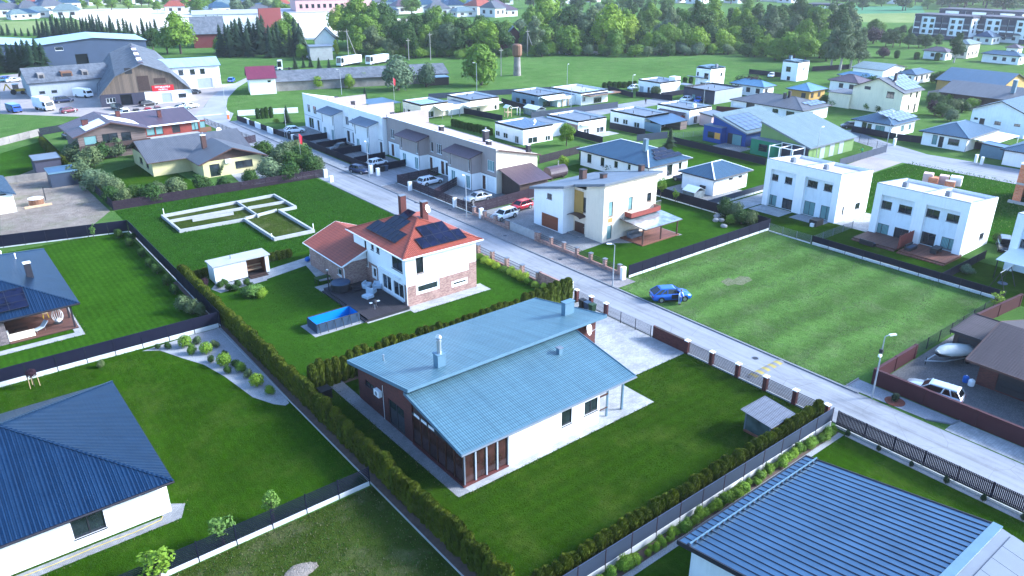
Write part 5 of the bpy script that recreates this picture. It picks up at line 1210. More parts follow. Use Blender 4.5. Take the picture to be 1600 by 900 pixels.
# --- near left: navy hip roofs
lh=thing('family_house','white house under a large navy hip roof beside the slatted fence','house',(-9,48.9,0))
b=(-9.0,48.95,7.75,64.75);oS=px_open('S',b[1],[(72,825,130,848,'wc')],b[0],b[2],2.85)
oS=[(2.05-.0,4.0,.75,2.3,'w')]if not oS else[(onY(73,828,b[1])[0],onY(131,810,b[1])[0],onY(100,852,b[1])[1]+.05,2.55,'w')]
walls(lh,b,2.75,'render_white',oS,[])
r=hip_roof(lh,b,2.9,.42,'roof_navy',.72,'trim_dark','roof_navy')
boxpart(lh,'corner_pillar','render_white',(7.77,48.96,0,8.1,49.5,2.7))
def tile_ribs(th,x0,x1,y0,ze,slope,xhip,m,pitch=.27,course=.38):
    """pressed tile profile on a pitch that faces -y, cut along the 45 degree hip that starts at x1"""
    mb=MB();k=math.sqrt(1+slope*slope);x=x1-.2
    while x>x0:
        ymax=y0+min(x1-x,8.3);n=max(1,int((ymax-y0)*k/course))
        for j in range(n):
            ya=y0+(ymax-y0)*j/n;yb=y0+(ymax-y0)*(j+1)/n;za=ze+(ya-y0)*slope;zb=ze+(yb-y0)*slope;w_=.075
            mb.face([(x-w_,ya,za+.005),(x,ya,za+.045),(x,yb,zb+.03),(x-w_,yb,zb+.0)])
            mb.face([(x,ya,za+.045),(x+w_,ya,za+.005),(x+w_,yb,zb+.0),(x,yb,zb+.03)]);mb.face([(x-w_,ya,za+.0),(x+w_,ya,za+.0),(x,ya,za+.045)])
        x-=pitch
    o=mb.build('tile_profile',m,th);o['kind']='stuff'
mat('tile_navy',(0.024,0.06,0.118),0.33,0.14,0.7,spec=0.6,metal=0.85)
tile_ribs(lh,-5,8.47,48.23,2.9,.42,8.47,'tile_navy')
MB().tube([(-2.2,48.35,.05),(0.5,48.25,.05),(3,48.32,.05),(5.5,48.22,.05),(7.2,48.4,.05),(7.4,48.7,.05)],.016,6).build('garden_hose','hose_yellow');tag(bpy.data.objects['garden_hose'],'yellow garden hose lying along the white wall','hose')
mh2=thing('family_house','stone clad house with navy hip roof, solar panels and furnished terrace','house',(-9,85.5,0))
b=(-9.0,85.7,9.1,105.2);walls(mh2,(-9,92.0,9.1,105.2),2.75,'stone_clad',[(3.2,5.8,.1,2.4,'wc'),(6.1,8.7,.1,2.4,'wc')],[]);walls(mh2,(-9,85.7,2.9,92.0),2.75,'stone_clad')
r=hip_roof(mh2,b,2.9,.36,'roof_navy',.65,'trim_dark','roof_navy',pipe=False);tile_ribs(mh2,-4,9.75,85.05,2.9,.36,9.75,'tile_navy',.3,.4)
boxpart(mh2,'terrace','deck_brown',(2.95,85.4,.02,9.2,91.9,.1))
for x,y in((8.9,85.7),(8.9,88.6)):boxpart(mh2,'terrace_post','trim_dark',(x-.08,y-.08,.1,x+.08,y+.08,2.75))
p=on_plane(r['S'],40,471);solar_grid(mh2,r['S'],p.x-5.0,1.15,[(0,3),(0,3),(0,3)],1.7,1.05)
c=G(46,428,4.3);chimney(mh2,c.x,c.y,3.4,5.6,.62,.62,'trim_dark','trim_white');c=G(25,406,4);MB().lathe([(.07,-.4),(.07,.4),(.12,.42),(.02,.52)],8,(c.x,c.y,4.3)).build('vent_pipe','trim_white',mh2);c=G(3,402,4);MB().lathe([(.07,-.4),(.07,.4),(.12,.42),(.02,.52)],8,(c.x,c.y,4.3)).build('vent_pipe','trim_white',mh2)

# --- near right: standing seam roof
sh_=thing('family_house','grey rendered house under a wide blue standing seam metal roof','house',(31.5,9,0))
b=(31.6,4.0,44.3,21.9);walls(sh_,b,2.95,'render_pale',[],[])
mb=MB();mb.face([(31.6,21.9,2.95),(31.6,4,2.95),(31.6,10.2,4.9)]);mb.face([(44.3,4,2.95),(44.3,21.9,2.95),(44.3,10.2,4.9)]);mb.build('gable','render_pale',sh_)
SZ=lambda y:3.2+(22.42-y)*.163
mb=MB();mb.slab([(30.85,10.2,SZ(10.2)),(44.8,10.2,SZ(10.2)),(44.8,22.42,3.2),(30.85,22.42,3.2)][::1],.1);ro=mb.build('roof','roof_metal_blue',sh_)
S2=lambda y:SZ(10.2)-(10.2-y)*.2
mb=MB();mb.slab([(30.85,1,S2(1)),(44.8,1,S2(1)),(44.8,10.195,S2(10.195)),(30.85,10.195,S2(10.195))],.1);r2=mb.build('rear_roof','roof_metal_slate',sh_)
nS=26
for i in range(nS+1):
    x=30.9+i*(13.85/nS);q=MB();q.bar((x,10.3,SZ(10.3)+.028),(x,22.4,3.2+.02),.03,.042);q.build('seam','seam_dark',ro)
    q=MB();q.bar((x,21.55,SZ(21.55)+.11),(x,21.75,SZ(21.75)+.11),.16,.12);q.build('snow_guard_bracket','seam_dark',ro)
MB().bar((30.9,21.62,SZ(21.62)+.2),(44.75,21.62,SZ(21.62)+.2),.06,.12).build('snow_guard','trim_steelblue',ro)
boxpart(sh_,'ridge_cap','trim_steelblue',(30.85,9.9,SZ(10.2)-.02,44.85,10.45,SZ(10.2)+.07))
fb=MB();fb.bar((30.82,10.2,SZ(10.2)-.1),(30.82,22.45,3.1),.06,.32);fb.bar((30.8,22.47,3.1),(44.85,22.47,3.1),.06,.28);fb.bar((44.83,10.2,SZ(10.2)-.1),(44.83,22.45,3.1),.06,.3);fb.build('fascia','trim_dark',ro)
for i in range(6):
    for j in range(4):
        q=MB();x=36.0+i*1.45;ya=9.3-j*1.75;q.slab([(x,ya-1.7,S2(ya-1.7)+.12),(x+1.42,ya-1.7,S2(ya-1.7)+.12),(x+1.42,ya,S2(ya)+.12),(x,ya,S2(ya)+.12)],.04);q.build('solar_panel','roof_metal_slate',sh_)
area('gravel_bed',rect(20.9,24.3,54.2,24.75),.016,'gravel_white');area('soil_bed',rect(20.9,24.76,54.2,25.6),.018,'soil')
area('gravel_bed',rect(54.1,-6,54.65,24.2),.02,'gravel_white')

# --- brown house, its shed
bw=thing('family_house','dark brown house with garage and dark tiled roof behind the maroon wall','house',(79,8,0))
walls(bw,(71.4,2,83.0,21.2),2.8,'brick_dark',[],[(11.0,19.6,.06,2.4,'gd')])
BZ=lambda x:2.9+(x-69.6)*.28
mb=MB();mb.slab([(69.6,-3,2.9),(76.0,-3,BZ(76)),(76.0,21.9,BZ(76)),(69.6,21.9,2.9)],.14);mb.slab([(76.0,-3,BZ(76)),(84.0,-3,BZ(76)-2.2),(84.0,21.9,BZ(76)-2.2),(76.0,21.9,BZ(76))],.14);ro=mb.build('roof','roof_brown',bw)
fb=MB();fb.bar((69.56,-3,2.8),(69.56,21.9,2.8),.06,.2);fb.bar((69.6,21.93,2.83),(76,21.93,BZ(76)-.07),.05,.2);fb.bar((76,21.93,BZ(76)-.07),(84,21.93,BZ(76)-2.27),.05,.2);fb.build('fascia','trim_brown',ro)
mb=MB();mb.face([(83,21.2,2.8),(71.4,21.2,2.8),(76,21.2,BZ(76)-.2)]);mb.build('gable','brick_dark',bw)
sd=thing('shed','low dark brown garden shed behind the covered boat','shed',(75.8,22.8,0))
sb_=(75.8,22.8,80.4,25.4);walls(sd,sb_,2.3,'wood_dark',[],[(23.2,25.0,.06,2.0,'d')]);mono_roof(sd,sb_,2.31,'x',.04,'roof_brown','wood_dark',.35)
# ---------------------------------------------------------------- terraces along the street
def terrace(label,y0,y1,x0,bays,up_m,low_m,roof_m,trim,doors,hW=7.55,E=83.0,frame='ww',wins=(),split=2.85):
    th=thing('terraced_house',label,'terraced houses',(x0,y0,0))
    zE=5.55;sl_=(zE-hW)/(E-x0)
    lo=[(a,b,.08,2.45,s)for a,b,s in doors];hi=[(a,b,3.6,5.4,s)for a,b,s in wins]
    mb=MB();wall(mb,'W',x0,y0,y1,0,split,lo);mb.build('ground_floor_wall',low_m,th)
    mb=MB();wall(mb,'W',x0,y0,y1,split,hW,hi);mb.build('upper_wall',up_m,th)
    mb=MB();mb.face([(x0,y0,0),(E,y0,0),(E,y0,zE),(x0,y0,hW)]);mb.face([(E,y0,0),(E,y1,0),(E,y1,zE),(E,y0,zE)]);mb.face([(E,y1,0),(x0,y1,0),(x0,y1,hW),(E,y1,zE)]);mb.build('end_wall','render_cream' if up_m=='render_taupe' else 'render_white',th)
    for o in lo:opening(th,'W',x0,*o)
    for o in hi:opening(th,'W',x0,*o)
    mb=MB();mb.slab([(x0+.25,y0-.35,hW-.12+.25*sl_),(E+.5,y0-.35,zE-.12+.5*sl_),(E+.5,y1+.02,zE-.12+.5*sl_),(x0+.25,y1+.02,hW-.12+.25*sl_)],.14);ro=mb.build('roof',roof_m,th)
    boxpart(th,'parapet_cap','trim_white',(x0-.05,y0-.05,hW+.003,x0+.24,y1+.05,hW+.06));MB().bar((x0+.25,y0-.37,hW-.18),(E+.5,y0-.37,zE-.25),.05,.22).build('fascia',trim,ro)
    boxpart(th,'string_course',trim,(x0-.03,y0+.05,split-.03,x0-.003,y1-.05,split+.04))
    for ya,yb in bays:
        X=x0-2.0;mb=MB()
        ho=[(ya+.55,ya+1.75,.15,2.4,frame if frame!='ww' else 'wwc'),(yb-2.2,yb-1.0,.15,2.4,'wwc')];hs=[(ya+.5,ya+.95,3.2,5.35,'ww1'),(yb-.95,yb-.5,3.2,5.35,'ww1')]
        wall(mb,'W',X,ya,yb,0,split,ho);bo=mb.build('bay_lower_wall',low_m,th)
        mb=MB();wall(mb,'W',X,ya,yb,split,5.75,hs);mb.face([(X,ya,split),(x0,ya,split),(x0,ya,6.35),(X,ya,5.75)]);mb.face([(x0,yb,split),(X,yb,split),(X,yb,5.75),(x0,yb,6.35)]);mb.build('bay_upper_wall',up_m,th)
        mb=MB();mb.face([(X,ya,0),(x0,ya,0),(x0,ya,split),(X,ya,split)]);mb.build('bay_side',low_m,th)
        for o in ho+hs:opening(th,'W',X,*o)
        mb=MB();mb.slab([(X-.85,ya-.5,5.66),(x0-.01,ya-.5,6.42),(x0-.01,yb+.5,6.42),(X-.85,yb+.5,5.66)],.16);mb.build('bay_roof','roof_felt' if up_m!='render_taupe' else 'roof_plum',th)
        boxpart(th,'blind_case','trim_white',(X-.12,ya+1.2,5.3,X-.004,(ya+yb)/2-.2,5.42),(X-.12,(ya+yb)/2+.2,5.3,X-.004,yb-1.2,5.42));MB().tube([(X-.05,ya+.04,0),(X-.05,ya+.04,5.6)],.045,6).build('downpipe',trim,th)
    return th,(lambda x:hW-.12+(x-x0)*sl_)
tt,tz=terrace('taupe and white terrace with projecting bays and mauve roof beside the brown shed',97.5,132.6,74.2,[(101.7,108.8),(118.0,125.0)],'render_taupe','render_white','roof_felt_mauve','trim_brown',
    [(98.0,100.0,'gw'),(100.5,101.4,'db'),(109.2,111.2,'gw'),(111.6,112.6,'ww1'),(113.0,114.0,'db'),(114.4,116.4,'gw'),(116.8,117.7,'db'),(125.6,127.0,'ww1'),(128,130,'gw'),(130.6,131.6,'db')],
    wins=[(98.1,99.9,'wwc3'),(110.0,111.8,'ww3'),(113.6,115.2,'ww3'),(116.4,117.2,'ww1'),(126.6,128.0,'ww'),(130.2,131.6,'ww')])
for y,hgt_ in((107.4,1.7),(103.9,.8),(118.5,1.0)):chimney(tt,79.5 if hgt_>1 else 77.5,y,tz(79)-.2,tz(78)+hgt_,.9 if hgt_>1 else .7,.8,'trim_dark','trim_white',hgt_>1.5)
chimney(tt,81.8,98.5,5.5,7.0,.6,.6,'trim_dark','trim_white')
boxpart(tt,'party_wall','render_taupe',(74.2,132.61,0,83.8,132.9,7.95))
tt2,tz2=terrace('white terrace with slate blue bay roofs at the far end of the street',133.2,169.6,73.3,[(135.0,141.6),(150.2,156.6)],'render_white','render_white','roof_felt_mauve','trim_grey',
    [(133.6,134.6,'d'),(142.2,143.4,'d'),(144,146.2,'ww'),(147.4,148.6,'d'),(157.2,158.4,'d'),(159,161.2,'g'),(162,163.0,'d'),(165,167.5,'ww')],
    wins=[(142.3,143.1,'ww1'),(144.4,146,'ww'),(147.5,148.9,'ww'),(157.2,158,'ww1'),(159.4,161,'ww'),(163,164.6,'ww'),(166.2,167.6,'ww')])
for y in(138,148,155,163):chimney(tt2,78.5,y,tz2(78.5)-.2,tz2(78.5)+.7,.7,.6,'trim_dark','trim_dark')
for y in(145.5,158):boxpart(tt2,'roof_upstand','render_taupe',(74,y,5.6,83.3,y+.25,7.75))
so_=thing('shed','brown timber shed with mono pitch plum roof against the terrace end','shed',(75.5,92.4,0));walls(so_,(75.2,92.6,81.2,97.3),2.5,'wood_dark');mb=MB();mb.slab([(74.6,92.0,2.75),(81.6,92.0,2.75),(81.6,97.45,4.2),(74.6,97.45,4.2)],.12);mb.build('roof','roof_plum',so_);mb=MB();mb.face([(75.2,97.3,2.5),(75.2,92.6,2.5),(75.2,97.3,4.0)]);mb.build('gable','wood_dark',so_)

# ---------------------------------------------------------------- estate: flat roofed cubes (top corners read at parapet height)
def flat(label,sw,se,nw,h,S=(),W=(),wm='render_white',rm='roof_felt',cop='trim_white',bits=3,name='house'):
    p=G(*sw,h);b=(p.x,p.y,max(G(*se,h).x,p.x+4),max(G(*nw,h).y,p.y+4))
    th,b,r=house(label,None,None,None,h,wm,('flat',rm,cop),S,W,box=b,bits=bits,name=name);return th,b,r
def cA(l):return cv(760,120,8,l)
def cB(l):return cv(940,120,8,l)
def cC(l):return cv(1080,80,8,l)
def cD(l):return cv(1080,160,8,l)
def cE(l):return cv(1260,120,8,l)
def cF(l):return cv(1400,120,8,l)
def cK(l):return cv(1200,0,4,l)
def c2(l):return cv(400,0,4,l)
th,b,r=flat('white cubic house with its whole flat roof under solar panels',A8(460,650),A8(880,600),A8(80,565),3.44,cA([(520,745,638,855,'ww'),(735,730,800,850,'ww')]),cA([(115,670,165,745,'ww'),(210,695,265,775,'ww'),(355,735,400,825,'ww')]),bits=0)
nx,ny=int((b[2]-b[0]-1.2)/1.1),int((b[3]-b[1]-1.2)/1.8)
for i in range(nx):
    for j in range(ny):
        x,y=b[0]+.6+i*1.12,b[1]+.6+j*1.82;q=MB();q.slab([(x,y,3.22),(x+1.05,y,3.22),(x+1.05,y+1.7,3.5),(x,y+1.7,3.5)],.04);q.build('solar_panel','solar_shiny',th)
x,z=onY(850,191,b[1]+4);dish(th,b[2]-2.5,b[1]+3,3.9,.45,(.3,-.9,.2),(b[2]-2.5,b[1]+3,3.1))
th,b,r=flat('white cubic house with brick flank and white garden terrace',A8(1148,555),A8(1540,505),A8(765,465),3.44,cA([(1215,645,1285,755,'ww'),(1370,620,1470,735,'ww')]),[])
boxpart(th,'flank_cladding','brick_mixed',(b[0]-.06,b[1]+.05,0,b[0]-.004,b[1]+4.5,2.6));boxpart(th,'wing','render_pale',(b[0]-5.6,b[1]+3.6,0,b[0]-.07,b[1]+12,2.7));boxpart(th,'wing_roof','roof_felt',(b[0]-5.4,b[1]+3.8,2.71,b[0]-.1,b[1]+11.8,2.76));boxpart(th,'terrace','paver_light',(b[0]+1,b[1]-3.2,.01,b[2]+1,b[1]-.02,.08));mb=MB();mb.slab([(b[0]+.6,b[1]-1,2.5),(b[0]+4.6,b[1]-1,2.5),(b[0]+4.6,b[1]-.02,2.7),(b[0]+.6,b[1]-.02,2.7)],.06);mb.build('awning','canvas_white',th)
th,b,r=flat('blue grey cubic house with a wide white awning',A8(650,235),A8(985,195),A8(345,165),3.2,cA([(705,300,800,375,'w'),(860,310,930,370,'w')]),cA([(370,257,415,322,'w1'),(450,272,495,340,'w1'),(556,292,600,365,'w1')]),'render_bluegrey')
mb=MB();mb.slab([(b[0]+.8,b[1]-3.2,2.2),(b[2]-.2,b[1]-3.2,2.2),(b[2]-.2,b[1]-.02,2.75),(b[0]+.8,b[1]-.02,2.75)],.05);mb.build('awning','canvas_white',th)
th,b,r=flat('white cubic house with a brown timber eave and roof terrace solar panels',A8(1185,200),A8(1500,150),A8(875,120),3.3,cA([(1200,250,1240,315,'ww'),(1340,245,1440,330,'w3')]),[],rm='roof_felt_pale')
boxpart(th,'timber_eave','wood_brown',(b[0]+.5,b[1]-2.8,2.55,b[2]+2.2,b[1]-.02,2.75));boxpart(th,'eave_solar','solar_shiny',(b[0]+1,b[1]-2.5,2.76,b[2],b[1]-.3,2.82));boxpart(th,'wing','render_pale',(b[0]-6.5,b[1]+2,0,b[0]-.02,b[1]+10,2.5));boxpart(th,'wing_roof','roof_felt',(b[0]-6.3,b[1]+2.2,2.51,b[0]-.05,b[1]+9.8,2.56));boxpart(th,'porch_post','wood_pale',(b[0]-3.0,b[1]+1.7,0,b[0]-2.8,b[1]+1.9,2.5),(b[0]-5.0,b[1]+1.7,0,b[0]-4.8,b[1]+1.9,2.5))
for i in range(6):boxpart(th,'roof_panel','solar_shiny',(b[0]+1+i*1.6,b[1]+1.2,3.05,b[0]+2.4+i*1.6,b[1]+2.6,3.1))
th,b,r=flat('cream cubic house with panelled roof and glazed lean to by the blue carport',T2(1030,655),T2(1228,640),T2(895,628),3.4,c2([(1065,692,1112,735,'ww')]),c2([(908,672,930,705,'ww1'),(945,680,965,712,'ww1'),(990,692,1012,728,'ww1')]),'render_cream',bits=0)
for i in range(int((b[2]-b[0]-1)/1.2)):
    for j in range(3):boxpart(th,'solar_panel','solar_shiny',(b[0]+.5+i*1.2,b[1]+.8+j*2.4,3.15,b[0]+1.6+i*1.2,b[1]+3.0+j*2.4,3.2))
mb=MB();mb.slab([(b[2]-4.2,b[1]-3.6,2.1),(b[2]+1.2,b[1]-3.6,2.1),(b[2]+1.2,b[1]-.02,2.8),(b[2]-4.2,b[1]-.02,2.8)],.05);mb.build('lean_to_roof','panel_white',th);boxpart(th,'lean_to_post','trim_grey',(b[2]-4.1,b[1]-3.5,0,b[2]-4,b[1]-3.4,2.08),(b[2]-1.5,b[1]-3.5,0,b[2]-1.4,b[1]-3.4,2.08),(b[2]+1,b[1]-3.5,0,b[2]+1.1,b[1]-3.4,2.08))
th,b,r=flat('cream cubic house with a white patio canopy at the meadow edge',T2(1340,625),T2(1533,605),T2(1208,590),3.3,c2([(1380,672,1400,706,'ww'),(1490,655,1505,695,'ww1')]),[],'render_cream')
mb=MB();mb.slab([(b[0]-3,b[1]-3.6,2.35),(b[2]-1.5,b[1]-3.6,2.35),(b[2]-1.5,b[1]-.02,2.75),(b[0]-3,b[1]-.02,2.75)],.06);mb.build('canopy','canvas_white',th);boxpart(th,'wing','render_pale',(b[0]-6,b[1]+1,0,b[0]-.02,b[1]+8,2.4));boxpart(th,'wing_roof','roof_felt',(b[0]-5.8,b[1]+1.2,2.41,b[0]-.05,b[1]+7.8,2.46))
cpx=thing('carport','blue roofed carport beside a dark fence behind the white terrace','carport',G(590,172));c0=[G(*q,2.4)for q in((565,160),(590,164.5),(617,157.5),(597.5,152))];xs=[p.x for p in c0];ys2=[p.y for p in c0]
boxpart(cpx,'roof','roof_metal_blue',(min(xs),min(ys2),2.3,max(xs),max(ys2),2.42))
for x in(min(xs)+.2,max(xs)-.3):
    for y in(min(ys2)+.2,max(ys2)-.3):boxpart(cpx,'post','trim_dark',(x,y,0,x+.12,y+.12,2.29))
th,b,r=flat('flat white house with blue door behind the round shrub',B8(740,72),B8(1000,40),B8(445,32),3.6,cB([(762,150,776,230,'w1')]),cB([(475,115,520,205,'g'),(575,128,598,218,'d'),(632,136,650,156,'w1')]))
boxpart(th,'raised_corner','render_white',(b[2]-2.2,b[1]+.004,3.0,b[2]-.004,b[1]+2.4,4.5));boxpart(th,'pergola','trim_grey',(b[2]+.3,b[1]-2,2.2,b[2]+3.4,b[1]+1.5,2.3),(b[2]+3.2,b[1]-2,0,b[2]+3.3,b[1]-1.9,2.2),(b[2]+.4,b[1]-2,0,b[2]+.5,b[1]-1.9,2.2))
th,b,r=flat('white cubic house with a slate blue lean to porch',B8(540,495),B8(885,450),B8(115,410),3.2,[],cB([(155,502,210,575,'ww'),(266,527,322,600,'ww'),(406,563,468,642,'ww')]))
mb=MB();mb.slab([(b[0]+.1,b[1]-5,2.05),(b[2]+1,b[1]-5,2.05),(b[2]+1,b[1]-.02,2.85),(b[0]+.1,b[1]-.02,2.85)],.08);mb.build('porch_roof','roof_metal_blue',th);boxpart(th,'porch_side','render_bluegrey',(b[0]+.12,b[1]-4.8,0,b[0]+.22,b[1]-.02,2.0));boxpart(th,'porch_store','wood_siding',(b[2]-1.4,b[1]-4.8,0,b[2]+.8,b[1]-.4,2.0));boxpart(th,'porch_back','pane',(b[0]+2,b[1]-.06,.1,b[2]-1.5,b[1]-.01,2.1))
th,b,r=flat('white cubic house with a pink annexe and patio door',B8(1105,405),B8(1425,365),B8(685,335),3.7,cB([(1147,488,1200,600,'ww')]),[])
mb=MB();mb.slab([(b[0]-2.2,b[1]+1,2.1),(b[0]-.02,b[1]+1,2.7),(b[0]-.02,b[1]+9,2.7),(b[0]-2.2,b[1]+9,2.1)],.06);mb.build('side_canopy','roof_plum',th);boxpart(th,'side_store','wood_red',(b[0]-1.8,b[1]+1.2,0,b[0]-.03,b[1]+4.5,2.05));boxpart(th,'roof_unit','trim_white',(b[0]+4,b[1]+2,3.3,b[0]+4.8,b[1]+2.6,4.1))
house('pink rendered garden shed with a grey mono pitch roof',None,None,None,2.4,'render_pink',('mono','y',.08,'roof_felt'),[],[],name='shed',cat='shed',oh=.25,box=(G(*B8(1380,492),2.5).x,G(*B8(1380,492),2.5).y,G(*B8(1550,460),2.5).x,G(*B8(1285,455),2.5).y))
th,b,r=flat('charcoal cubic house with a pale grey end wall',B8(1415,180),C8(540,430),B8(1070,115),3.5,cB([(1478,240,1490,330,'w1')]),cB([(1130,215,1165,285,'wc'),(1225,225,1245,265,'w1')]),'render_dark',cop='trim_dark')
boxpart(th,'end_facing','render_grey',(b[0]+.1,b[1]-.06,0,b[2],b[1]-.02,3.45))
th,b,r=flat('tall white cube house at the meadow with slate roof edge',C8(250,215),C8(455,195),C8(45,195),6.0,cC([(362,268,390,315,'w1')]),cC([(165,272,213,348,'w'),(75,257,92,305,'w1'),(115,388,180,420,'w')]),cop='trim_steelblue')
boxpart(th,'roof_slope','roof_metal_blue',(b[0]+.3,b[1]+2.2,5.7,b[2]-.4,b[3]-.3,6.3));boxpart(th,'balcony','trim_grey',(b[0]-1.2,b[1]+2,3.0,b[0]-.02,b[1]+8,3.12));boxpart(th,'roof_unit','trim_grey',(b[2]-3,b[1]+1,5.6,b[2]-2.2,b[1]+1.6,6.8))
th,b,r=flat('tall white cube house beside the pale car and the spruce',C8(1345,135),C8(1520,120),C8(1140,115),6.0,cC([(1398,198,1422,238,'w1')]),cC([(1190,190,1240,258,'w'),(1197,312,1232,360,'d')]),cop='trim_steelblue')
boxpart(th,'roof_slope','roof_metal_blue',(b[0]+.3,b[1]+2.2,5.7,b[2]-.4,b[3]-.3,6.2));chimney(th,(b[0]+b[2])/2,b[1]+5,5.6,7.3,.8,.8,'trim_steelblue','trim_dark')

# ---------------------------------------------------------------- estate: hipped bungalows (eave corners read at eave height)
def hipx(label,sw,se,nw,h,slope,rm,S=(),W=(),wm='render_white',oh=.6,cap=None,trim='trim_dark',name='house'):
    p=G(*sw,h);X1=G(*se,h).x if isinstance(se,tuple)else p.x+se;Y1=G(*nw,h).y if isinstance(nw,tuple)else p.y+nw
    b=(p.x+oh,p.y+oh,X1-oh,Y1-oh);th,b,r=house(label,None,None,None,h-.05,wm,('hip',slope,rm),S,W,box=b,oh=oh,cap=cap,trim=trim,name=name);return th,b,r
c7=lambda l:cv(820,240,6.154,l);c4=lambda l:cv(800,200,4,l)
th,b,r=hipx('white bungalow with wide blue grey hip roof and chimney behind the cream house',(1014,262),(1086,247),(902,232),3.1,.36,'roof_bluegrey',c4([(965,225,1005,300,'w'),(1040,212,1062,258,'w1')]),c4([(472,160,495,220,'w1'),(555,182,575,240,'w1'),(640,205,660,250,'w1'),(725,225,740,262,'w1')]),cap='trim_white')
chimney(th,b[0]+3.6,b[1]+4.2,4.0,6.6,.7,.7,'trim_steelblue','trim_grey')
p=on_plane(r['S'],1035,255)
solar_grid(th,r['S'],r['A'][0]-2.4,1.4,[(0,4),(.5,3),(1,2)],1.7,1.05)
th,b,r=hipx('small white hip roofed garage with two slit windows',(1117,281),(1176,265),(1064,265),3.0,.42,'roof_bluegrey',c4([(1355,308,1382,326,'w1'),(1415,295,1440,312,'w1')]),[],cap='trim_white',name='garage')
boxpart(th,'wall_unit','trim_dark',(b[0]-.35,b[1]+1.5,.9,b[0]-.02,b[1]+2.5,1.4))
th,b,r=hipx('long white bungalow with slate grey hip roof and open carport',C8(1400,745),(1300,164),C8(500,595),3.0,.3,'roof_darkgrey',cC([(1440,755,1522,855,'wc')])+cE([(10,435,85,530,'wc')]),cC([(1018,715,1085,775,'w'),(1190,745,1282,825,'w'),(690,640,780,770,'gd')]))
chimney(th,b[0]+4,b[3]-12,3.6,5.6,.6,.6,'trim_dark','trim_dark');chimney(th,b[0]+5,b[1]+7,3.8,6,.6,.6,'trim_dark','trim_dark');boxpart(th,'carport_pillar','render_white',(b[0]-.02,b[3]+.1,0,b[0]+.5,b[3]+.5,2.9))
p=on_plane(r['S'],*C8(1500,690));solar_grid(th,r['S'],p.x,1.3,[(0,4),(-.5,4)],1.7,1.1,'solar_shiny')
th,b,r=hipx('white bungalow whose hip roof carries bright glinting solar panels',E8(1090,608),E8(1450,530),E8(600,515),3.0,.38,'roof_bluegrey',cE([(1172,605,1228,685,'wc'),(1270,590,1315,660,'wc'),(1338,572,1362,612,'w1')]),cE([(868,602,970,692,'wc'),(700,562,738,700,'w1'),(765,582,800,706,'w1')]),cap='trim_steelblue')
p=on_plane(r['S'],*E8(1170,570));solar_grid(th,r['S'],p.x,.8,[(0,5),(-.4,5),(-.9,5),(-1.2,4)],1.7,1.1,'solar_shiny')
th,b,r=hipx('white bungalow with plain blue grey hip roof and carport at the street',F8(920,772),F8(1335,665),F8(330,660),2.9,.38,'roof_bluegrey',cF([(992,762,1048,845,'w1'),(1088,740,1138,825,'w')]),cF([(660,765,780,865,'w'),(545,742,578,870,'d'),(465,722,500,850,'wc1')]),cap='trim_steelblue')
mb=MB();mb.slab([(b[0]+2,b[1]-4.6,2.2),(b[2]+1,b[1]-4.6,2.2),(b[2]+1,b[1]-.3,2.4),(b[0]+2,b[1]-.3,2.4)],.06);co=mb.build('carport_roof','panel_white',th);boxpart(th,'carport_post','trim_white',(b[0]+2.1,b[1]-4.5,0,b[0]+2.2,b[1]-4.4,2.1),(b[2]+.8,b[1]-4.5,0,b[2]+.9,b[1]-4.4,2.1))
hipx('white bungalow corner with blue hip roof and blue shed before it',(1652,247),12,(1576,228),3.0,.38,'roof_bluegrey',[],[])
house('small blue metal shed at the street corner',None,None,None,2.2,'trim_steelblue',('mono','y',.06,'roof_metal_blue'),[],[],name='shed',cat='shed',oh=.12,box=(G(1564,250).x,G(1564,250).y,G(1564,250).x+3,G(1564,250).y+4))
# far estate hips
for lb,sw,se,nw,h,sl_,rm,wm in(
    ('far bungalow with pale blue hip roof and dark solar panels',C8(910,452),C8(1095,428),C8(450,395),3.0,.42,'roof_skyblue','render_white'),
    ('ochre bungalow with sky blue hip roof',K4(265,572),K4(478,565),K4(145,545),3.0,.40,'roof_skyblue','render_ochre'),
    ('white bungalow with plum brown hip roof',K4(565,520),K4(630,500),K4(380,495),3.0,.42,'roof_plum','render_white'),
    ('white bungalow with bright blue hip roof behind the plum roof',K4(650,490),K4(745,485),K4(520,450),3.0,.40,'roof_skyblue','render_white'),
    ('white bungalow with blue grey hip roof before the meadow',K4(925,468),K4(1068,450),K4(815,452),3.0,.38,'roof_bluegrey','render_white'),
    ('far white house with mauve grey hip roof by the birch',K4(1120,325),K4(1180,318),K4(940,315),3.2,.4,'roof_plum','render_white'),
    ('wide white bungalow with blue grey hip roof across the far lawn',K4(1580,352),K4(1640,345),K4(1305,335),3.2,.38,'roof_bluegrey','render_white'),
    ('far cream two storey house with pale hip roof behind the birch',K4(1262,278),K4(1330,265),K4(1120,272),5.4,.4,'roof_seam_grey','render_cream'),
    ('far house with plum pyramid roof',K4(1570,300),K4(1640,296),K4(1450,298),3.4,.45,'roof_plum','render_white')):
    th,b,r=hipx(lb,sw,se,nw,h,sl_,rm,[],[],wm)
    n=int((b[3]-b[1])/3.2)
    for k in range(n):
        yy=b[1]+1+k*3.2;boxpart(th,'window','frame_dark',(b[0]-.04,yy,1.0,b[0]-.006,yy+1.3,2.3))
    for k in range(max(1,int((b[2]-b[0])/3.4))):boxpart(th,'window','frame_dark',(b[0]+1+k*3.4,b[1]-.04,1.0,b[0]+2.2+k*3.4,b[1]-.006,2.3))
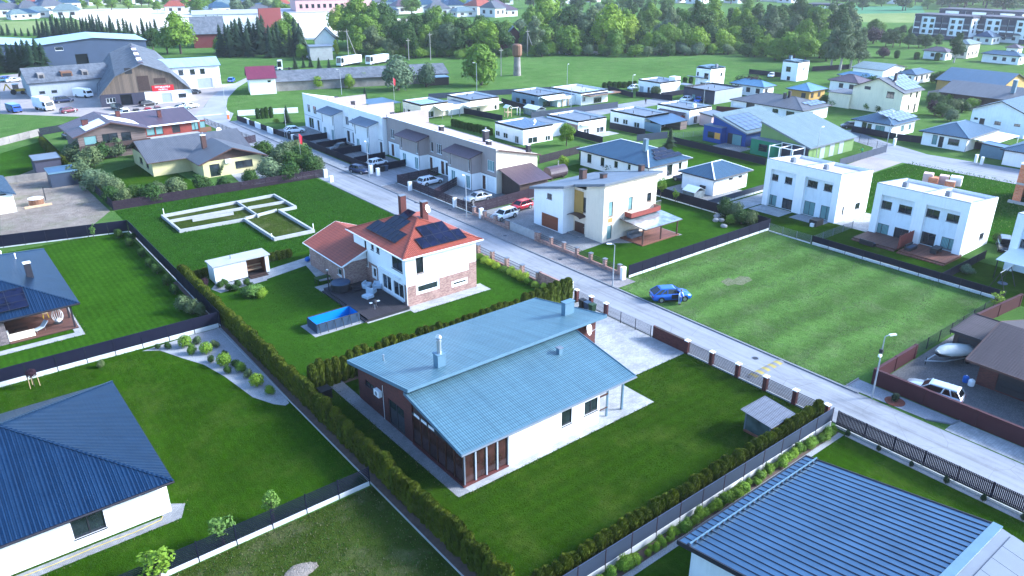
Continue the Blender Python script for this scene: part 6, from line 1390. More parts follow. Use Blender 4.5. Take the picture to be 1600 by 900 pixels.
# blue and green houses with mono pitches
def modern(label,ridge_n,sw,se,nwtop,h,wm,am,rm,annex,S,panel):
    p=G(*sw,h);x1=G(*se,h).x;b=(p.x,p.y,x1,p.y+panel[1]);th=thing('family_house',label,'house',(p.x,p.y,0));Y1=b[3];sl_=.30
    So=px_open('S',b[1],S,b[0],b[2],h)
    walls(th,b,h,wm,So,[]);mb=MB();mb.face([(b[0],Y1,h),(b[0],b[1],h),(b[0],Y1,h+(Y1-b[1])*sl_)]);mb.face([(b[2],b[1],h),(b[2],Y1,h),(b[2],Y1,h+(Y1-b[1])*sl_)]);mb.face([(b[2],Y1,h),(b[0],Y1,h),(b[0],Y1,h+(Y1-b[1])*sl_),(b[2],Y1,h+(Y1-b[1])*sl_)]);mb.build('gable',wm,th)
    mb=MB();o=.45;mb.slab([(b[0]-o,b[1]-o,h-o*sl_+.1),(b[2]+o,b[1]-o,h-o*sl_+.1),(b[2]+o,Y1+.1,h+(Y1+.1-b[1])*sl_+.1),(b[0]-o,Y1+.1,h+(Y1+.1-b[1])*sl_+.1)],.12);r=mb.build('roof',rm,th)
    fb=MB();fb.bar((b[0]-o-.02,b[1]-o,h-o*sl_),(b[0]-o-.02,Y1,h+(Y1-b[1])*sl_),.05,.3);fb.bar((b[0]-o,b[1]-o-.02,h-o*sl_),(b[2]+o,b[1]-o-.02,h-o*sl_),.05,.25);fb.build('fascia','trim_grey',r)
    return th,b,('S',b[1]-o,h-o*sl_+.1,sl_)
th,b,pl=modern('bright blue house with glinting solar pitch and orange panels',None,D8(690,380),D8(1300,270),None,3.0,'render_blue','render_blue','roof_seam_grey',None,cD([(1200,320,1250,365,'w')]),(0,8.5))
solar_grid(th,pl,b[0]+.6,.9,[(0,5),(0,5),(0,5),(0,5)],1.72,1.6,'solar_shiny');boxpart(th,'annexe','render_blue',(b[0]-1.6,b[1]+5.0,0,b[0]+1.2,b[1]+9.6,3.3));boxpart(th,'annexe_roof','roof_felt',(b[0]-1.7,b[1]+4.9,3.31,b[0]+1.3,b[1]+9.7,3.42))
boxpart(th,'accent_panel','render_orange',(b[0]-1.65,b[1]+5.2,.9,b[0]-1.61,b[1]+6.6,2.2));o=boxpart(th,'window','frame_dark',(b[0]-1.65,b[1]+6.7,.9,b[0]-1.61,b[1]+8.4,2.2));boxpart(th,'pane','pane',(b[0]-1.66,b[1]+6.8,1.0,b[0]-1.655,b[1]+8.3,2.1))
o=boxpart(th,'patio_door','frame_dark',(b[0]-.05,b[1]+.9,.05,b[0]-.01,b[1]+4.4,2.3));boxpart(th,'pane','pane_curtain',(b[0]-.06,b[1]+1.0,.1,b[0]-.055,b[1]+3.2,2.2));boxpart(th,'accent_panel','render_orange',(b[0]+10.2,b[1]-.05,.4,b[0]+12.3,b[1]-.01,2.4));boxpart(th,'accent_panel','render_orange',(b[0]+7.6,b[1]-.05,1.6,b[0]+9.0,b[1]-.01,2.0));boxpart(th,'terrace','paver_grey',(b[0]-4.5,b[1]-2,.01,b[0]-.02,b[1]+4.9,.07));boxpart(th,'yard_wall','render_grey',(b[0]+1.0,b[1]-3.2,0,b[0]+5,b[1]-3.0,2.2))
th,b,pl=modern('green house with lime panels, pale seamed mono pitch and white pergola',None,D8(1480,565),(1342,214),None,2.9,'render_lime','render_green','roof_seam_grey',None,[],(0,11.0))
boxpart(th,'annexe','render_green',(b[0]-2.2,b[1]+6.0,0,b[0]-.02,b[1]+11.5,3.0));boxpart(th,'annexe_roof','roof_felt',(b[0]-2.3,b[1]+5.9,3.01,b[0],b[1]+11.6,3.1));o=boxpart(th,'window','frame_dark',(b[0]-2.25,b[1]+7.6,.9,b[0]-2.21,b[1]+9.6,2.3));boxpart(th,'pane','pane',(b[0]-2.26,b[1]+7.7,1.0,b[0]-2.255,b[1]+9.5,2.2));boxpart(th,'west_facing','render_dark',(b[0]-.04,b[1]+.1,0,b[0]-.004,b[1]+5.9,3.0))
for k in range(3):boxpart(th,'shutter_panel','frame_grey',(b[0]+4.0+k*3.4,b[1]-.04,.05,b[0]+5.6+k*3.4,b[1]-.004,2.5))
pg=thing('pergola','white square pergola frame before the green house','pergola',(b[0]-4.6,b[1]+.6,0))
for x in(b[0]-4.6,b[0]-.5):
    for y in(b[1]+.6,b[1]+3.4,b[1]+5.6):boxpart(pg,'post','trim_white',(x,y,0,x+.14,y+.14,2.75))
for y in(b[1]+.6,b[1]+3.4,b[1]+5.6):boxpart(pg,'beam','trim_white',(b[0]-4.6,y,2.76,b[0]-.36,y+.14,2.9))
for x in(b[0]-4.6,b[0]-.5):boxpart(pg,'side_beam','trim_white',(x,b[1]+.6,2.91,x+.14,b[1]+5.74,3.03))
# gabled houses on the right
p=G(*E8(1232,200),5.7);b=(p.x+.3,p.y+.5,G(*E8(1500,155),5.7).x,p.y+13.5)
th=thing('family_house','cream two storey gabled house with white solar roof and dark windows','house',(b[0],b[1],0));So=px_open('S',b[1],cE([(1290,200,1322,258,'w'),(1362,182,1400,262,'w1'),(1432,172,1465,230,'w1'),(1262,345,1292,410,'w1'),(1330,330,1372,430,'d'),(1402,318,1438,380,'w1')]),b[0],b[2],5.6)
Wo=px_open('W',b[0],cE([(1012,172,1090,272,'w')]),b[1],b[3],5.6);walls(th,b,5.65,'render_cream2',So,Wo)
P_=gable_roof(th,b,5.66,'x',.42,'roof_darkgrey','render_cream2',.6)
solar_grid(th,('S',b[1]-.6,5.66+.12-.6*.42,.42),b[0]+1.5,1.0,[(0,5),(0,6),(.5,5),(1,5)],1.7,1.6,'solar_shiny');chimney(th,b[0]+4,b[1]+4.5,7,9.4,.6,.6,'trim_dark','trim_dark');boxpart(th,'gable_window','frame_dark',(b[0]-.03,b[3]-4.6,5.3,b[0]-.005,b[3]-3,6.1));boxpart(th,'side_wing','render_cream2',(b[0]-.8,b[3]+.02,0,b[2]-3,b[3]+6,3.6));boxpart(th,'side_wing_roof','roof_darkgrey',(b[0]-1.2,b[3]+.02,3.61,b[2]-2.6,b[3]+6.4,3.75))
p=G(*F8(945,440),4.2);b=(p.x+.3,G(1600,195,0).y-6,p.x+12,p.y)
th=thing('family_house','pale blue gabled house with dark square windows and white solar roof','house',(b[0],b[1],0));Wo=px_open('W',b[0],cF([(1270,395,1342,462,'w'),(1515,425,1590,492,'w'),(1235,552,1305,605,'w'),(978,505,1022,535,'w1'),(1050,515,1102,575,'d'),(1480,585,1550,625,'w')]),b[1],b[3],4.9);walls(th,b,5.0,'render_panel',[],Wo)
gable_roof(th,b,5.0,'x',.40,'roof_bluegrey','render_panel',.6)
p=G(1565,152,3.0);th,b,r=house('dark brown timber house with blue grey gable roof and tall chimney',None,None,None,3.0,'wood_dark',('gable','y',.3,'roof_darkgrey'),[],[],box=(p.x-3,p.y-5,p.x+12,p.y+14));chimney(th,p.x+1,p.y-2,3,7.5,.9,.9,'trim_steelblue','trim_white')
a=G(*K4(1280,520),3.0);th,b,r=house('ochre timber house with blue grey gable and a white lit roof',None,None,None,3.0,'render_ochre',('gable','y',.3,'roof_bluegrey'),[],[],box=(a.x,G(*K4(1440,545),3).y,G(*K4(1535,495),3).x,G(*K4(1140,480),3).y))
a=G(*K4(720,440),3.6);th,b,r=house('long low white building with pale grey roofs at the far lawn',None,None,None,3.6,'render_white',('gable','y',.18,'roof_seam_grey'),[],[],box=(a.x,G(*K4(725,440),3.6).y,G(*K4(830,415),3.6).x,G(*K4(500,425),3.6).y))
# building site
th=thing('unfinished_house','unfinished house shell of orange hollow blocks at the street','house',G(1582,316));p=G(1580,316);walls(th,(p.x,p.y-9,p.x+9,p.y),6.2,'block_orange',[],[(p.y-3.4,p.y-1.2,.3,2.6,'o'),(p.y-7.5,p.y-5,.3,2.6,'o')]);boxpart(th,'ring_beam','concrete',(p.x-.02,p.y-9,3.0,p.x+.3,p.y+.01,3.3));boxpart(th,'foundation','concrete',(p.x-.5,p.y-9.2,0,p.x-.03,p.y+.4,.4));boxpart(th,'top_slab','panel_white',(p.x-.2,p.y-9.1,6.21,p.x+9,p.y+.1,6.4))
for lb,x,y,mm,w_,h in(('pink wrapped pallet of blocks nearest the white pair roof',1448,287,'render_pink',1.5,1.9),('leaning orange pallet of hollow blocks',1457,289,'block_orange',1.5,1.4),('pink wrapped pallet of blocks with white top',1473,288,'render_pink',1.4,1.6),('orange pallet of hollow blocks beside white sacks',1483,293,'block_orange',1.5,1.2),('white wrapped pallet of sacks at the end of the row',1492,290,'canvas_white',1.8,1.6)):
    p=G(x,y);t=thing('block_pallet',lb,'pallet',p,.3,'pallets of building blocks');q=MB();q.box(-w_/2,-w_/2,.15,w_/2,w_/2,h);q.build('block_stack',mm,t,local=True);q=MB()
    for k in range(3):q.box(-w_/2+k*w_*.42,-w_/2,0,-w_/2+k*w_*.42+.14,w_/2,.14)
    q.build('pallet_base','wood_pale',t,local=True)
# ---------------------------------------------------------------- left middle: yellow house, timber houses, sheds
yh=thing('family_house','yellow house with dark tiled cross gable roof behind the shrubs','house',(33,140,0))
e=[G(*q,3.0)for q in((238,258),(213,228),(365,240),(285,228))]
b=(32.6,141.0,45.6,158.5);b1=(32.8,144.5,50,157.5);walls(yh,b1,2.9,'render_yellow',[],[(147,148.6,.9,2.1,'w'),(151,153.0,.9,2.1,'w')])
gable_roof(yh,b1,2.92,'x',.36,'roof_darkgrey','wood_dark',.9,'trim_brown')
b2=(39.5,137.5,50.2,146.5);walls(yh,b2,2.9,'render_yellow',[(40.6,42.4,.1,2.3,'w1'),(45.2,48.4,.9,2.2,'w')],[],name='front_wall');gable_roof(yh,b2,2.92,'y',.36,'roof_darkgrey','render_yellow',.9,'trim_brown','wood_dark')
chimney(yh,42.2,144.0,3.6,6.3,.8,.8,'trim_brown','trim_white',True);boxpart(yh,'air_conditioner','white_metal',(43.4,137.1,2.2,44.4,137.46,2.9))
dish(yh,47.5,151,5.4,.55,(.2,-.9,.3),(47.5,151.3,4.8))
def tl(x,y,z=0):return G(80+x/6.667,150+y/6.667,z)
w1=thing('family_house','weathered timber house with plum gable roof and pale roof panels','house',tl(320,520));p0,p1,p2=tl(320,330,6.3),tl(690,240,5.0),tl(175,290,5)
b=(p0.x-1.2,p0.y-.5,p0.x+11,p0.y+12);walls(w1,b,5.0,'wood_siding',[(b[0]+1,b[0]+3.2,3.0,4.6,'wc1'),(b[0]+4.2,b[0]+7,2.7,4.7,'w'),(b[0]+7.6,b[0]+9.4,2.9,4.6,'w1'),(b[0]+5.5,b[0]+7,.06,2.1,'d'),(b[0]+1.5,b[0]+3,.6,2,'w1')],[])
gable_roof(w1,b,5.0,'y',.3,'roof_plum','wood_siding',.9,'trim_brown');boxpart(w1,'balcony','wood_dark',(b[0]-.3,b[1]-1.5,2.35,b[2]+.3,b[1]-.02,2.5),(b[0]-.3,b[1]-1.5,2.51,b[2]+.3,b[1]-1.42,3.2));chimney(w1,b[0]+2.6,b[1]+5,5,7.0,1.1,.9,'brick_dark','trim_dark')
zz=lambda x:5.0+.12+(x-b[0])*.3
for k in range(3):q=MB();xa,xb=b[0]+1.6,b[0]+5.3;ya=b[1]+.2+k*1.9;q.slab([(xa,ya,zz(xa)+.09),(xb,ya,zz(xb)+.09),(xb,ya+1.8,zz(xb)+.09),(xa,ya+1.8,zz(xa)+.09)],.05);q.build('roof_panel','panel_white',w1)
for k in range(2):q=MB();xa,xb=b[0]+6.4,b[2]-.3;za=lambda x:5.12+(b[2]-x)*.3;ya=b[1]+3+k*3;q.slab([(xa,ya,za(xa)+.09),(xb,ya,za(xb)+.09),(xb,ya+2.8,za(xb)+.09),(xa,ya+2.8,za(xa)+.09)],.05);q.build('roof_panel','panel_white',w1)
w2=thing('family_house','long red timber house with plum mono pitch roof and white gutter','house',tl(800,480));p0,p1,pn=tl(740,350,4.6),tl(1510,245,4.6),tl(650,235,5.6)
b=(p0.x+.6,p0.y+.8,p1.x-.6,p0.y+9);walls(w2,b,4.5,'wood_red',[(b[0]+1,b[0]+3.2,2.7,4.2,'wc'),(b[0]+4,b[0]+5.6,2.6,4.2,'wc1'),(b[0]+5.8,b[0]+7.2,2.6,4.2,'wc1'),(b[0]+9,b[0]+10.6,2.5,4.2,'d'),(b[0]+13,b[0]+14.4,2.6,4.2,'wc1'),(b[0]+14.7,b[0]+15.9,2.6,4.2,'wc1')],[]);mono_roof(w2,b,4.55,'y',.16,'roof_plum','wood_red',.8,'trim_white')
boxpart(w2,'balcony','concrete',(b[0]+.5,b[1]-1.6,2.1,b[2]+.4,b[1]-.02,2.3));boxpart(w2,'balcony_rail','wood_brown',(b[0]+16.5,b[1]-1.6,2.31,b[2]+.4,b[1]-1.52,3.2));chimney(w2,b[0]+8,b[1]+4,5,6.8,.7,.7,'brick_dark','trim_dark');chimney(w2,b[0]+.8,b[1]+7.5,5,7.0,.8,.8,'brick_dark','trim_dark')
lb_=thing('family_house','white house corner with bright blue tiled gable roof by the sand yard','house',G(18,330));p=G(25,303,2.9)
b=(p.x-9,p.y+.6,p.x-.4,p.y+13.0);walls(lb_,b,2.8,'render_white');mb=MB();mb.slab([(p.x-5,b[1]-.6,5.0),(p.x,b[1]-.6,2.9),(p.x,b[3]+.6,2.9),(p.x-5,b[3]+.6,5.0)],.12);mb.build('roof','roof_navy',lb_)
for x0_,(sx,sy),(ex,ey),hh,mm,lb in((0,(82,294),(118,288),2.4,'fence_navy','dark blue metal shed with bright blue roof edge'),(1,(58,272),(88,268),2.2,'render_dark','low dark shed behind the blue one')):
    p,q=G(sx,sy),G(ex,ey);th=thing('shed',lb,'shed',(p.x,p.y,0));b=(p.x,p.y,p.x+4.2,p.y+3.2+x0_);walls(th,b,hh,mm);mono_roof(th,b,hh+.01,'y',.06,'roof_metal_blue' if x0_==0 else 'roof_felt',mm,.15,'trim_steelblue' if x0_==0 else 'trim_dark')
# ---------------------------------------------------------------- things in gardens, yards and on the street
# frame pool, hot tub, lounge set, kettle grill
def LX(f,x,y,z=0):return f(x,y)
pz=thing('frame_pool','rectangular frame pool with bright blue liner standing on the lawn','pool',(28.0,68.5,0));a0,a1=G(462,515),G(549,497)
x0,x1=28.35,33.3;yb,yt=68.3,70.6;h=1.0
mb=MB()
for A,B in(((x0,yb),(x1,yb)),((x1,yb),(x1,yt)),((x1,yt),(x0,yt)),((x0,yt),(x0,yb))):mb.bar((*A,h/2+.02),(*B,h/2+.02),.06,h)
mb.build('pool_wall','pool_liner',pz)
mb=MB();i=.05
for f in([(x0+i,yb+i),(x1-i,yb+i)],[(x1-i,yb+i),(x1-i,yt-i)],[(x1-i,yt-i),(x0+i,yt-i)],[(x0+i,yt-i),(x0+i,yb+i)]):mb.face([(*f[0],.06),(*f[0],h),(*f[1],h),(*f[1],.06)])
mb.face([(x0+i,yb+i,.06),(x1-i,yb+i,.06),(x1-i,yt-i,.06),(x0+i,yt-i,.06)]);mb.build('pool_lining','pool_blue',pz)
for A,B in(((x0,yb),(x1,yb)),((x1,yb),(x1,yt)),((x1,yt),(x0,yt)),((x0,yt),(x0,yb))):MB().tube([(*A,h+.05),(*B,h+.05)],.045,8).build('rim_tube','plastic_black',pz)
for k in range(6):x=x0+.25+k*(x1-x0-.5)/5;MB().tube([(x,yb-.35,.03),(x,yb-.06,h)],.03,6).build('strut','plastic_black',pz);MB().tube([(x,yt+.35,.03),(x,yt+.06,h)],.03,6).build('strut','plastic_black',pz)
o=MB().prism([(x0-.5,yb-.6),(x1+.3,yb-.6),(x1+.4,yt+.5),(x0-.6,yt+.5)],-.01,.03).build('ground_mat','gravel_grey',pz)
ht=thing('hot_tub','round black hot tub with cover, flue and steps on the deck','hot tub',(35.3,76.6,.36));MB().lathe([(1.05,0),(1.12,.1),(1.15,.85),(1.18,.9)],22).build('tub','frame_dark',ht,local=True);MB().lathe([(1.16,.905),(1.1,1.0),(.6,1.06),(.05,1.08)],22).build('tub_cover','pool_liner',ht,local=True);MB().tube([(-1.35,.3,0),(-1.35,.3,2.6)],.07,8).build('flue','frame_dark',ht,local=True);MB().lathe([(.16,2.6),(.16,2.75),(.03,2.82)],8,(-1.35,.3,0)).build('flue_cap','steel',ht,local=True)
for k in range(2):MB().box(.7+.1*k,-1.7+.35*k,0,1.9,-1.37+.35*k,.25*(k+1)).build('step','deck_black',ht,local=True)
def armchair(label,x,y,rot,w_=.8):
    t=thing('armchair',label,'armchair',(x,y,.36),rot,'pale blue lounge set on the black deck');MB().box(-w_/2,-.38,.08,w_/2,.38,.40).build('seat','cushion',t,local=True);MB().box(-w_/2,.26,.405,w_/2,.4,.78).build('backrest','cushion',t,local=True)
    for s in(-1,1):MB().box(s*w_/2-.07,-.38,.10,s*w_/2+.07,.255,.58).build('armrest','cushion',t,local=True)
    for s in(-1,1):
        for q in(-1,1):MB().box(s*(w_/2-.06)-.03,q*.32-.03,0,s*(w_/2-.06)+.03,q*.32+.03,.075).build('leg','frame_dark',t,local=True)
    return t
for lb,px,r in(('pale blue armchair of the deck set standing against the wall',(573,447),.6),('pale blue armchair beside the patio door on the deck',(590,447),-.7),('pale blue armchair with its back to the ottoman',(580,455),2.2)):
    p=G(*px,.6);armchair(lb,p.x,p.y,r,.95)
p=G(575,464,.45);t=thing('ottoman','square pale blue ottoman in the middle of the black deck','ottoman',(p.x,p.y,.36),.2);MB().box(-.5,-.5,.06,.5,.5,.36).build('cushion','cushion',t,local=True)
for s in(-1,1):
    for q in(-1,1):MB().box(s*.42-.03,q*.42-.03,0,s*.42+.03,q*.42+.03,.055).build('leg','frame_dark',t,local=True)
p=G(586,481,.4);t=thing('kettle_grill','black kettle grill with two side shelves on the deck','grill',(p.x,p.y,.36));MB().lathe([(.05,.55),(.22,.62),(.29,.75),(.29,.8),(.24,.95),(.1,1.04),(.02,1.06)],14).build('kettle','frame_dark',t,local=True)
for a in range(3):MB().tube([(.1*math.cos(a*2.09),.1*math.sin(a*2.09),.6),(.33*math.cos(a*2.09),.33*math.sin(a*2.09),0)],.018,6).build('leg','steel',t,local=True)
for s in(-1,1):MB().box(s*.46-.16,-.15,.76,s*.46+.16,.15,.79).build('side_shelf','cushion',t,local=True)
p=G(500,412);t=thing('garden_table','teal green garden table beside the brick garage wing','table',(34.9,80.6,0));MB().box(-.9,-.5,.72,.9,.5,.77).build('table_top','leaf_dark',t,local=True)
for s in(-1,1):
    for q in(-1,1):MB().box(s*.8-.03,q*.42-.03,0,s*.8+.03,q*.42+.03,.715).build('leg','frame_dark',t,local=True)
for lb,px,m,sc in(('blue plastic sack beside the garage wing',(481,409),'plastic_blue',.55),('white builders sack beside the garage wing',(490,405),'canvas_white',.7)):
    p=G(*px);o=MB();core(o,random.Random(int(px[0])),(0,0,.42),.5,.85,9);o=o.build('sack',m,None,True);o.location=(p.x,p.y,0);o.scale=(sc*1.6,)*3;tag(o,lb,'sack')
# garden cabin
t=thing('garden_cabin','white garden cabin with open timber lined sauna porch and steps','cabin',(24.4,87.7,0));b=(24.5,87.7,31.2,90.0)
mb=MB();wall(mb,'S',b[1],b[0],28.4,.15,2.35,[]);wall(mb,'W',b[0],b[1],b[3],.15,2.35,[]);mb.face([(b[2],b[1],.15),(b[2],b[3],.15),(b[2],b[3],2.35),(b[2],b[1],2.35)]);mb.face([(b[2],b[3],.15),(b[0],b[3],.15),(b[0],b[3],2.35),(b[2],b[3],2.35)]);wall(mb,'S',b[1],30.75,b[2],.15,2.35,[]);mb.build('wall','panel_white',t)
boxpart(t,'porch_lining','wood_brown',(28.4,89.2,.15,30.75,89.25,2.3),(28.4,87.72,.15,28.45,89.2,2.3),(30.7,87.72,.15,30.75,89.2,2.3));boxpart(t,'porch_bench','wood_pale',(28.5,88.6,.55,30.6,89.15,.62),(28.5,88.9,1.0,30.6,89.15,1.06));boxpart(t,'roof','concrete',(24.3,87.5,2.36,31.4,90.2,2.5));boxpart(t,'steps','wood_dark',(28.5,87.0,.02,30.7,87.68,.14),(28.5,87.3,.145,30.7,87.68,.28));MB().lathe([(.08,2.5),(.08,2.9),(.14,2.92),(.03,3.0)],8,(27,88.9,0)).build('flue','steel',t);boxpart(t,'door_seam','frame_grey',(27.7,87.69,.2,27.73,87.699,2.3));boxpart(t,'plinth','frame_dark',(24.6,87.8,0,31.1,89.9,.148))
# foundation of a house never built
ft=thing('house_foundation','low white concrete foundation walls of an unbuilt house in tall grass','foundation',(27,98,0))
def fseg(a,b_,w_=.3):o=MB().bar((*a,.22),(*b_,.22),w_,.5).build('foundation_wall','concrete',ft)
cs=[(27.1,118.9),(27.1,110.2),(36.2,109.6),(36.3,98.5),(42.0,98.4),(42.0,110.5),(44.7,110.6),(44.7,119.0)]
for i in range(8):
    a,b_=Vector(cs[i]),Vector(cs[(i+1)%8]);d=(b_-a).normalized()*.15;fseg(a+d if i%2 else a-d,b_-d if i%2 else b_+d)
for a,b_ in(((27.3,115.6),(38.3,115.2)),((38.5,118.8),(38.4,109.8)),((38.7,114.8),(44.5,114.4)),((36.5,110.0),(41.8,111.0)),((30,114),(36,113.6))):fseg(a,b_,.22)
area('bare_patch',[(27.3,110.4),(36.2,109.9),(36.5,98.8),(41.8,98.7),(41.8,110.8),(44.5,110.9),(44.5,118.8),(27.3,118.7)],.05,'lawn_weedy')
for px in((200+300/5.33,290+240/5.33),(200+1545/5.33,290+365/5.33),(200+1200/5.33,290+450/5.33)):
    p=G(*px);o=MB().box(p.x-.05,p.y-.05,0,p.x+.05,p.y+.05,.9).build('marker_stake','trim_white');tag(o,'white marker stake at a corner of the unbuilt foundation','stake','stakes round the foundation')
# street furniture
lamp('tall street lamp with a camera box at the corner of the hay field',(1362,622),6.2,(.35,-.2));q=MB()
o=bpy.data.objects['street_lamp'];MB().box(-.22,-.15,4.6,-.02,.15,4.95).build('camera_box','trim_dark',o,local=True);MB().box(-.35,-.12,4.25,-.05,.1,4.45).build('camera','trim_white',o,local=True)
lamp('street lamp on the paved strip before the cream house',(957,448),5.4,(-.3,.2));lamp('street lamp beside the taupe terrace fence',(729,340),6.3,(.1,.5));lamp('street lamp beside the dark blue parked car',(577,278),6.3,(.1,.5));lamp('far street lamp by the black fence of the white terraces',(449,217),6.5,(-.6,.2));lamp('lamp beside the bend by the grass triangle',(353,170),6,(-.7,.1));lamp('slim lamp standing behind the first white pair',(1274,252),6.5,(.5,0));lamp('slim lamp before the solar hip house',(1386,224),6.5,(.5,.2));lamp('slim lamp before the charcoal cubic house',(1099,164),6,(.6,.1));lamp('slim lamp by the lane behind the awning house',(892,173),6,(.1,.5));lamp('lamp between pale drive and meadow',(987,152),6,(.5,.1));lamp('lamp in the grass behind the white terraces',(534,148),7,(-.3,.3));lamp('lamp on the meadow behind the terraces',(745,142),8,(-.5,.2));lamp('lamp at the meadow behind the cubic houses',(886,132),6,(.4,.2))
for lb,px,hh in(('white utility box at the corner of the black mesh fence',(973,437),1.6),('white utility box before the long brown board fence',(641,298),1.5),('white utility box further along the brown board fence',(711,324),1.5),('white utility box between brick piers',(752,341),1.5),('white utility box beside the dark blue car',(580,272),1.6),('low white utility box by the small spruce',(591,275),1.4),('white utility box at the end of the old plum fence',(509,277),1.4),('low white utility box beside the street grass',(518,284),1.0),('white utility box before the white terraces',(458,220),1.3),('white utility box at the street of the solar hip house',(1397,227),1.4),('wide white utility box at the far street',(1524,254),1.5),('white utility box beside the wide one',(1533,257),1.4)):meterbox(lb,px,.6,.4,hh)
t=thing('post_frame','white metal post at the street end of the tall thujas','post',(55.0,58.1,0));MB().box(-.06,-.06,0,.06,.06,2.2).build('post','trim_white',t,local=True);MB().box(-.4,-.05,2.21,.06,.05,2.32).build('top_bar','trim_white',t,local=True)
wheelie('blue wheelie bin at the maroon wall',(63.3,12.6,'w'),'plastic_blue',None,1.5);wheelie('dark green wheelie bin beside the blue one',(63.3,11.7,'w'),'plastic_green',None,1.5)
wheelie('black wheelie bin behind the brick posts at the street',(54.4,55.8,'w'),'plastic_black','bins behind the brick posts',1.5);wheelie('navy wheelie bin behind the brick posts at the street',(54.4,55.0,'w'),'pool_liner','bins behind the brick posts',1.5);wheelie('green black wheelie bin behind the brick posts beside the gate',(54.4,54.2,'w'),'plastic_green','bins behind the brick posts',1.5)
wheelie('black bin beside the terrace divider',(66.6,122.0,'w'),'plastic_black','bins at the terrace',0);wheelie('blue lidded bin beside the terrace divider',(67.4,122.0,'w'),'pool_liner','bins at the terrace',0)
t=thing('compost_bin','black box compost bin under the hedge corner','bin',(23.4,56.2,0));MB().box(-.5,-.45,0,.5,.45,.9).build('bin_body','plastic_black',t,local=True);MB().box(-.54,-.49,.905,.54,.49,.98).build('lid','plastic_black',t,local=True)
# dog run with a metal roof
t=thing('dog_run','small dog run with glazed front and ribbed metal roof at the hedge','dog run',(48.15,27.4,0));b=(48.15,27.4,50.9,29.8)
boxpart(t,'floor','deck_red',(b[0],b[1],.05,b[2],b[3],.25));mb=MB();mb.slab([(b[0]-.35,b[1]-.3,1.85),(b[2]+.3,b[1]-.3,1.85),(b[2]+.3,b[3]+.3,2.15),(b[0]-.35,b[3]+.3,2.15)],.05);roofmat('roof_rib_grey',(.13,.135,.165),.055,.18,.4,.5,.05,joint=.5);mb.build('roof','roof_rib_grey',t)
for x,y,zt_ in((b[0],b[1],1.78),(b[2]-.1,b[1],1.78),(b[0],b[3]-.1,2.06),(b[2]-.1,b[3]-.1,2.06),((b[0]+b[2])/2,b[1],1.78)):boxpart(t,'post','trim_grey',(x,y,.251,x+.1,y+.1,zt_))
boxpart(t,'front_pane','glass_clear',(b[0]+.03,b[1]+.12,.3,b[0]+.05,b[3]-.12,1.75));boxpart(t,'kennel','wood_brown',(b[2]-1.5,b[1]+.4,.255,b[2]-.2,b[3]-.3,1.5));boxpart(t,'back_board','wood_red',(b[2]-.05,b[1]+.11,.3,b[2]-.02,b[3]-.11,1.75))
# chairs under the porch
for lb,(x,y),m in(('white chair with red seat under the porch',(40.3,40.0),'cushion_white'),('dark chair beside the porch window',(40.4,41.0),'wood_brown')):
    t=thing('garden_chair',lb,'chair',(x,y,.03),.4);MB().box(-.24,-.24,.42,.24,.24,.47).build('seat','render_pink' if m=='cushion_white' else m,t,local=True);MB().box(-.24,.2,.475,.24,.25,.95).build('backrest',m,t,local=True)
    for s in(-1,1):
        for q in(-1,1):MB().box(s*.21-.02,q*.21-.02,0,s*.21+.02,q*.21+.02,.415).build('leg',m,t,local=True)
# terrace furniture of the left house
t=thing('corner_sofa','beige outdoor corner sofa on the brown terrace','sofa',(4.2,86.4,.1));MB().box(-1.1,-.4,.05,1.1,.4,.42).build('seat','wood_pale',t,local=True);MB().box(-1.1,-.55,.05,1.1,-.41,.8).build('backrest','render_cream',t,local=True);MB().box(-1.25,-.55,.05,-1.11,.9,.75).build('armrest','cushion_white',t,local=True)
t=thing('coffee_table','low dark coffee table before the beige sofa','table',(4.3,87.6,.1));MB().box(-.6,-.4,.36,.6,.4,.42).build('table_top','wood_dark',t,local=True)
for s in(-1,1):
    for q in(-1,1):MB().box(s*.5-.04,q*.3-.04,0,s*.5+.04,q*.3+.04,.355).build('leg','wood_dark',t,local=True)
t=thing('sun_lounger','striped folding sun lounger on the brown terrace','lounger',(6.0,87.0,.1),.5);MB().bar((-.8,0,.3),(.1,0,.34),.6,.06).build('seat','cushion',t,local=True);MB().bar((.13,0,.36),(.7,0,.85),.6,.06).build('backrest','cushion',t,local=True)
for x in(-.7,.2):
    for s in(-1,1):MB().tube([(x,s*.28,0),(x,s*.28,.28)],.02,5).build('leg','steel',t,local=True)
t=thing('hanging_chair','white hanging egg chair with cushion on the brown terrace','chair',(7.7,87.2,.1));mb=MB()
for k in range(8):
    a=k*math.pi/8;mb.tube([(.55*math.cos(a)*math.sin(u),.5*math.sin(a)*math.sin(u),1.1-.75*math.cos(u))for u in[i*.35 for i in range(10)]],.02,5)
mb.build('basket','trim_white',t,local=True);core_=MB();core(core_,random.Random(4),(0,0,.62),.36,.5,9);core_.build('cushion','cushion_white',t,True,True);MB().tube([(.0,.7,0),(.0,.8,1.6),(0,.4,2.1),(0,0,2.0),(0,0,1.85)],.03,6).build('stand','frame_dark',t,local=True);MB().lathe([(.45,0),(.45,.04),(.02,.05)],14,(0,.7,0)).build('base','frame_dark',t,local=True)
t=thing('side_table','yellow framed stool on the brown terrace','stool',(6.9,90.2,.1));MB().box(-.25,-.25,.5,.25,.25,.55).build('seat','wood_pale',t,local=True)
for s in(-1,1):
    for q in(-1,1):MB().tube([(s*.2,q*.2,.5),(s*.26,q*.26,0)],.025,5).build('leg','hose_yellow',t,local=True)
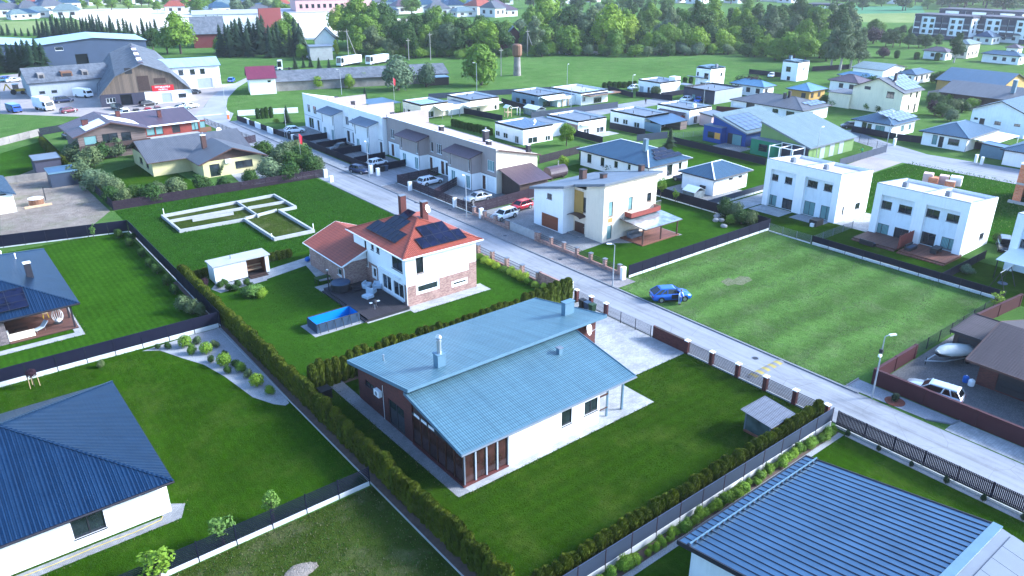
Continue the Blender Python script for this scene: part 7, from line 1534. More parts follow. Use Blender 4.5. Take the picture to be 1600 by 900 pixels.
# cars and people on the street
car('bright blue SUV parked half on the grass with its front door open',(64.0,51.3,'w'),R(-30),'suv','car_blue')
bc=[o for o in bpy.data.objects if o.name=='car'][0]
q=MB();q.v=[(0,0,.35),(1.05,0,.35),(1.05,0,.98),(.75,0,1.5),(.35,0,1.52),(0,0,1.0),(0,.07,.35),(1.05,.07,.35),(1.05,.07,.98),(.75,.07,1.5),(.35,.07,1.52),(0,.07,1.0)];q.f=[tuple(range(5,-1,-1)),tuple(range(6,12))]+[(i,(i+1)%6,6+(i+1)%6,6+i)for i in range(6)];q.mi=[0]*8
d=q.build('open_door','car_blue',bc,local=True);d.location=(1.0,-.93,0);d.rotation_euler=(0,0,R(-118));MB().box(-.2,-.96,.45,.95,-.925,.98).build('door_opening_shade','frame_dark',bc,local=True)  # dark plate on the body stands for the shaded interior
def person(label,loc,rot,shirt,trousers,pose='stand',sleeves=True):
    t=thing('person',label,'person',loc,rot)
    def ring(mb,rows,n=10):
        k=len(mb.v)
        for(x,y,z,rx,ry)in rows:
            for q in range(n):a=6.283*q/n;mb.v.append((x+rx*math.cos(a),y+ry*math.sin(a),z))
        for i in range(len(rows)-1):
            for q in range(n):mb.f.append((k+i*n+q,k+i*n+(q+1)%n,k+(i+1)*n+(q+1)%n,k+(i+1)*n+q));mb.mi.append(0)
        mb.f.append(tuple(k+q for q in range(n-1,-1,-1)));mb.mi.append(0);e=k+(len(rows)-1)*n;mb.f.append(tuple(e+q for q in range(n)));mb.mi.append(0)
    lean=.12 if pose=='lean' else 0;st=.16 if pose=='walk' else .03
    b=MB();ring(b,[(0,0,.86,.15,.11),(0,0,.98,.165,.115),(lean*.4,0,1.12,.15,.10),(lean*.8,0,1.28,.18,.115),(lean,0,1.40,.185,.11),(lean,0,1.46,.11,.08)]);ring(b,[(lean,0,1.45,.055,.055),(lean*1.1,0,1.53,.055,.055)])
    b.build('torso',shirt,t,True,True)
    lg=MB()
    for s in(-1,1):ring(lg,[(s*.085+0,0,.9,.085,.10),(s*.09,s*st*.5,.52,.062,.07),(s*.09,s*st,.12,.045,.05),(s*.09,s*st,.03,.05,.05)],8)
    lg.build('trousers',trousers,t,True,True)
    for s in(-1,1):MB().box(s*.09-.045,s*st-.2,0,s*.09+.045,s*st+.07,.07).build('shoe','hair_dark',t,local=True)
    for s in(-1,1):
        ar=MB();h1=(s*.25,-.05-.12*s*st,1.12)if pose!='lean' else(s*.28,-.25,1.2);h2=(s*.24,-.12-.2*s*st,.86)if pose!='lean' else(s*.2,-.5,1.15)
        ar.tube([(lean+s*.18,0,1.40),h1],[.055,.045],7);ar.tube([h1,h2],[.042,.032],7);ar.build('sleeve',shirt,t,True,True)
        hd=MB();d_=(Vector(h2)-Vector(h1)).normalized();c_=Vector(h2)+d_*.05;hd.bar(Vector(h2),Vector(h2)+d_*.09,.07,.03)
        for f in range(4):hd.tube([Vector(h2)+d_*.09+Vector((-.027+.018*f,0,0)),Vector(h2)+d_*(.15+.01*(f in(1,2)))+Vector((-.027+.018*f,-.015,-.01))],[.009,.007],5)
        hd.tube([Vector(h2)+d_*.03+Vector((-s*.035,0,0)),Vector(h2)+d_*.08+Vector((-s*.06,-.01,0))],[.011,.008],5);hd.build('hand','skin',t,True,True)
    he=MB();hx=lean*1.2;ring(he,[(hx,-.005,1.52,.05,.06),(hx,-.012,1.56,.066,.085),(hx,-.01,1.62,.075,.095),(hx,0,1.69,.075,.095),(hx,.005,1.74,.055,.07),(hx,.005,1.76,.02,.03)],12);he.tube([(hx,-.095,1.66),(hx,-.118,1.625),(hx,-.1,1.61)],[.01,.016,.01],6);he.build('head','skin',t,True,True)
    for s in(-1,1):MB().box(hx+s*.03-.012,-.107,1.655,hx+s*.03+.012,-.095,1.667).build('eye','hair_dark',t,local=True);MB().box(hx+s*.078-.008,-.02,1.61,hx+s*.078+.008,.015,1.67).build('ear','skin',t,local=True)
    MB().box(hx-.025,-.102,1.585,hx+.025,-.092,1.594).build('mouth','render_brick_red',t,local=True)
    ha=MB();ring(ha,[(hx,.02,1.61,.082,.09),(hx,.012,1.69,.086,.1),(hx,.006,1.75,.066,.08),(hx,.006,1.785,.02,.03)],12);ha.build('hair','hair_dark',t,True,True);return t
p=G(1064,474);person('person in white shirt and dark trousers leaning at the open car door',(63.75,49.75,.006),R(-20),'shirt_white','cloth_pale','lean')
p=G(1008.5,163);person('person in dark clothes walking along the pale lane',(p.x,p.y,.02),R(110),'cloth_navy','cloth_navy','walk')
p=G(1346,243);person('person in a green top working on the lawn of the green house',(p.x,p.y,.01),R(200),'cloth_green','cloth_navy','lean')
car('silver estate car parked behind the maroon wall',(66.0,22.6,'w'),R(101),'estate','car_silver')
car('dark blue hatchback parked at the kerb by the terraces',(562,270),R(-72),'hatch','car_navy');car('black estate car between black dividers',(68.6,142.6,'w'),R(185),'sedan','car_black');car('white hatchback parked before the taupe terrace end',(68.2,126.6,'w'),R(10),'hatch','car_white');car('white estate car behind the long brown board fence',(69.0,109.6,'w'),R(5),'estate','car_white');car('silver sedan behind the brown board fence corner',(69.6,96.4,'w'),R(175),'sedan','car_silver');car('white estate car beside the brick piers',(67.3,86.6,'w'),R(188),'estate','car_white');car('red hatchback half hidden by the cream house',(72.2,88.6,'w'),R(185),'hatch','car_red');car('white SUV on the paved end of the white terraces',(68.2,164.2,'w'),R(-12),'suv','car_white')
th=car('black car with its bonnet open between the white houses',(112.0,34.2,'w'),R(205),'estate','car_black');q=MB();q.bar((.9,0,.98),(1.35,0,1.75),1.5,.04);q.build('raised_bonnet','car_black',th,local=True)
car('blue car before the charcoal cubic house',B8(1210,320),R(200),'hatch','car_blue');car('white car behind the white cubic roof',B8(1060,305),R(185),'sedan','car_white');car('white car in the drive beside the flat white house',B8(400,160),R(180),'hatch','car_white');car('pale car beside the taller white cube',C8(1000,325),R(200),'hatch','car_white');car('dark car under the bungalow carport by the palms',(1069,283),R(100),'hatch','car_navy');car('dark motor car beside the solar hip house',E8(535,640),R(150),'hatch','car_black')
# boat on trailer
bo=thing('boat','boat under a pale tarpaulin on a road trailer','boat',(74.3,24.55,0),math.atan2(1.7,-4.2));mb=MB();rows=[]
for x,w_,z0,z1 in((-2.2,.85,.75,1.35),(-1.2,.98,.62,1.45),(0,1.0,.6,1.6),(1.1,.8,.66,1.55),(1.9,.4,.8,1.45),(2.35,.05,1.15,1.4)):rows.append([(x,-w_*.5,z0),(x,-w_,z0+.35),(x,-w_,z1-.22),(x,0,z1+.1),(x,w_,z1-.22),(x,w_,z0+.35),(x,w_*.5,z0)])
for r_ in rows:mb.v+=r_
for i in range(5):
    for q in range(7):mb.f.append((i*7+q,i*7+(q+1)%7,i*7+7+(q+1)%7,i*7+7+q));mb.mi.append(1 if q in(1,2,3,4)else 0)
mb.f.append(tuple(range(6,-1,-1)));mb.mi.append(0);mb.build('covered_hull',['frame_dark','tarp'],bo,True,True);MB().box(-2.45,-.18,.9,-2.2,.18,1.75).build('outboard_motor','trim_white',bo,local=True)
MB().box(-2.0,-.7,.42,1.6,-.6,.52).box(-2.0,.6,.42,1.6,.7,.52).bar((1.6,-.65,.47),(3.3,0,.47),.09,.09).bar((1.6,.65,.47),(3.3,0,.47),.09,.09).build('trailer_frame','steel_dull',bo,local=True);MB().tube([(3.2,0,.05),(3.2,0,.8)],.04,6).build('jockey_wheel','tyre',bo,local=True)
for s in(-1,1):MB().tube([(-.9,s*.85,.3),(-.9,s*1.05,.3)],.3,12).build('wheel','tyre',bo,local=True)
for lb,(x,y),m in(('blue canister before the brown garage pillar',(71.0,21.9),'plastic_blue'),('white canister before the brown garage pillar',(70.7,21.3),'trim_white')):
    t=thing('canister',lb,'canister',(x,y,.01));MB().lathe([(.26,0),(.28,.1),(.28,.5),(.2,.6),(.08,.64)],12).build('drum',m,t,local=True);MB().lathe([(.06,.645),(.06,.7),(.01,.71)],8).build('cap','trim_white',t,local=True)
# swing, trampoline bits, flags, greenhouse, play tower
t=thing('garden_swing','metal garden swing with a round nest seat on the lawn','swing',(97.5,29.0,0));q=MB();q.tube([(-1.6,0,2.3),(1.6,0,2.3)],.05,7);q.build('cross_bar','steel',t,local=True)
for x in(-1.5,1.5):
    for s in(-1,1):MB().tube([(x,s*.9,0),(x,0,2.28)],.045,6).build('leg','trim_dark',t,local=True)
MB().lathe([(.5,.5),(.55,.55),(.5,.6),(.05,.52)],14).build('nest_seat','pool_liner',t,local=True)
for s in(-1,1):MB().tube([(s*.45,0,.58),(s*.3,0,2.26)],.012,4).build('rope','trim_dark',t,local=True)
for lb,px,hh,fz in(('red flag on a pole among the dense shrubs',(472,262),6.5,0),('red flag on a pole beside the blue carport',(617,170),8,1)):
    p=G(*px);t=thing('flag_pole',lb,'flag',p);MB().tube([(0,0,0),(0,0,hh)],[.05,.03],7).build('pole','steel',t,local=True);mb=MB()
    for k in range(5):mb.face([(.06+.12*k,-.05*math.sin(k*1.3),hh-.1-.12*k),(.06+.12*(k+1),-.05*math.sin((k+1)*1.3),hh-.1-.12*(k+1)),(.04+.1*(k+1),-.08*math.sin((k+1)*1.3),hh-1.7-.12*(k+1)),(.04+.1*k,-.08*math.sin(k*1.3),hh-1.7-.12*k)])
    mb.build('cloth','flag_red',t,local=True)
p=G(*A8(600,475));t=thing('greenhouse','small glass greenhouse with pale gable roof','greenhouse',p);boxpart(t,'glazing','polycarbonate',(p.x-1.5,p.y-2.5,.1,p.x+1.5,p.y+2.5,1.7));mb=MB();mb.slab([(p.x-1.6,p.y-2.6,1.72),(p.x,p.y-2.6,2.4),(p.x,p.y+2.6,2.4),(p.x-1.6,p.y+2.6,1.72)],.05);mb.slab([(p.x,p.y-2.6,2.4),(p.x+1.6,p.y-2.6,1.72),(p.x+1.6,p.y+2.6,1.72),(p.x,p.y+2.6,2.4)],.05);mb.build('roof','panel_white',t)
p=G(*A8(270,500));t=thing('play_tower','wooden play tower with swing beam on the lawn','play tower',p)
for x in(-.6,.6):
    for y in(-.6,.6):boxpart(t,'post','wood_pale',(p.x+x-.06,p.y+y-.06,0,p.x+x+.06,p.y+y+.06,2.3))
boxpart(t,'platform','wood_pale',(p.x-.7,p.y-.7,1.1,p.x+.7,p.y+.7,1.2));mb=MB();mb.slab([(p.x-.9,p.y-.9,2.32),(p.x,p.y-.9,2.95),(p.x,p.y+.9,2.95),(p.x-.9,p.y+.9,2.32)],.05);mb.slab([(p.x,p.y-.9,2.95),(p.x+.9,p.y-.9,2.32),(p.x+.9,p.y+.9,2.32),(p.x,p.y+.9,2.95)],.05);mb.build('roof','canvas_white',t);boxpart(t,'swing_beam','trim_white',(p.x+.7,p.y-.05,1.95,p.x+3.4,p.y+.05,2.05));boxpart(t,'beam_leg','trim_white',(p.x+3.3,p.y-.6,0,p.x+3.4,p.y-.5,1.94),(p.x+3.3,p.y+.5,0,p.x+3.4,p.y+.6,1.94))
p=G(1107,302);t=thing('greenhouse','small peaked glass greenhouse beside the hip garage','greenhouse',(p.x-4.0,p.y-1.0,0));b=(p.x-5.0,p.y-1.0,p.x-2.4,p.y+1.4);boxpart(t,'glazing','polycarbonate',(b[0],b[1],.05,b[2],b[3],1.2));mb=MB();xm=(b[0]+b[2])/2;mb.slab([(b[0]-.1,b[1]-.1,1.22),(xm,b[1]-.1,1.95),(xm,b[3]+.1,1.95),(b[0]-.1,b[3]+.1,1.22)],.04);mb.slab([(xm,b[1]-.1,1.95),(b[2]+.1,b[1]-.1,1.22),(b[2]+.1,b[3]+.1,1.22),(xm,b[3]+.1,1.95)],.04);mb.build('roof','panel_white',t)
t=thing('barrel_sauna','brown barrel sauna behind the cream house','sauna',G(868,278));p=G(872,280);q=MB();q.tube([(-2,0,1.15),(2,0,1.15)],1.1,16);q.build('barrel','roof_plum',t,local=True);MB().box(-1.5,-.7,0,-1.2,.7,.3).box(1.2,-.7,0,1.5,.7,.3).build('cradle','wood_dark',t,local=True);MB().tube([(.6,0,2.2),(.6,0,3.0)],.09,7).build('flue','steel',t,local=True)
# sand yard
p=G(58,320);t=thing('hot_tub','round wooden hot tub with pale cover in the sand yard','hot tub',p);MB().lathe([(1.0,.15),(1.05,.2),(1.05,1.05)],18).build('tub','wood_brown',t,local=True);MB().lathe([(1.1,1.055),(1.1,1.12),(.6,1.2),(.03,1.22)],18).build('tub_cover','canvas_white',t,local=True);MB().tube([(1.4,.6,.3),(1.4,.6,2.6)],.07,7).build('flue','frame_dark',t,local=True);MB().box(-1.9,-1.5,0,1.9,-1.2,.3).box(-1.1,-1,0,1.1,1,.145).build('timber_base','wood_pale',t,local=True)
t=thing('garden_chair','orange wooden garden chair beside the white house corner','chair',G(4,324));MB().box(-.5,-.4,.4,.5,.4,.48).build('seat','render_orange',t,local=True);MB().box(-.5,.35,.485,.5,.42,1.0).build('backrest','render_orange',t,local=True)
for s in(-1,1):
    for q in(-1,1):MB().box(s*.45-.04,q*.35-.04,0,s*.45+.04,q*.35+.04,.395).build('leg','wood_pale',t,local=True)
# motorhome parts on duplex lawns: rattan sets on the decks
for lb,(x,y),r_ in(('dark rattan sofa on the reddish deck against the screen',(101.0,41.6),0),('dark rattan table on the reddish deck',(102.4,39.0),0),('dark rattan sofa on the brown deck',(99.0,46.5),1.5)):
    t=thing('rattan_table' if 'table' in lb else 'rattan_sofa',lb,'table' if 'table' in lb else 'sofa',(x,y,.34 if x>99.5 else .02),r_)
    if 'table' in lb:
        MB().box(-.9,-.5,.66,.9,.5,.72).build('table_top','frame_dark',t,local=True)
        for s in(-1,1):MB().box(s*.75-.06,-.4,0,s*.75+.06,.4,.655).build('leg','frame_dark',t,local=True)
    else:MB().box(-1.0,-.4,.04,1.0,.4,.4).build('seat','frame_dark',t,local=True);MB().box(-1.0,.28,.405,1.0,.42,.75).build('backrest','frame_dark',t,local=True);MB().box(-.9,-.35,.402,.9,.25,.48).build('cushion','pool_liner',t,local=True)
t=thing('barbecue','covered black barbecue with a white cloth on the paved patio','barbecue',(101.2,55.6,.02));MB().box(-.9,-.6,0,.9,.6,.9).build('cover','plastic_black',t,local=True);MB().box(-1.3,-.3,0,-.95,.2,.5).build('cloth_bundle','canvas_white',t,local=True)
area('paving',rect(101.3,55.0,104.2,60.2),.02,'gravel_grey');area('paving',rect(100.2,61.2,104.0,66.6),.02,'paver_light')
# boulder bed and far palms are in the plant section
t=thing('barrier','white barrier arm with orange base across the side road','barrier',G(357,186));MB().box(-.2,-.2,0,.2,.2,1.1).build('barrier_base','barrier_orange',t,local=True);MB().box(-.3,-.3,1.105,.3,.3,1.9).build('barrier_head','trim_white',t,local=True);MB().bar((-.3,.4,1.3),(-7.5,1.6,1.3),.08,.12).build('barrier_arm','trim_white',t,local=True)
# ---------------------------------------------------------------- barn yard and everything beyond
def bld(label,loc,w_,d,h,rot,wm,rm,axis='x',slope=.4,name='building',cat='building',oh=.5,S=(),W=()):
    x,y=loc;th=thing(name,label,cat,(x,y,0));b=(x,y,x+w_,y+d)
    walls(th,b,h,wm,[(x+a,x+c,e,f,s)for a,c,e,f,s in S],[(y+a,y+c,e,f,s)for a,c,e,f,s in W]);r=gable_roof(th,b,h+.01,axis,slope,rm,wm,oh);th.rotation_euler=(0,0,rot);return th,b,r
p=G(159,168);bx,by=p.x,p.y;wB=22.5;dB=60
bn=thing('barn','old timber barn with sagging grey gambrel roof and red banner','barn',(bx,by,0));prof=[(0,3.2),(wB*.2,7.6),(wB*.5,10.3),(wB*.8,7.6),(wB,3.2)]
mb=MB();mb.face([(bx+x,by,z)for x,z in prof]);mb.build('gable','wood_barn',bn);mb=MB();mb.face([(bx+x,by+dB,z)for x,z in prof][::-1]);mb.build('gable','wood_barn',bn)
mb=MB();wall(mb,'S',by,bx,bx+wB*.48,0,3.2,[(bx+1.4,bx+3.6,1,2.3,'w'),(bx+4.8,bx+7.6,.1,2.9,'w')]);mb.build('dark_wall','render_dark',bn);opening(bn,'S',by,bx+1.4,bx+3.6,1,2.3,'ww3');boxpart(bn,'doorway','frame_dark',(bx+4.8,by+1.5,.0,bx+7.6,by+1.6,2.9))  # dark sheet set back in the opening stands for the shade inside
mb=MB();wall(mb,'S',by,bx+wB*.48,bx+wB,0,3.2,[(bx+14.8,bx+17.4,.1,2.6,'w'),(bx+19,bx+21,1.1,2.2,'w')]);mb.face([(bx,by+dB,0),(bx,by,0),(bx,by,3.2),(bx,by+dB,3.2)]);mb.face([(bx+wB,by,0),(bx+wB,by+dB,0),(bx+wB,by+dB,3.2),(bx+wB,by,3.2)]);mb.build('white_wall','render_white',bn);opening(bn,'S',by,bx+14.8,bx+17.4,.1,2.6,'g');opening(bn,'S',by,bx+19,bx+21,1.1,2.2,'w')
for i in range(4):
    (xa,za),(xb,zb)=prof[i],prof[i+1];e=.5;mb=MB();ov=.5 if i in(0,3)else 0
    a=(bx+xa-(ov if i==0 else 0),za-(.9 if i==0 else 0));c=(bx+xb+(ov if i==3 else 0),zb-(.9 if i==3 else 0));mb.slab([(a[0],by-.6,a[1]+.2),(c[0],by-.6,c[1]+.2),(c[0],by+dB,c[1]+.2),(a[0],by+dB,a[1]+.2)],.15);mb.build('roof_slope','roof_asbestos',bn)
for k in range(7):boxpart(bn,'ridge_tile','render_white' if k%2 else 'roof_plum',(bx+wB*.5-.6,by+2+k*7,10.35,bx+wB*.5+.6,by+7+k*7,10.62))
boxpart(bn,'hatch','frame_dark',(bx+7,by-.05,8.1,bx+8.8,by-.004,9.6));boxpart(bn,'loft_door','wood_dark',(bx+9.6,by-.06,3.6,bx+12.4,by-.004,7.4),(bx+13.6,by-.05,5.2,bx+16.5,by-.004,6.6))
sg=boxpart(bn,'banner','sign_red',(bx+12.8,by-.12,3.2,bx+18.2,by-.07,4.7));rr=random.Random(5)
for z0,n,x0 in((4.05,13,13.6),(3.4,8,14.4)):
    for k in range(n):
        x=bx+x0+k*.29;q=MB();q.box(x,by-.14,z0,x+.07,by-.125,z0+.42);q.box(x+.07,by-.14,z0+rr.choice((0,.17,.34)),x+.21,by-.125,z0+rr.choice((.08,.25,.42))+.001+.34*0);q.build('letter','trim_white',sg)
bn.rotation_euler=(0,0,-.2)
th,b,r=bld('long pale outbuilding with grey roof and dormers beside the barn',(29.7,251.7),21,17,4.3,-.02,'render_grey','roof_asbestos','x',.36,S=[(2,3.4,1.2,1.9,'w1'),(5,6.4,1.2,1.9,'w1'),(18,19.4,1.6,2.3,'w1')])
for x,w_ in((32.5,1.6),(38.3,2.8),(43.6,1.6)):boxpart(th,'dormer','wood_brown' if w_>2 else 'concrete_old',(x,253.6,4.6,x+w_,257,6.4));boxpart(th,'dormer_opening','frame_dark',(x+.3,253.55,5.0,x+w_-.3,253.598,6.0))
th,b,r=bld('white two storey service building with pale roof and garage doors',(60.8,243.8),18,15,6.5,-.19,'render_white','roof_paleblue','x',.22,S=[(5.2,7.8,.1,2.7,'g'),(9.2,10.2,.1,2.3,'dw'),(11.2,15.4,.1,3,'g')]+[(x,x+1.4,4.2,5.7,'w')for x in(3.6,6.4,9.6,12.4)])
boxpart(th,'stone_facing','stone_rough',(b[0]+3.2,b[1]-.05,0,b[0]+5.0,b[1]-.01,3.2),(b[0]+8,b[1]-.05,0,b[0]+9,b[1]-.01,3.2),(b[0]+15.6,b[1]-.05,0,b[2],b[1]-.01,3.2))
bld('white and dark timber house with wine red gable roof at the bend',(79.8,220.6),7.2,8.6,4.6,-.3,'render_white','roof_wine','x',.62,'house','house',.5,S=[(5,6,3.2,3.9,'ww1')])
th,b,r=bld('long derelict shed with grey corrugated roof and stained walls',(87.4,222.4),53,13,2.8,-.312,'concrete_old','roof_asbestos','x',.34)
boxpart(th,'end_annexe','wood_dark',(b[2]-8,b[1]-5,0,b[2]-1,b[1]-.02,2.3));boxpart(th,'annexe_roof','roof_paleblue',(b[2]-8.3,b[1]-5.3,2.31,b[2]-.8,b[1]-.02,2.4))
bld('huge navy steel warehouse with pale blue roof behind the conifers',(44,320),34,27,8.0,-.1,'shed_navy','roof_paleblue','y',.1,S=[(10,14,.1,4.4,'o'),(4.2,6.8,6,7.2,'ww1')]);bld('long navy steel warehouse wing at the left of the conifers',(8,331),35,30,7.4,-.12,'shed_navy','roof_paleblue','y',.1)
p=G(497,94);bld('small pale brick transformer house by the tree belt',(p.x-3,p.y),8.5,8,5.0,-.3,'concrete','roof_felt','x',.04,oh=.2);p=G(493,80);bld('pale house with steep blue roof among the dark trees',(p.x,p.y),9,10,4.5,-.5,'render_pale','roof_navy','y',1.0)
p=G(797,78);bld('brick house with pale green gambrel roof among the trees',(p.x-5,p.y),11,14,4.2,-.6,'brick_post','roof_seam_grey','y',.95);p=G(326,74);bld('brown house with grey roof behind the big round tree',(p.x-6,p.y),13,16,6,-.3,'render_brick_red','roof_asbestos','x',.8)
p=G(420,46);bld('wide pale hall with a wine red gate front',(p.x-40,p.y),70,40,9,-.3,'render_white','roof_felt_pale','x',.03,oh=.2);p=G(412,50);q=MB();q.box(-3,-1,0,9,0,12);o=q.build('gate_front','render_brick_red');o.location=(p.x,p.y-3,0);tag(o,'wine red gate block before the wide pale hall','building')
p=G(508,44);th,b,r=bld('pink three storey factory with small windows',(p.x-16,p.y),42,18,15,-.25,'factory_pink','roof_felt','x',.02,oh=.1,S=[(2+k*3.2,3.6+k*3.2,z,z+2,'w1')for k in range(12)for z in(6.5,11)])
# water tower, poles
p=G(808,118);t=thing('water_tower','old brick water tower with rusty barrel head in the meadow','tower',p);MB().lathe([(1.3,0),(1.05,6)],12).build('shaft','concrete_old',t,local=True);MB().lathe([(1.1,6.01),(1.6,6.6),(1.6,9.6),(1.2,10),(.05,10.2)],12).build('tank','wood_brown',t,local=True)
for x,y,hh,br in((545,92,11,1),(570,92,0,0),(824,87,10,1),(472,84,12,1),(673,94,10,0),(639,94,8,0),(697,84,9,0),(783,119,9,0)):
    if not hh:continue
    p=G(x,y);t=thing('utility_pole','wooden utility pole behind the long derelict shed','utility pole',p,0,'utility poles behind the long shed');MB().tube([(0,0,0),(0,0,hh)],[.16,.11],7).build('pole','bark_pale',t,local=True);MB().box(-.9,-.05,hh-.8,.9,.05,hh-.66).build('cross_arm','bark_pale',t,local=True)
    if br:MB().tube([(0,0,hh-1),(3.0,-1.5,0)],.12,6).build('brace','bark_pale',t,local=True)
# apartment blocks: every window its own part
def block(label,px,w_,d,h,rot,fl=4):
    p=G(*px,h);th=thing('apartment_block',label,'apartment block',(p.x,p.y,0));x,y=p.x,p.y;wm='render_white'
    boxpart(th,'wall',wm,(x,y,0,x+w_,y+d,h));boxpart(th,'attic_band','render_dark',(x-.15,y-.15,h-1.0,x+w_,y+d+.15,h+.02));boxpart(th,'ground_floor','render_dark',(x-.12,y-.12,0,x+w_,y+d+.12,1.8))
    n=int(d/3.3)
    for k in range(n):
        yy=y+1+k*3.3;dark=k%4 in(0,3)
        if dark:boxpart(th,'balcony_stack','render_dark',(x-.6,yy-.5,1.82,x-.01,yy+2.4,h-1.02))
        for f in range(fl-1):
            z=2.4+f*(h-3.4)/(fl-1)
            if dark:boxpart(th,'balcony_front','trim_white' if f%2 else 'trim_grey',(x-.7,yy-.4,z-.5,x-.61,yy+2.3,z+.2))
            else:boxpart(th,'window','pane',(x-.05,yy,z,x-.01,yy+1.7,z+1.6))
    for k in range(3):
        for f in range(fl-1):boxpart(th,'window','pane',(x+2+k*4,y-.05,3.5+f*(h-5)/(fl-1),x+3.4+k*4,y-.01,5.0+f*(h-5)/(fl-1)))
    th.rotation_euler=(0,0,rot)
block('white apartment block with dark balconies, nearest the far field',(1521,26),14,27,11,-.02);block('white apartment block with dark balconies behind the bungalows',(1630,30),14,28,11,-.02);block('rear apartment block showing its top floors',(1600,19),14,40,12,-.02);block('second rear apartment block at the picture edge',(1690,20),14,30,11,0);block('pale apartment block rising over the right wood',(1308,7),14,16,13,.3)
# the far town: small houses, colours told apart by roof
rt=random.Random(21);TR=(('roof_bluegrey','blue grey'),('roof_darkgrey','dark grey'),('roof_red','red'),('roof_plum','plum'),('roof_seam_grey','pale grey'),('roof_navy','navy'))
wmesh={}
def smallhouse(x,y,w_,d,h,k,rot,where):
    key=(k,)
    if key not in wmesh:
        a=MB();a.box(-.5,-.5,0,.5,.5,1);c=MB();c.face([(-.56,-.56,.98),(.56,-.56,.98),(.2,0,1.75),(-.2,0,1.75)]);c.face([(.56,.56,.98),(-.56,.56,.98),(-.2,0,1.75),(.2,0,1.75)]);c.face([(-.56,.56,.98),(-.56,-.56,.98),(-.2,0,1.75)]);c.face([(.56,-.56,.98),(.56,.56,.98),(.2,0,1.75)])
        wn=MB();wn.box(-.3,-.512,.35,-.14,-.505,.75);wn2=MB();wn2.box(-.512,-.32,.35,-.505,-.16,.75)
        wmesh[key]=(a.mesh('wall','plaster_far'),c.mesh('roof',TR[k][0]),wn.mesh('window','frame_dark'),wn2.mesh('window','frame_dark'))
    t=thing('town_house',f'small white house with {TR[k][1]} hip roof in {where}','house',(x,y,0),rot,f'{TR[k][1]} roofed houses in {where}');t.scale=(w_,d,h)
    for nm,me in zip(('wall','roof'),wmesh[key]):link(nm,me,t)
    for j in(0,1):link('window',wmesh[key][2],t,(.44*j,0,0));link('window',wmesh[key][3],t,(0,.46*j,0))
def town(n,x0,x1,y0,y1,where,smin=9):
    for _ in range(n):p=G(rt.uniform(x0,x1),rt.uniform(y0,y1));smallhouse(p.x,p.y,rt.uniform(smin,smin+9),rt.uniform(smin,smin+6),rt.uniform(3.2,6),rt.choices(range(6),(4,4,2,2,3,2))[0],rt.uniform(-.3,.3),where)
town(34,-10,110,1,30,'the far left town');town(24,40,330,-4,8,'the town beyond the pale field');town(18,270,480,10,26,'the hamlet beside the factory');town(44,560,800,-4,26,'the town behind the poplars');town(30,820,1420,-6,6,'the town behind the wood',12);town(12,300,700,-6,3,'the horizon town',12)
smallhouse(*G(1540,68)[:2],9,8,3.2,5,0,'the lane under the apartment blocks');smallhouse(*G(1580,66)[:2],9,9,3.6,1,0,'the lane under the apartment blocks')
# vehicles round the barn and the long shed
for lb,px,hd,k,m in(('black pickup before the barn doorway',(184,171),-80,'suv','car_black'),('dark estate car before the white barn wall',(232,165),10,'estate','car_black'),('black sedan beside the service building',(301,147),170,'sedan','car_black'),('wine red hatchback behind the timber house',(108,176),15,'hatch','car_wine'),('white van shaped car behind the red timber house',(197,180),80,'mpv','car_white'),('black small car behind the red timber house',(214,179),80,'hatch','car_black'),('red hatchback behind the red timber house',(232,177),80,'hatch','car_red'),('grey hatchback behind the red timber house',(247,175),80,'hatch','car_grey'),('white sedan in the row behind the red timber house',(265,176),20,'sedan','car_white'),('blue sedan near the hedge of the barn yard',(284,172),20,'sedan','car_teal'),('white SUV near the hedge of the barn yard',(297,169),15,'suv','car_white'),('dark blue people carrier before the outbuilding',(100,160),5,'mpv','car_navy'),('teal car left of the digger',(3,128),10,'sedan','car_teal'),('blue car left of the digger',(12,126),10,'hatch','car_blue'),('white car left of the digger',(22,128),10,'sedan','car_white'),('blue car beside the service building wall',(362,128),60,'hatch','car_blue'),('small blue car parked in the shade of the timber house',(108,216),100,'hatch','car_navy'),('white car beside the truck cab behind the shed',(429,110),20,'hatch','car_white'),('white van shaped car under the dark trees',(487,90),30,'mpv','car_white')):car(lb,px,R(hd),k,m)
truck('white box truck before the outbuilding',(70,172),R(-72),'car_white','panel_white',6.5,2.3,3.3);truck('blue van on the gravel yard',(23,175),R(-78),'truck_blue','truck_blue',5.2,2.0,2.1,van=True,cabh=2.1,name='van',cat='van');truck('white van before the outbuilding',(131,152),R(-60),'car_white','car_white',5.4,2.1,2.5,van=True,cabh=2.45,name='van',cat='van');truck('blue and white truck cab behind the derelict shed',(445,110),R(160),'car_white',None,5,2.5,3,cabh=3.6);truck('white articulated lorry behind the derelict shed',(546,102),R(200),'car_white','panel_white',11,2.5,3.3,cabh=3.4);truck('second white lorry with long trailer behind the derelict shed',(590,100),R(200),'car_white','panel_white',10.5,2.5,3.2,cabh=3.4)
p=G(28,147);t=thing('backhoe_digger','yellow backhoe digger on the gravel yard','digger',p,R(-10));MB().box(-1.4,-.8,.8,1.9,.8,1.5).build('body','machine_yellow',t,local=True);MB().box(-.9,-.75,1.51,.6,.75,2.8).build('cab','pane',t,local=True);MB().box(-1,-.8,2.81,.7,.8,2.95).build('cab_roof','trim_white',t,local=True);MB().bar((-1.5,0,1.4),(-2.4,0,3.0),.3,.35).bar((-2.4,0,3.0),(-3.2,0,1.2),.25,.3).build('rear_arm','machine_yellow',t,local=True);MB().bar((1.9,0,1.2),(3.3,0,.6),.9,.2).build('loader_arm','plastic_black',t,local=True);MB().box(3.3,-1.1,.1,3.9,1.1,.9).build('bucket','plastic_black',t,local=True)
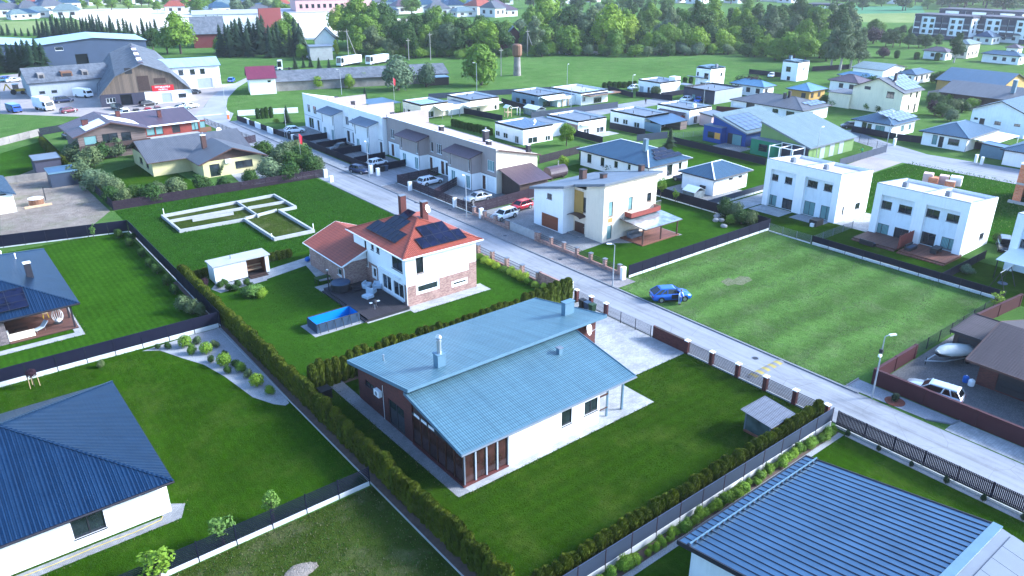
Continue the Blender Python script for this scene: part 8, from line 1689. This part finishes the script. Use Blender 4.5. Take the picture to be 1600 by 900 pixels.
for x,r_ in((-.9,.75),(1.3,.5)):
    for s in(-1,1):MB().tube([(x,s*.75,r_),(x,s*1.1,r_)],r_,12).build('wheel','tyre',t,local=True)
for k,(x,y)in enumerate(((920,85),(928,84),(935,86),(942,85),(950,86),(880,86),(886,85))):
    p=G(x,y);q=MB();rr=random.Random(k)
    for j in range(6):a=rr.uniform(0,3.1);q.bar((-2*math.cos(a),-2*math.sin(a),.3+.1*j),(2*math.cos(a),2*math.sin(a),.5+rr.random()*.8),.25,.2)
    o=q.build('log_pile','bark_pale');o.location=p;tag(o,'heap of bleached logs at the edge of the wood','log pile','log heaps at the wood')
# ---------------------------------------------------------------- trees and shrubs
def T(px,h,kind,m,wd=1.0,lb='',group=None,**k):return tree(lb,px,h,kind,m,wd,group=group,**k)
rp=random.Random(3);jit=lambda a,s=.15:a*rp.uniform(1-s,1+s)
def belt(lb,gr,xs,y,h,kinds,mats,wd=1.0,n=None,yj=3,hj=.18):
    x0,x1=xs;n=n or int((x1-x0)/14)
    for i in range(n):
        x=x0+(x1-x0)*(i+.5)/n+rp.uniform(-5,5);T((x,y+rp.uniform(-yj,yj)),jit(h,hj),rp.choice(kinds),rp.choice(mats),jit(wd),lb,gr)
def sprucebelt(lb,gr,xs,y,h,n,wd=1.0,yj=2):
    for i in range(n):sprucetree(lb,(xs[0]+(xs[1]-xs[0])*(i+.5)/n+rp.uniform(-2,2),y+rp.uniform(-yj,yj)),jit(h,.2),wd,gr)
sprucebelt('dark spruce in the row behind the navy warehouse','spruces behind the warehouse',(62,185),60,10,26);sprucebelt('dark spruce in the gappy row before the pale field','spruces before the pale field',(185,250),64,9,9,1.1);sprucebelt('small dark spruce left of the warehouse roof','small spruces at the left',(0,60),56,5,6,1.3)
sprucebelt('dark conifer before the navy warehouse','conifers before the warehouse',(-5,78),113,10,9,1.4);sprucebelt('bushy conifer at the warehouse door','conifers at the warehouse door',(96,108),106,7,1,1.7)
sprucebelt('tall dark spruce behind the service building','dark spruces behind the service building',(345,480),86,13,20,1.2,4);sprucebelt('spruce in the dark clump behind the brown house','spruces behind the brown house',(312,350),62,10,6,1.2)
T((283,84),17,'round','leaf_light',1.05,'big round bright green tree behind the service building');T((262,84),11,'round','leaf_mid',1.0,'mid green tree left of the big round tree');T((240,80),10,'round','leaf_dark',1,'dark tree over the barn ridge');T((346,84),8,'round','leaf_mid',1,'small green tree before the dark spruces');T((473,93),6,'round','leaf_light',1.1,'small light green tree beside the transformer house');T((526,90),7,'tall','leaf_lime',.7,'slim yellow green tree beside the transformer house');T((440,84),14,'round','leaf_mid',.9,'mid green tree among the dark spruces');T((455,80),16,'tall','leaf_mid',1.1,'taller green tree among the dark spruces')
belt('tall poplar in the rear tree belt','poplars of the rear belt',(548,705),70,16,('tall','round'),('leaf_mid','leaf_dark','leaf_silver'),1.2,11,3,.35);T((562,70),22,'round','leaf_mid',.9,'broad tree at the left end of the poplar belt');T((530,60),16,'round','leaf_lime',.9,'yellow green tree before the pink factory')
belt('rounded tree in the front tree belt','trees of the front belt',(555,790),88,11,('round','tall'),('leaf_mid','leaf_dark','leaf_light','leaf_olive'),1.1,14,3,.4)
belt('dark bushy tree filling the belt behind the poles','bushy trees behind the poles',(545,800),76,13,('round',),('leaf_dark','leaf_mid'),1.1,16)
belt('large deciduous tree of the middle wood','large trees of the middle wood',(800,1190),68,17,('round','tall'),('leaf_mid','leaf_dark','leaf_light','leaf_mid','leaf_silver'),1.1,21,8,.38);belt('tree at the front edge of the middle wood','front edge of the middle wood',(810,1190),82,11,('bush','round','bush'),('leaf_mid','leaf_dark','leaf_light'),1.0,22,4);belt('tree at the back of the middle wood','back of the middle wood',(820,1200),50,14,('round','tall'),('leaf_mid','leaf_dark','leaf_silver'),1.1,15,8)
T((983,80),15,'round','leaf_lime',.95,'bright yellow green tree standing out of the middle wood');T((835,84),15,'tall','leaf_silver',1.1,'tree with pale blossom at the wood edge');T((910,84),9,'bush','leaf_dark',1.2,'dark bush at the log heaps');T((855,62),24,'round','leaf_light',.9,'light crowned tree behind the gambrel house');T((950,82),20,'round','leaf_light',1.1,'broad light crowned tree in the middle wood')
belt('dense tree of the right wood','trees of the right wood',(1180,1330),72,17,('round','tall'),('leaf_mid','leaf_dark','leaf_olive'),1.1,16,12);belt('bush at the foot of the middle wood','bushes at the foot of the middle wood',(800,1200),86,5,('bush',),('leaf_mid','leaf_dark','leaf_light','leaf_silver'),1.2,30,3);belt('bush under the front tree belt','bushes under the front belt',(550,800),90,4,('bush',),('leaf_dark','leaf_mid'),1.3,20,2);belt('tree beside the meadow in the right wood','meadow edge of the right wood',(1190,1330),92,10,('round','bush'),('leaf_mid','leaf_light'),1.1,9,5)
for x,y,h in((1298,108,15),(1312,110,17),(1328,108,16),(1340,106,14)):T((x,y),h,'tall','leaf_olive',.95,'tall loose birch beside the white cube','birches beside the white cube',bark='bark_pale')
T((1222,82),11,'round','leaf_dark',.9,'single dark round tree before the right wood');T((1490,98),11,'tall','leaf_dark',1.1,'dark birch between the far bungalows',bark='bark_pale');T((1364,68),8,'bush','leaf_purple',1.2,'dark purple bush beyond the birches');T((1380,90),4.5,'bush','leaf_purple',1.3,'small dark purple bush on the far lawn');T((1365,62),10,'round','leaf_mid',1.1,'round tree behind the purple bush')
belt('bushy tree on the far lawn','bushy trees on the far lawn',(1375,1470),74,7,('round',),('leaf_mid','leaf_dark'),1.1,7,3);belt('low tree before the apartment blocks','trees before the apartment blocks',(1375,1560),56,4.5,('bush',),('leaf_dark','leaf_mid'),1.1,18,2);hedge('small dark thuja on the far lawn','thujas on the far lawn',(1385,90),(1480,96),2.6,sp=6.5,wd=1.8,m='leaf_dark')
belt('tree in the wooded slope beyond the apartment blocks','wooded slope',(1480,1640),12,18,('round',),('leaf_mid','leaf_dark'),1.4,22,9);belt('scattered tree in the far fields','scattered far trees',(1290,1480),10,12,('round',),('leaf_mid','leaf_dark'),1.3,14,8);belt('scattered tree in the far town','far town trees',(0,300),14,9,('round',),('leaf_mid','leaf_light'),1.2,20,9);belt('tree beside the hamlet','hamlet trees',(300,560),22,11,('round',),('leaf_mid','leaf_silver'),1.2,16,8);belt('tree between the town roofs','trees between the town roofs',(580,1200),12,12,('round',),('leaf_mid','leaf_dark'),1.3,26,12)
# meadow
T((622,141),10.5,'bush','leaf_silver',1.1,'broad silvery willow before the derelict shed',var=1);T((666,136),8,'bush','leaf_silver',.8,'smaller silvery tree beside the willow');T((752,133),13.5,'bush','leaf_mid',.95,'big dense round tree at the end of the derelict shed',var=2)
for x,y,h,m in((497,139,4.2,'leaf_light'),(546,138,4.4,'leaf_light'),(569,134,4.2,'leaf_light')):T((x,y),h,'bush',m,.9,'light green bush against the stained shed wall','bushes at the shed wall')
sprucebelt('young spruce in the grass behind the shed','young spruces behind the shed',(455,520),106,4,5,1.5);sprucetree('small spruce beside the flag and carport',(571,157),3.6,1.4);sprucetree('young spruce between the white terrace and the thujas',(449,192),4.2,1.3);sprucetree('little spruce before the blue house fence',(1046,231),4.4,1.5)
# shrubs round the yellow house
for x,y,h,m in((122,250,4.2,'leaf_olive'),(140,262,4.4,'leaf_olive'),(158,250,4.0,'leaf_dark'),(182,246,4.2,'leaf_olive'),(196,240,3.6,'leaf_dark'),(130,285,4.0,'leaf_olive'),(150,296,3.8,'leaf_silver'),(165,300,3.6,'leaf_silver'),(180,306,3.4,'leaf_silver'),(176,318,3.2,'leaf_dark'),(196,320,3.0,'leaf_olive'),(214,316,3.2,'leaf_dark'),(238,316,3.4,'leaf_dark'),(254,310,3.2,'leaf_olive'),(278,306,3.4,'leaf_olive'),(318,300,3.4,'leaf_dark'),(352,296,2.4,'leaf_dark'),(392,290,3.2,'leaf_dark'),(225,245,2.4,'leaf_dark')):T((x,y),h,'bush',m,jit(1.15),'dense shrub behind the plum fence beside the yellow house','shrubs round the yellow house')
for x,y,h,m in((413,246,3.6,'leaf_dark'),(424,280,4.0,'leaf_silver'),(440,262,4.2,'leaf_olive'),(448,250,4.2,'leaf_olive'),(462,268,4.2,'leaf_dark'),(474,258,4.2,'leaf_dark'),(486,272,4.0,'leaf_dark'),(466,246,3.8,'leaf_olive'),(452,282,3.6,'leaf_dark'),(496,268,3.2,'leaf_olive')):T((x,y),h,'bush',m,jit(1.2),'dense rounded shrub beside the paved court and red flag','shrubs beside the paved court')
for x,y,lb in((392,252,'flat clipped bonsai tree on the paved court edge'),(346,274,'low clipped bonsai tree before the yellow wall')):T((x,y),2.6,'round','leaf_olive',.7,lb)
# near gardens
T((428,812),2.9,'sapling','leaf_fresh',1.0,'slim fresh green sapling by the slatted fence');T((350,850),2.5,'sapling','leaf_fresh',1.5,'spreading fresh green sapling by the slatted fence',var=1);T((250,905),2.6,'sapling','leaf_light',1.8,'leafy young tree at the lower end of the slatted fence')
p=G(54,604);th=T((54,604),2.0,'ball','leaf_purple',.42,'dark red ball tree tied to three stakes on the lawn',name='ball_tree',z=1.0);th.location.z=.95;th.scale=(.85,.85,.85);MB().tube([(0,0,-1.1),(0,0,.4)],.035,6).build('stem','bark',th,local=True)
for k in range(3):MB().tube([(.55*math.cos(k*2.1),.55*math.sin(k*2.1),-1.1),(.5*math.cos(k*2.1),.5*math.sin(k*2.1),.25)],.035,6).build('stake','wood_pale',th,local=True)
for x,y,s,m in((290,542,1.1,'leaf_light'),(308,538,.9,'leaf_olive'),(300,553,.95,'leaf_mid'),(323,552,1.05,'leaf_light'),(337,543,.8,'leaf_olive'),(330,566,.7,'leaf_dark'),(351,571,1.15,'leaf_light'),(368,573,.8,'leaf_dark'),(377,581,1.05,'leaf_mid'),(356,583,.75,'leaf_dark'),(388,590,.85,'leaf_olive'),(402,603,1.1,'leaf_light'),(422,616,.9,'leaf_mid'),(263,545,.7,'leaf_dark'),(247,545,.6,'leaf_dark'),(352,556,.6,'leaf_dark')):T((x,y),s*1.15,'ball' if m=='leaf_light' else 'bush',m,1.0,'rounded %s shrub in the white gravel garden'%{'leaf_light':'bright green','leaf_olive':'olive','leaf_mid':'mid green','leaf_dark':'dark'}[m],'shrubs in the gravel garden %s'%m[5:],cat='shrub',name='shrub')
T((158,574),.9,'bush','leaf_olive',.9,'lone small olive shrub on the near lawn',cat='shrub',name='shrub')
for x,y,s in((186,372,1.5),(203,385,1.4),(222,402,1.4),(234,418,1.4),(246,428,1.5),(262,446,1.6),(274,460,1.5),(208,375,1.2)):T((x,y),s,'bush','leaf_dark',.9,'small dark shrub along the dark fence of the striped lawn','shrubs along the dark fence',cat='shrub',name='shrub')
for x,y,s in((290,486,2.2),(302,490,2.0),(314,492,1.6)):T((x,y),s,'bush','leaf_olive',1.0,'bronze green shrub in the fence corner of the striped lawn','bronze shrubs in the corner',cat='shrub',name='shrub')
T((147,372),2.2,'sapling','leaf_fresh',.8,'thin sapling against the far dark fence')
for i in range(22):x=55.0-1.0;yy=62.2+i*1.28;T((54.2+rp.uniform(-.2,.2),yy,'w'),jit(1.0,.2),'bush','leaf_lime' if i%4!=2 else 'leaf_mid',1.35,'yellow green shrub along the brick post fence' if i%4!=2 else 'green shrub between the yellow ones at the fence','shrubs along the brick post fence' if i%4!=2 else 'green shrubs at the brick fence',cat='shrub',name='shrub')
for i in range(60):T((22.5+i*.53+rp.uniform(-.2,.2),25.1+rp.uniform(-.2,.15),'w'),jit(.85,.35),'bush',rp.choice(('leaf_light','leaf_mid','leaf_light')),jit(1.0,.3),'leafy plant in the bed below the white kerb','plants below the white kerb',cat='plant',name='plant')
for i in range(9):T((54.2,24-i*2.6,'w'),jit(.8),'bush','leaf_spruce',.6,'small dark shrub against the upright slat fence','shrubs at the slat fence',cat='shrub',name='shrub')
T((1385,632),.0001+.9,'bush','leaf_spruce',.9,'little dwarf conifer in a mulch ring',cat='shrub',name='shrub');p=G(1398,628);q=MB();q.prism([(p.x+.85*math.cos(a*.39),p.y+.85*math.sin(a*.39))for a in range(16)],.03,.07);o=q.build('mulch_ring','mulch_red');tag(o,'round red mulch ring in the grey gravel bed','plant bed');bpy.data.objects[[o.name for o in bpy.data.objects if o.get('label','').startswith('little dwarf')][0]].location=(p.x,p.y,.07)
T((1554,484),2.4,'sapling','leaf_lime',1.2,'yellow green young tree at the maroon wall corner')
for x,y,h,m in((1133,338,3.0,'leaf_dark'),(1148,342,2.8,'leaf_olive'),(1158,350,2.6,'leaf_dark'),(1172,352,2.4,'leaf_olive'),(1140,350,1.6,'leaf_mid')):T((x,y),h,'bush',m,1.1,'pine shrub in the rock bed behind the cream house','pine shrubs in the rock bed')
for k,(x,y)in enumerate(((1120,340),(1127,346),(1118,346),(1131,355),(1124,338))):q=MB();core(q,random.Random(k),(0,0,.2),.55,.6,8);o=q.build('boulder','rock');o.location=G(x,y);tag(o,'grey boulder in the rock bed','boulder','boulders in the rock bed')
T((1055,316),2.4,'sapling','leaf_light',1,'young tree on the lawn of the cream house');T((1032,308),3.6,'sapling','leaf_mid',.9,'young tree at the corner of the cream house');T((885,228),5.0,'round','leaf_light',.95,'round bright green tree between two cubic houses',var=0);T((957,268),2.6,'bush','leaf_dark',1.3,'dark bush before the wide hip bungalow');T((881,262),2.6,'bush','leaf_light',.9,'light green bush beside the sauna fence');T((882,268),1.2,'bush','leaf_lime',1,'yellow bush beside the sauna fence')
T(B8(675,238),3.0,'bush','leaf_olive',1.3,'round olive shrub at the flat white house');T(B8(430,235),3.4,'sapling','leaf_fresh',1,'slim tree by the pale drive');T(C8(690,520),5.4,'bush','leaf_purple',1.5,'large dark purple shrub before the blue hip roof');T(C8(620,520),5,'bush','leaf_dark',1.4,'dark green shrub beside the purple one')
for x,y,h,m in((300,690,2.6,'leaf_mid'),(350,655,3,'leaf_dark'),(420,660,3,'leaf_mid'),(620,690,2.2,'leaf_mid'),(700,700,2.6,'leaf_dark'),(760,700,2.8,'leaf_mid'),(800,690,2.6,'leaf_dark'),(1030,650,3.4,'leaf_dark'),(1070,665,3.2,'leaf_dark'),(1120,650,3.0,'leaf_mid'),(1040,720,3.8,'leaf_purple'),(1090,730,3.8,'leaf_dark'),(1150,700,3.6,'leaf_olive'),(1210,700,3.4,'leaf_dark'),(1140,760,3.2,'leaf_silver'),(1270,680,3,'leaf_light'),(580,545,4,'leaf_dark'),(630,560,4.6,'leaf_dark'),(700,470,3.5,'leaf_dark'),(800,490,4,'leaf_dark'),(860,490,3.4,'leaf_dark'),(1050,520,4,'leaf_dark'),(1120,530,4.2,'leaf_dark'),(1200,545,4.2,'leaf_dark'),(1290,560,4.6,'leaf_dark'),(1340,575,3.4,'leaf_mid'),(1460,790,3,'leaf_dark'),(1520,800,3,'leaf_mid'),(1580,810,3,'leaf_dark')):T(K4(x,y),h,'bush',m,jit(1.3),'garden shrub between the far right bungalows','shrubs between the right bungalows',cat='shrub',name='shrub')
for x,y in((1555,378),(1563,380),(1571,381)):T((x,y),1.3,'ball','leaf_dark',.75,'small ball shrub beside the black car','ball shrubs beside the black car',cat='shrub',name='shrub')
for x,y in((345,450),(352,446),(358,454),(372,448),(386,446),(392,452),(368,455)):T((x,y),1.0,'bush','leaf_dark',1.0,'low shrub in the bed before the garden cabin','shrubs before the cabin',cat='shrub',name='shrub')
T((395,462),1.6,'bush','leaf_fresh',1.7,'wide pale green shrub on the lawn before the cabin',cat='shrub',name='shrub');T((409,464),1.2,'bush','leaf_light',1.3,'smaller green shrub on the lawn before the cabin',cat='shrub',name='shrub');T((319,448),1.3,'bush','leaf_purple',1,'dark red shrub beside the garden cabin',cat='shrub',name='shrub')
T((432,192),1.2,'bush','leaf_lime',1.4,'yellow shrub before the white garden wall',cat='shrub',name='shrub');T((1510,428),1.3,'bush','leaf_silver',1.5,'pale shrub at the swing fence',cat='shrub',name='shrub')
# ---------------------------------------------------------------- uncounted grass
hay=lambda x,y,r:r.random()<(.12+.9*max(0,math.sin((y+1.2*math.sin(x*.25))*2*math.pi/4.6))**2)
tufts('cut_grass','rows of cut hay grass lying on the vacant field','grass',rect(61.8,27.6,93,58.2),12000,.15,[('blade_hay',4),('blade_pale',2),('blade_dry',1)],1,.35,shape=hay)
mnd=lambda x,y:.0
tufts('tall_grass','tall wild grass round the white foundation','grass',[(21.9,92.4),(55,92.4),(55,125),(36,126.5),(22.4,126.5)],14000,.2,[('blade_wild',5),('blade',2)],2,.6,shape=lambda x,y,r:not(27<x<36.3 and 110<y<119 or 36<x<42.2 and 98.2<y<119 or 42<x<45 and 110.3<y<119)or r.random()<.04)
tufts('weedy_grass','weedy grass and dry stalks on the plot below the slatted fence','grass',rect(2,24,20.3,42.3),6000,.12,[('blade',3),('blade_dry',2),('blade_pale',1)],3,.8)
tufts('verge_grass','rough grass on the building plot with the pallets','grass',rect(113,20,150,65),8000,.26,[('blade_wild',4),('blade_pale',1)],4,.6)
LB=[('blade_lawn',5),('blade_lawn_pale',2)]
tufts('lawn_grass','short mown grass of the lawn round the brick house','grass',rect(22.7,27.4,55,57.3),24000,.09,LB,11,.5,shape=lambda x,y,r:not(24.5<x<46 and 37.4<y<58 or x>39 and y>41.6))
tufts('lawn_grass','short mown grass before the navy hip roofed house','grass',rect(0,43.2,20.5,76),15000,.09,LB,12,.5,shape=lambda x,y,r:not(x<9 and 47.6<y<66)and not(y>57+.95*abs(20.5-x)and x>8))
tufts('lawn_grass','short mown grass round the red roofed house','grass',rect(22.9,58.6,54.8,91),16000,.1,LB,13,.5,shape=lambda x,y,r:not(33.3<x<49.7 and 66.3<y<90)and not(x<34 and y>84)and not(27.5<x<34 and 67.5<y<71.2))
edges=[(24.5,37.2,46.2,37.5),(24.3,37.4,24.9,58),(45.9,37.4,46.2,41.9),(46,41.4,55,41.75),(54.5,27.3,55.05,41.5),(61.47,28.4,61.9,57),(65,58.25,93,58.6),(92.8,28,93.3,51),(1,76.0,13,76.3),(-2,42.85,20,43.1),(-2,42.2,20,42.6),(39,66.1,49.8,66.45),(33.2,67,33.6,79),(0,116,21,116.4),(9.35,83.2,9.7,106),(-2,82.9,9.6,83.35),(64.8,58.9,75,59.3),(8.9,47.7,9.3,49.4),(-2,47.4,8.6,47.75),(22.5,27.3,54,27.7)]
for q_,(a,b,c,d)in enumerate(edges):tufts('edge_grass','ragged grass growing along walls, kerbs and paving','grass',rect(a,b,c,d),int(max(c-a,d-b)*16),.11,[('blade_wild',4),('blade',2),('blade_dry',1)],40+q_,.8)
sp_=G(520,893);q=MB();core(q,random.Random(2),(0,0,.1),1.0,.5,11);o=q.build('sand_heap','sand_bare',None,True);o.location=(G(470,893).x,G(470,893).y,0);o.scale=(1.3,.8,.12);tag(o,'low heap of pale sand on the weedy plot','sand heap')

# ---------------------------------------------------------------- air
hz=MB();hz.box(-390,-110,-1,2590,2190,40);m=bpy.data.materials.new('air');m.use_nodes=True;n_=m.node_tree.nodes;n_.remove(n_['Principled BSDF']);pv=n_.new('ShaderNodeVolumePrincipled');pv.inputs['Color'].default_value=(.92,.97,1.0,1);pv.inputs['Density'].default_value=.00012;pv.inputs['Anisotropy'].default_value=.3;m.node_tree.links.new(pv.outputs[0],n_['Material Output'].inputs['Volume']);M['air']=m
o=hz.build('haze','air');o['kind']='stuff';tag(o,'pale summer haze over the far fields and town','haze')
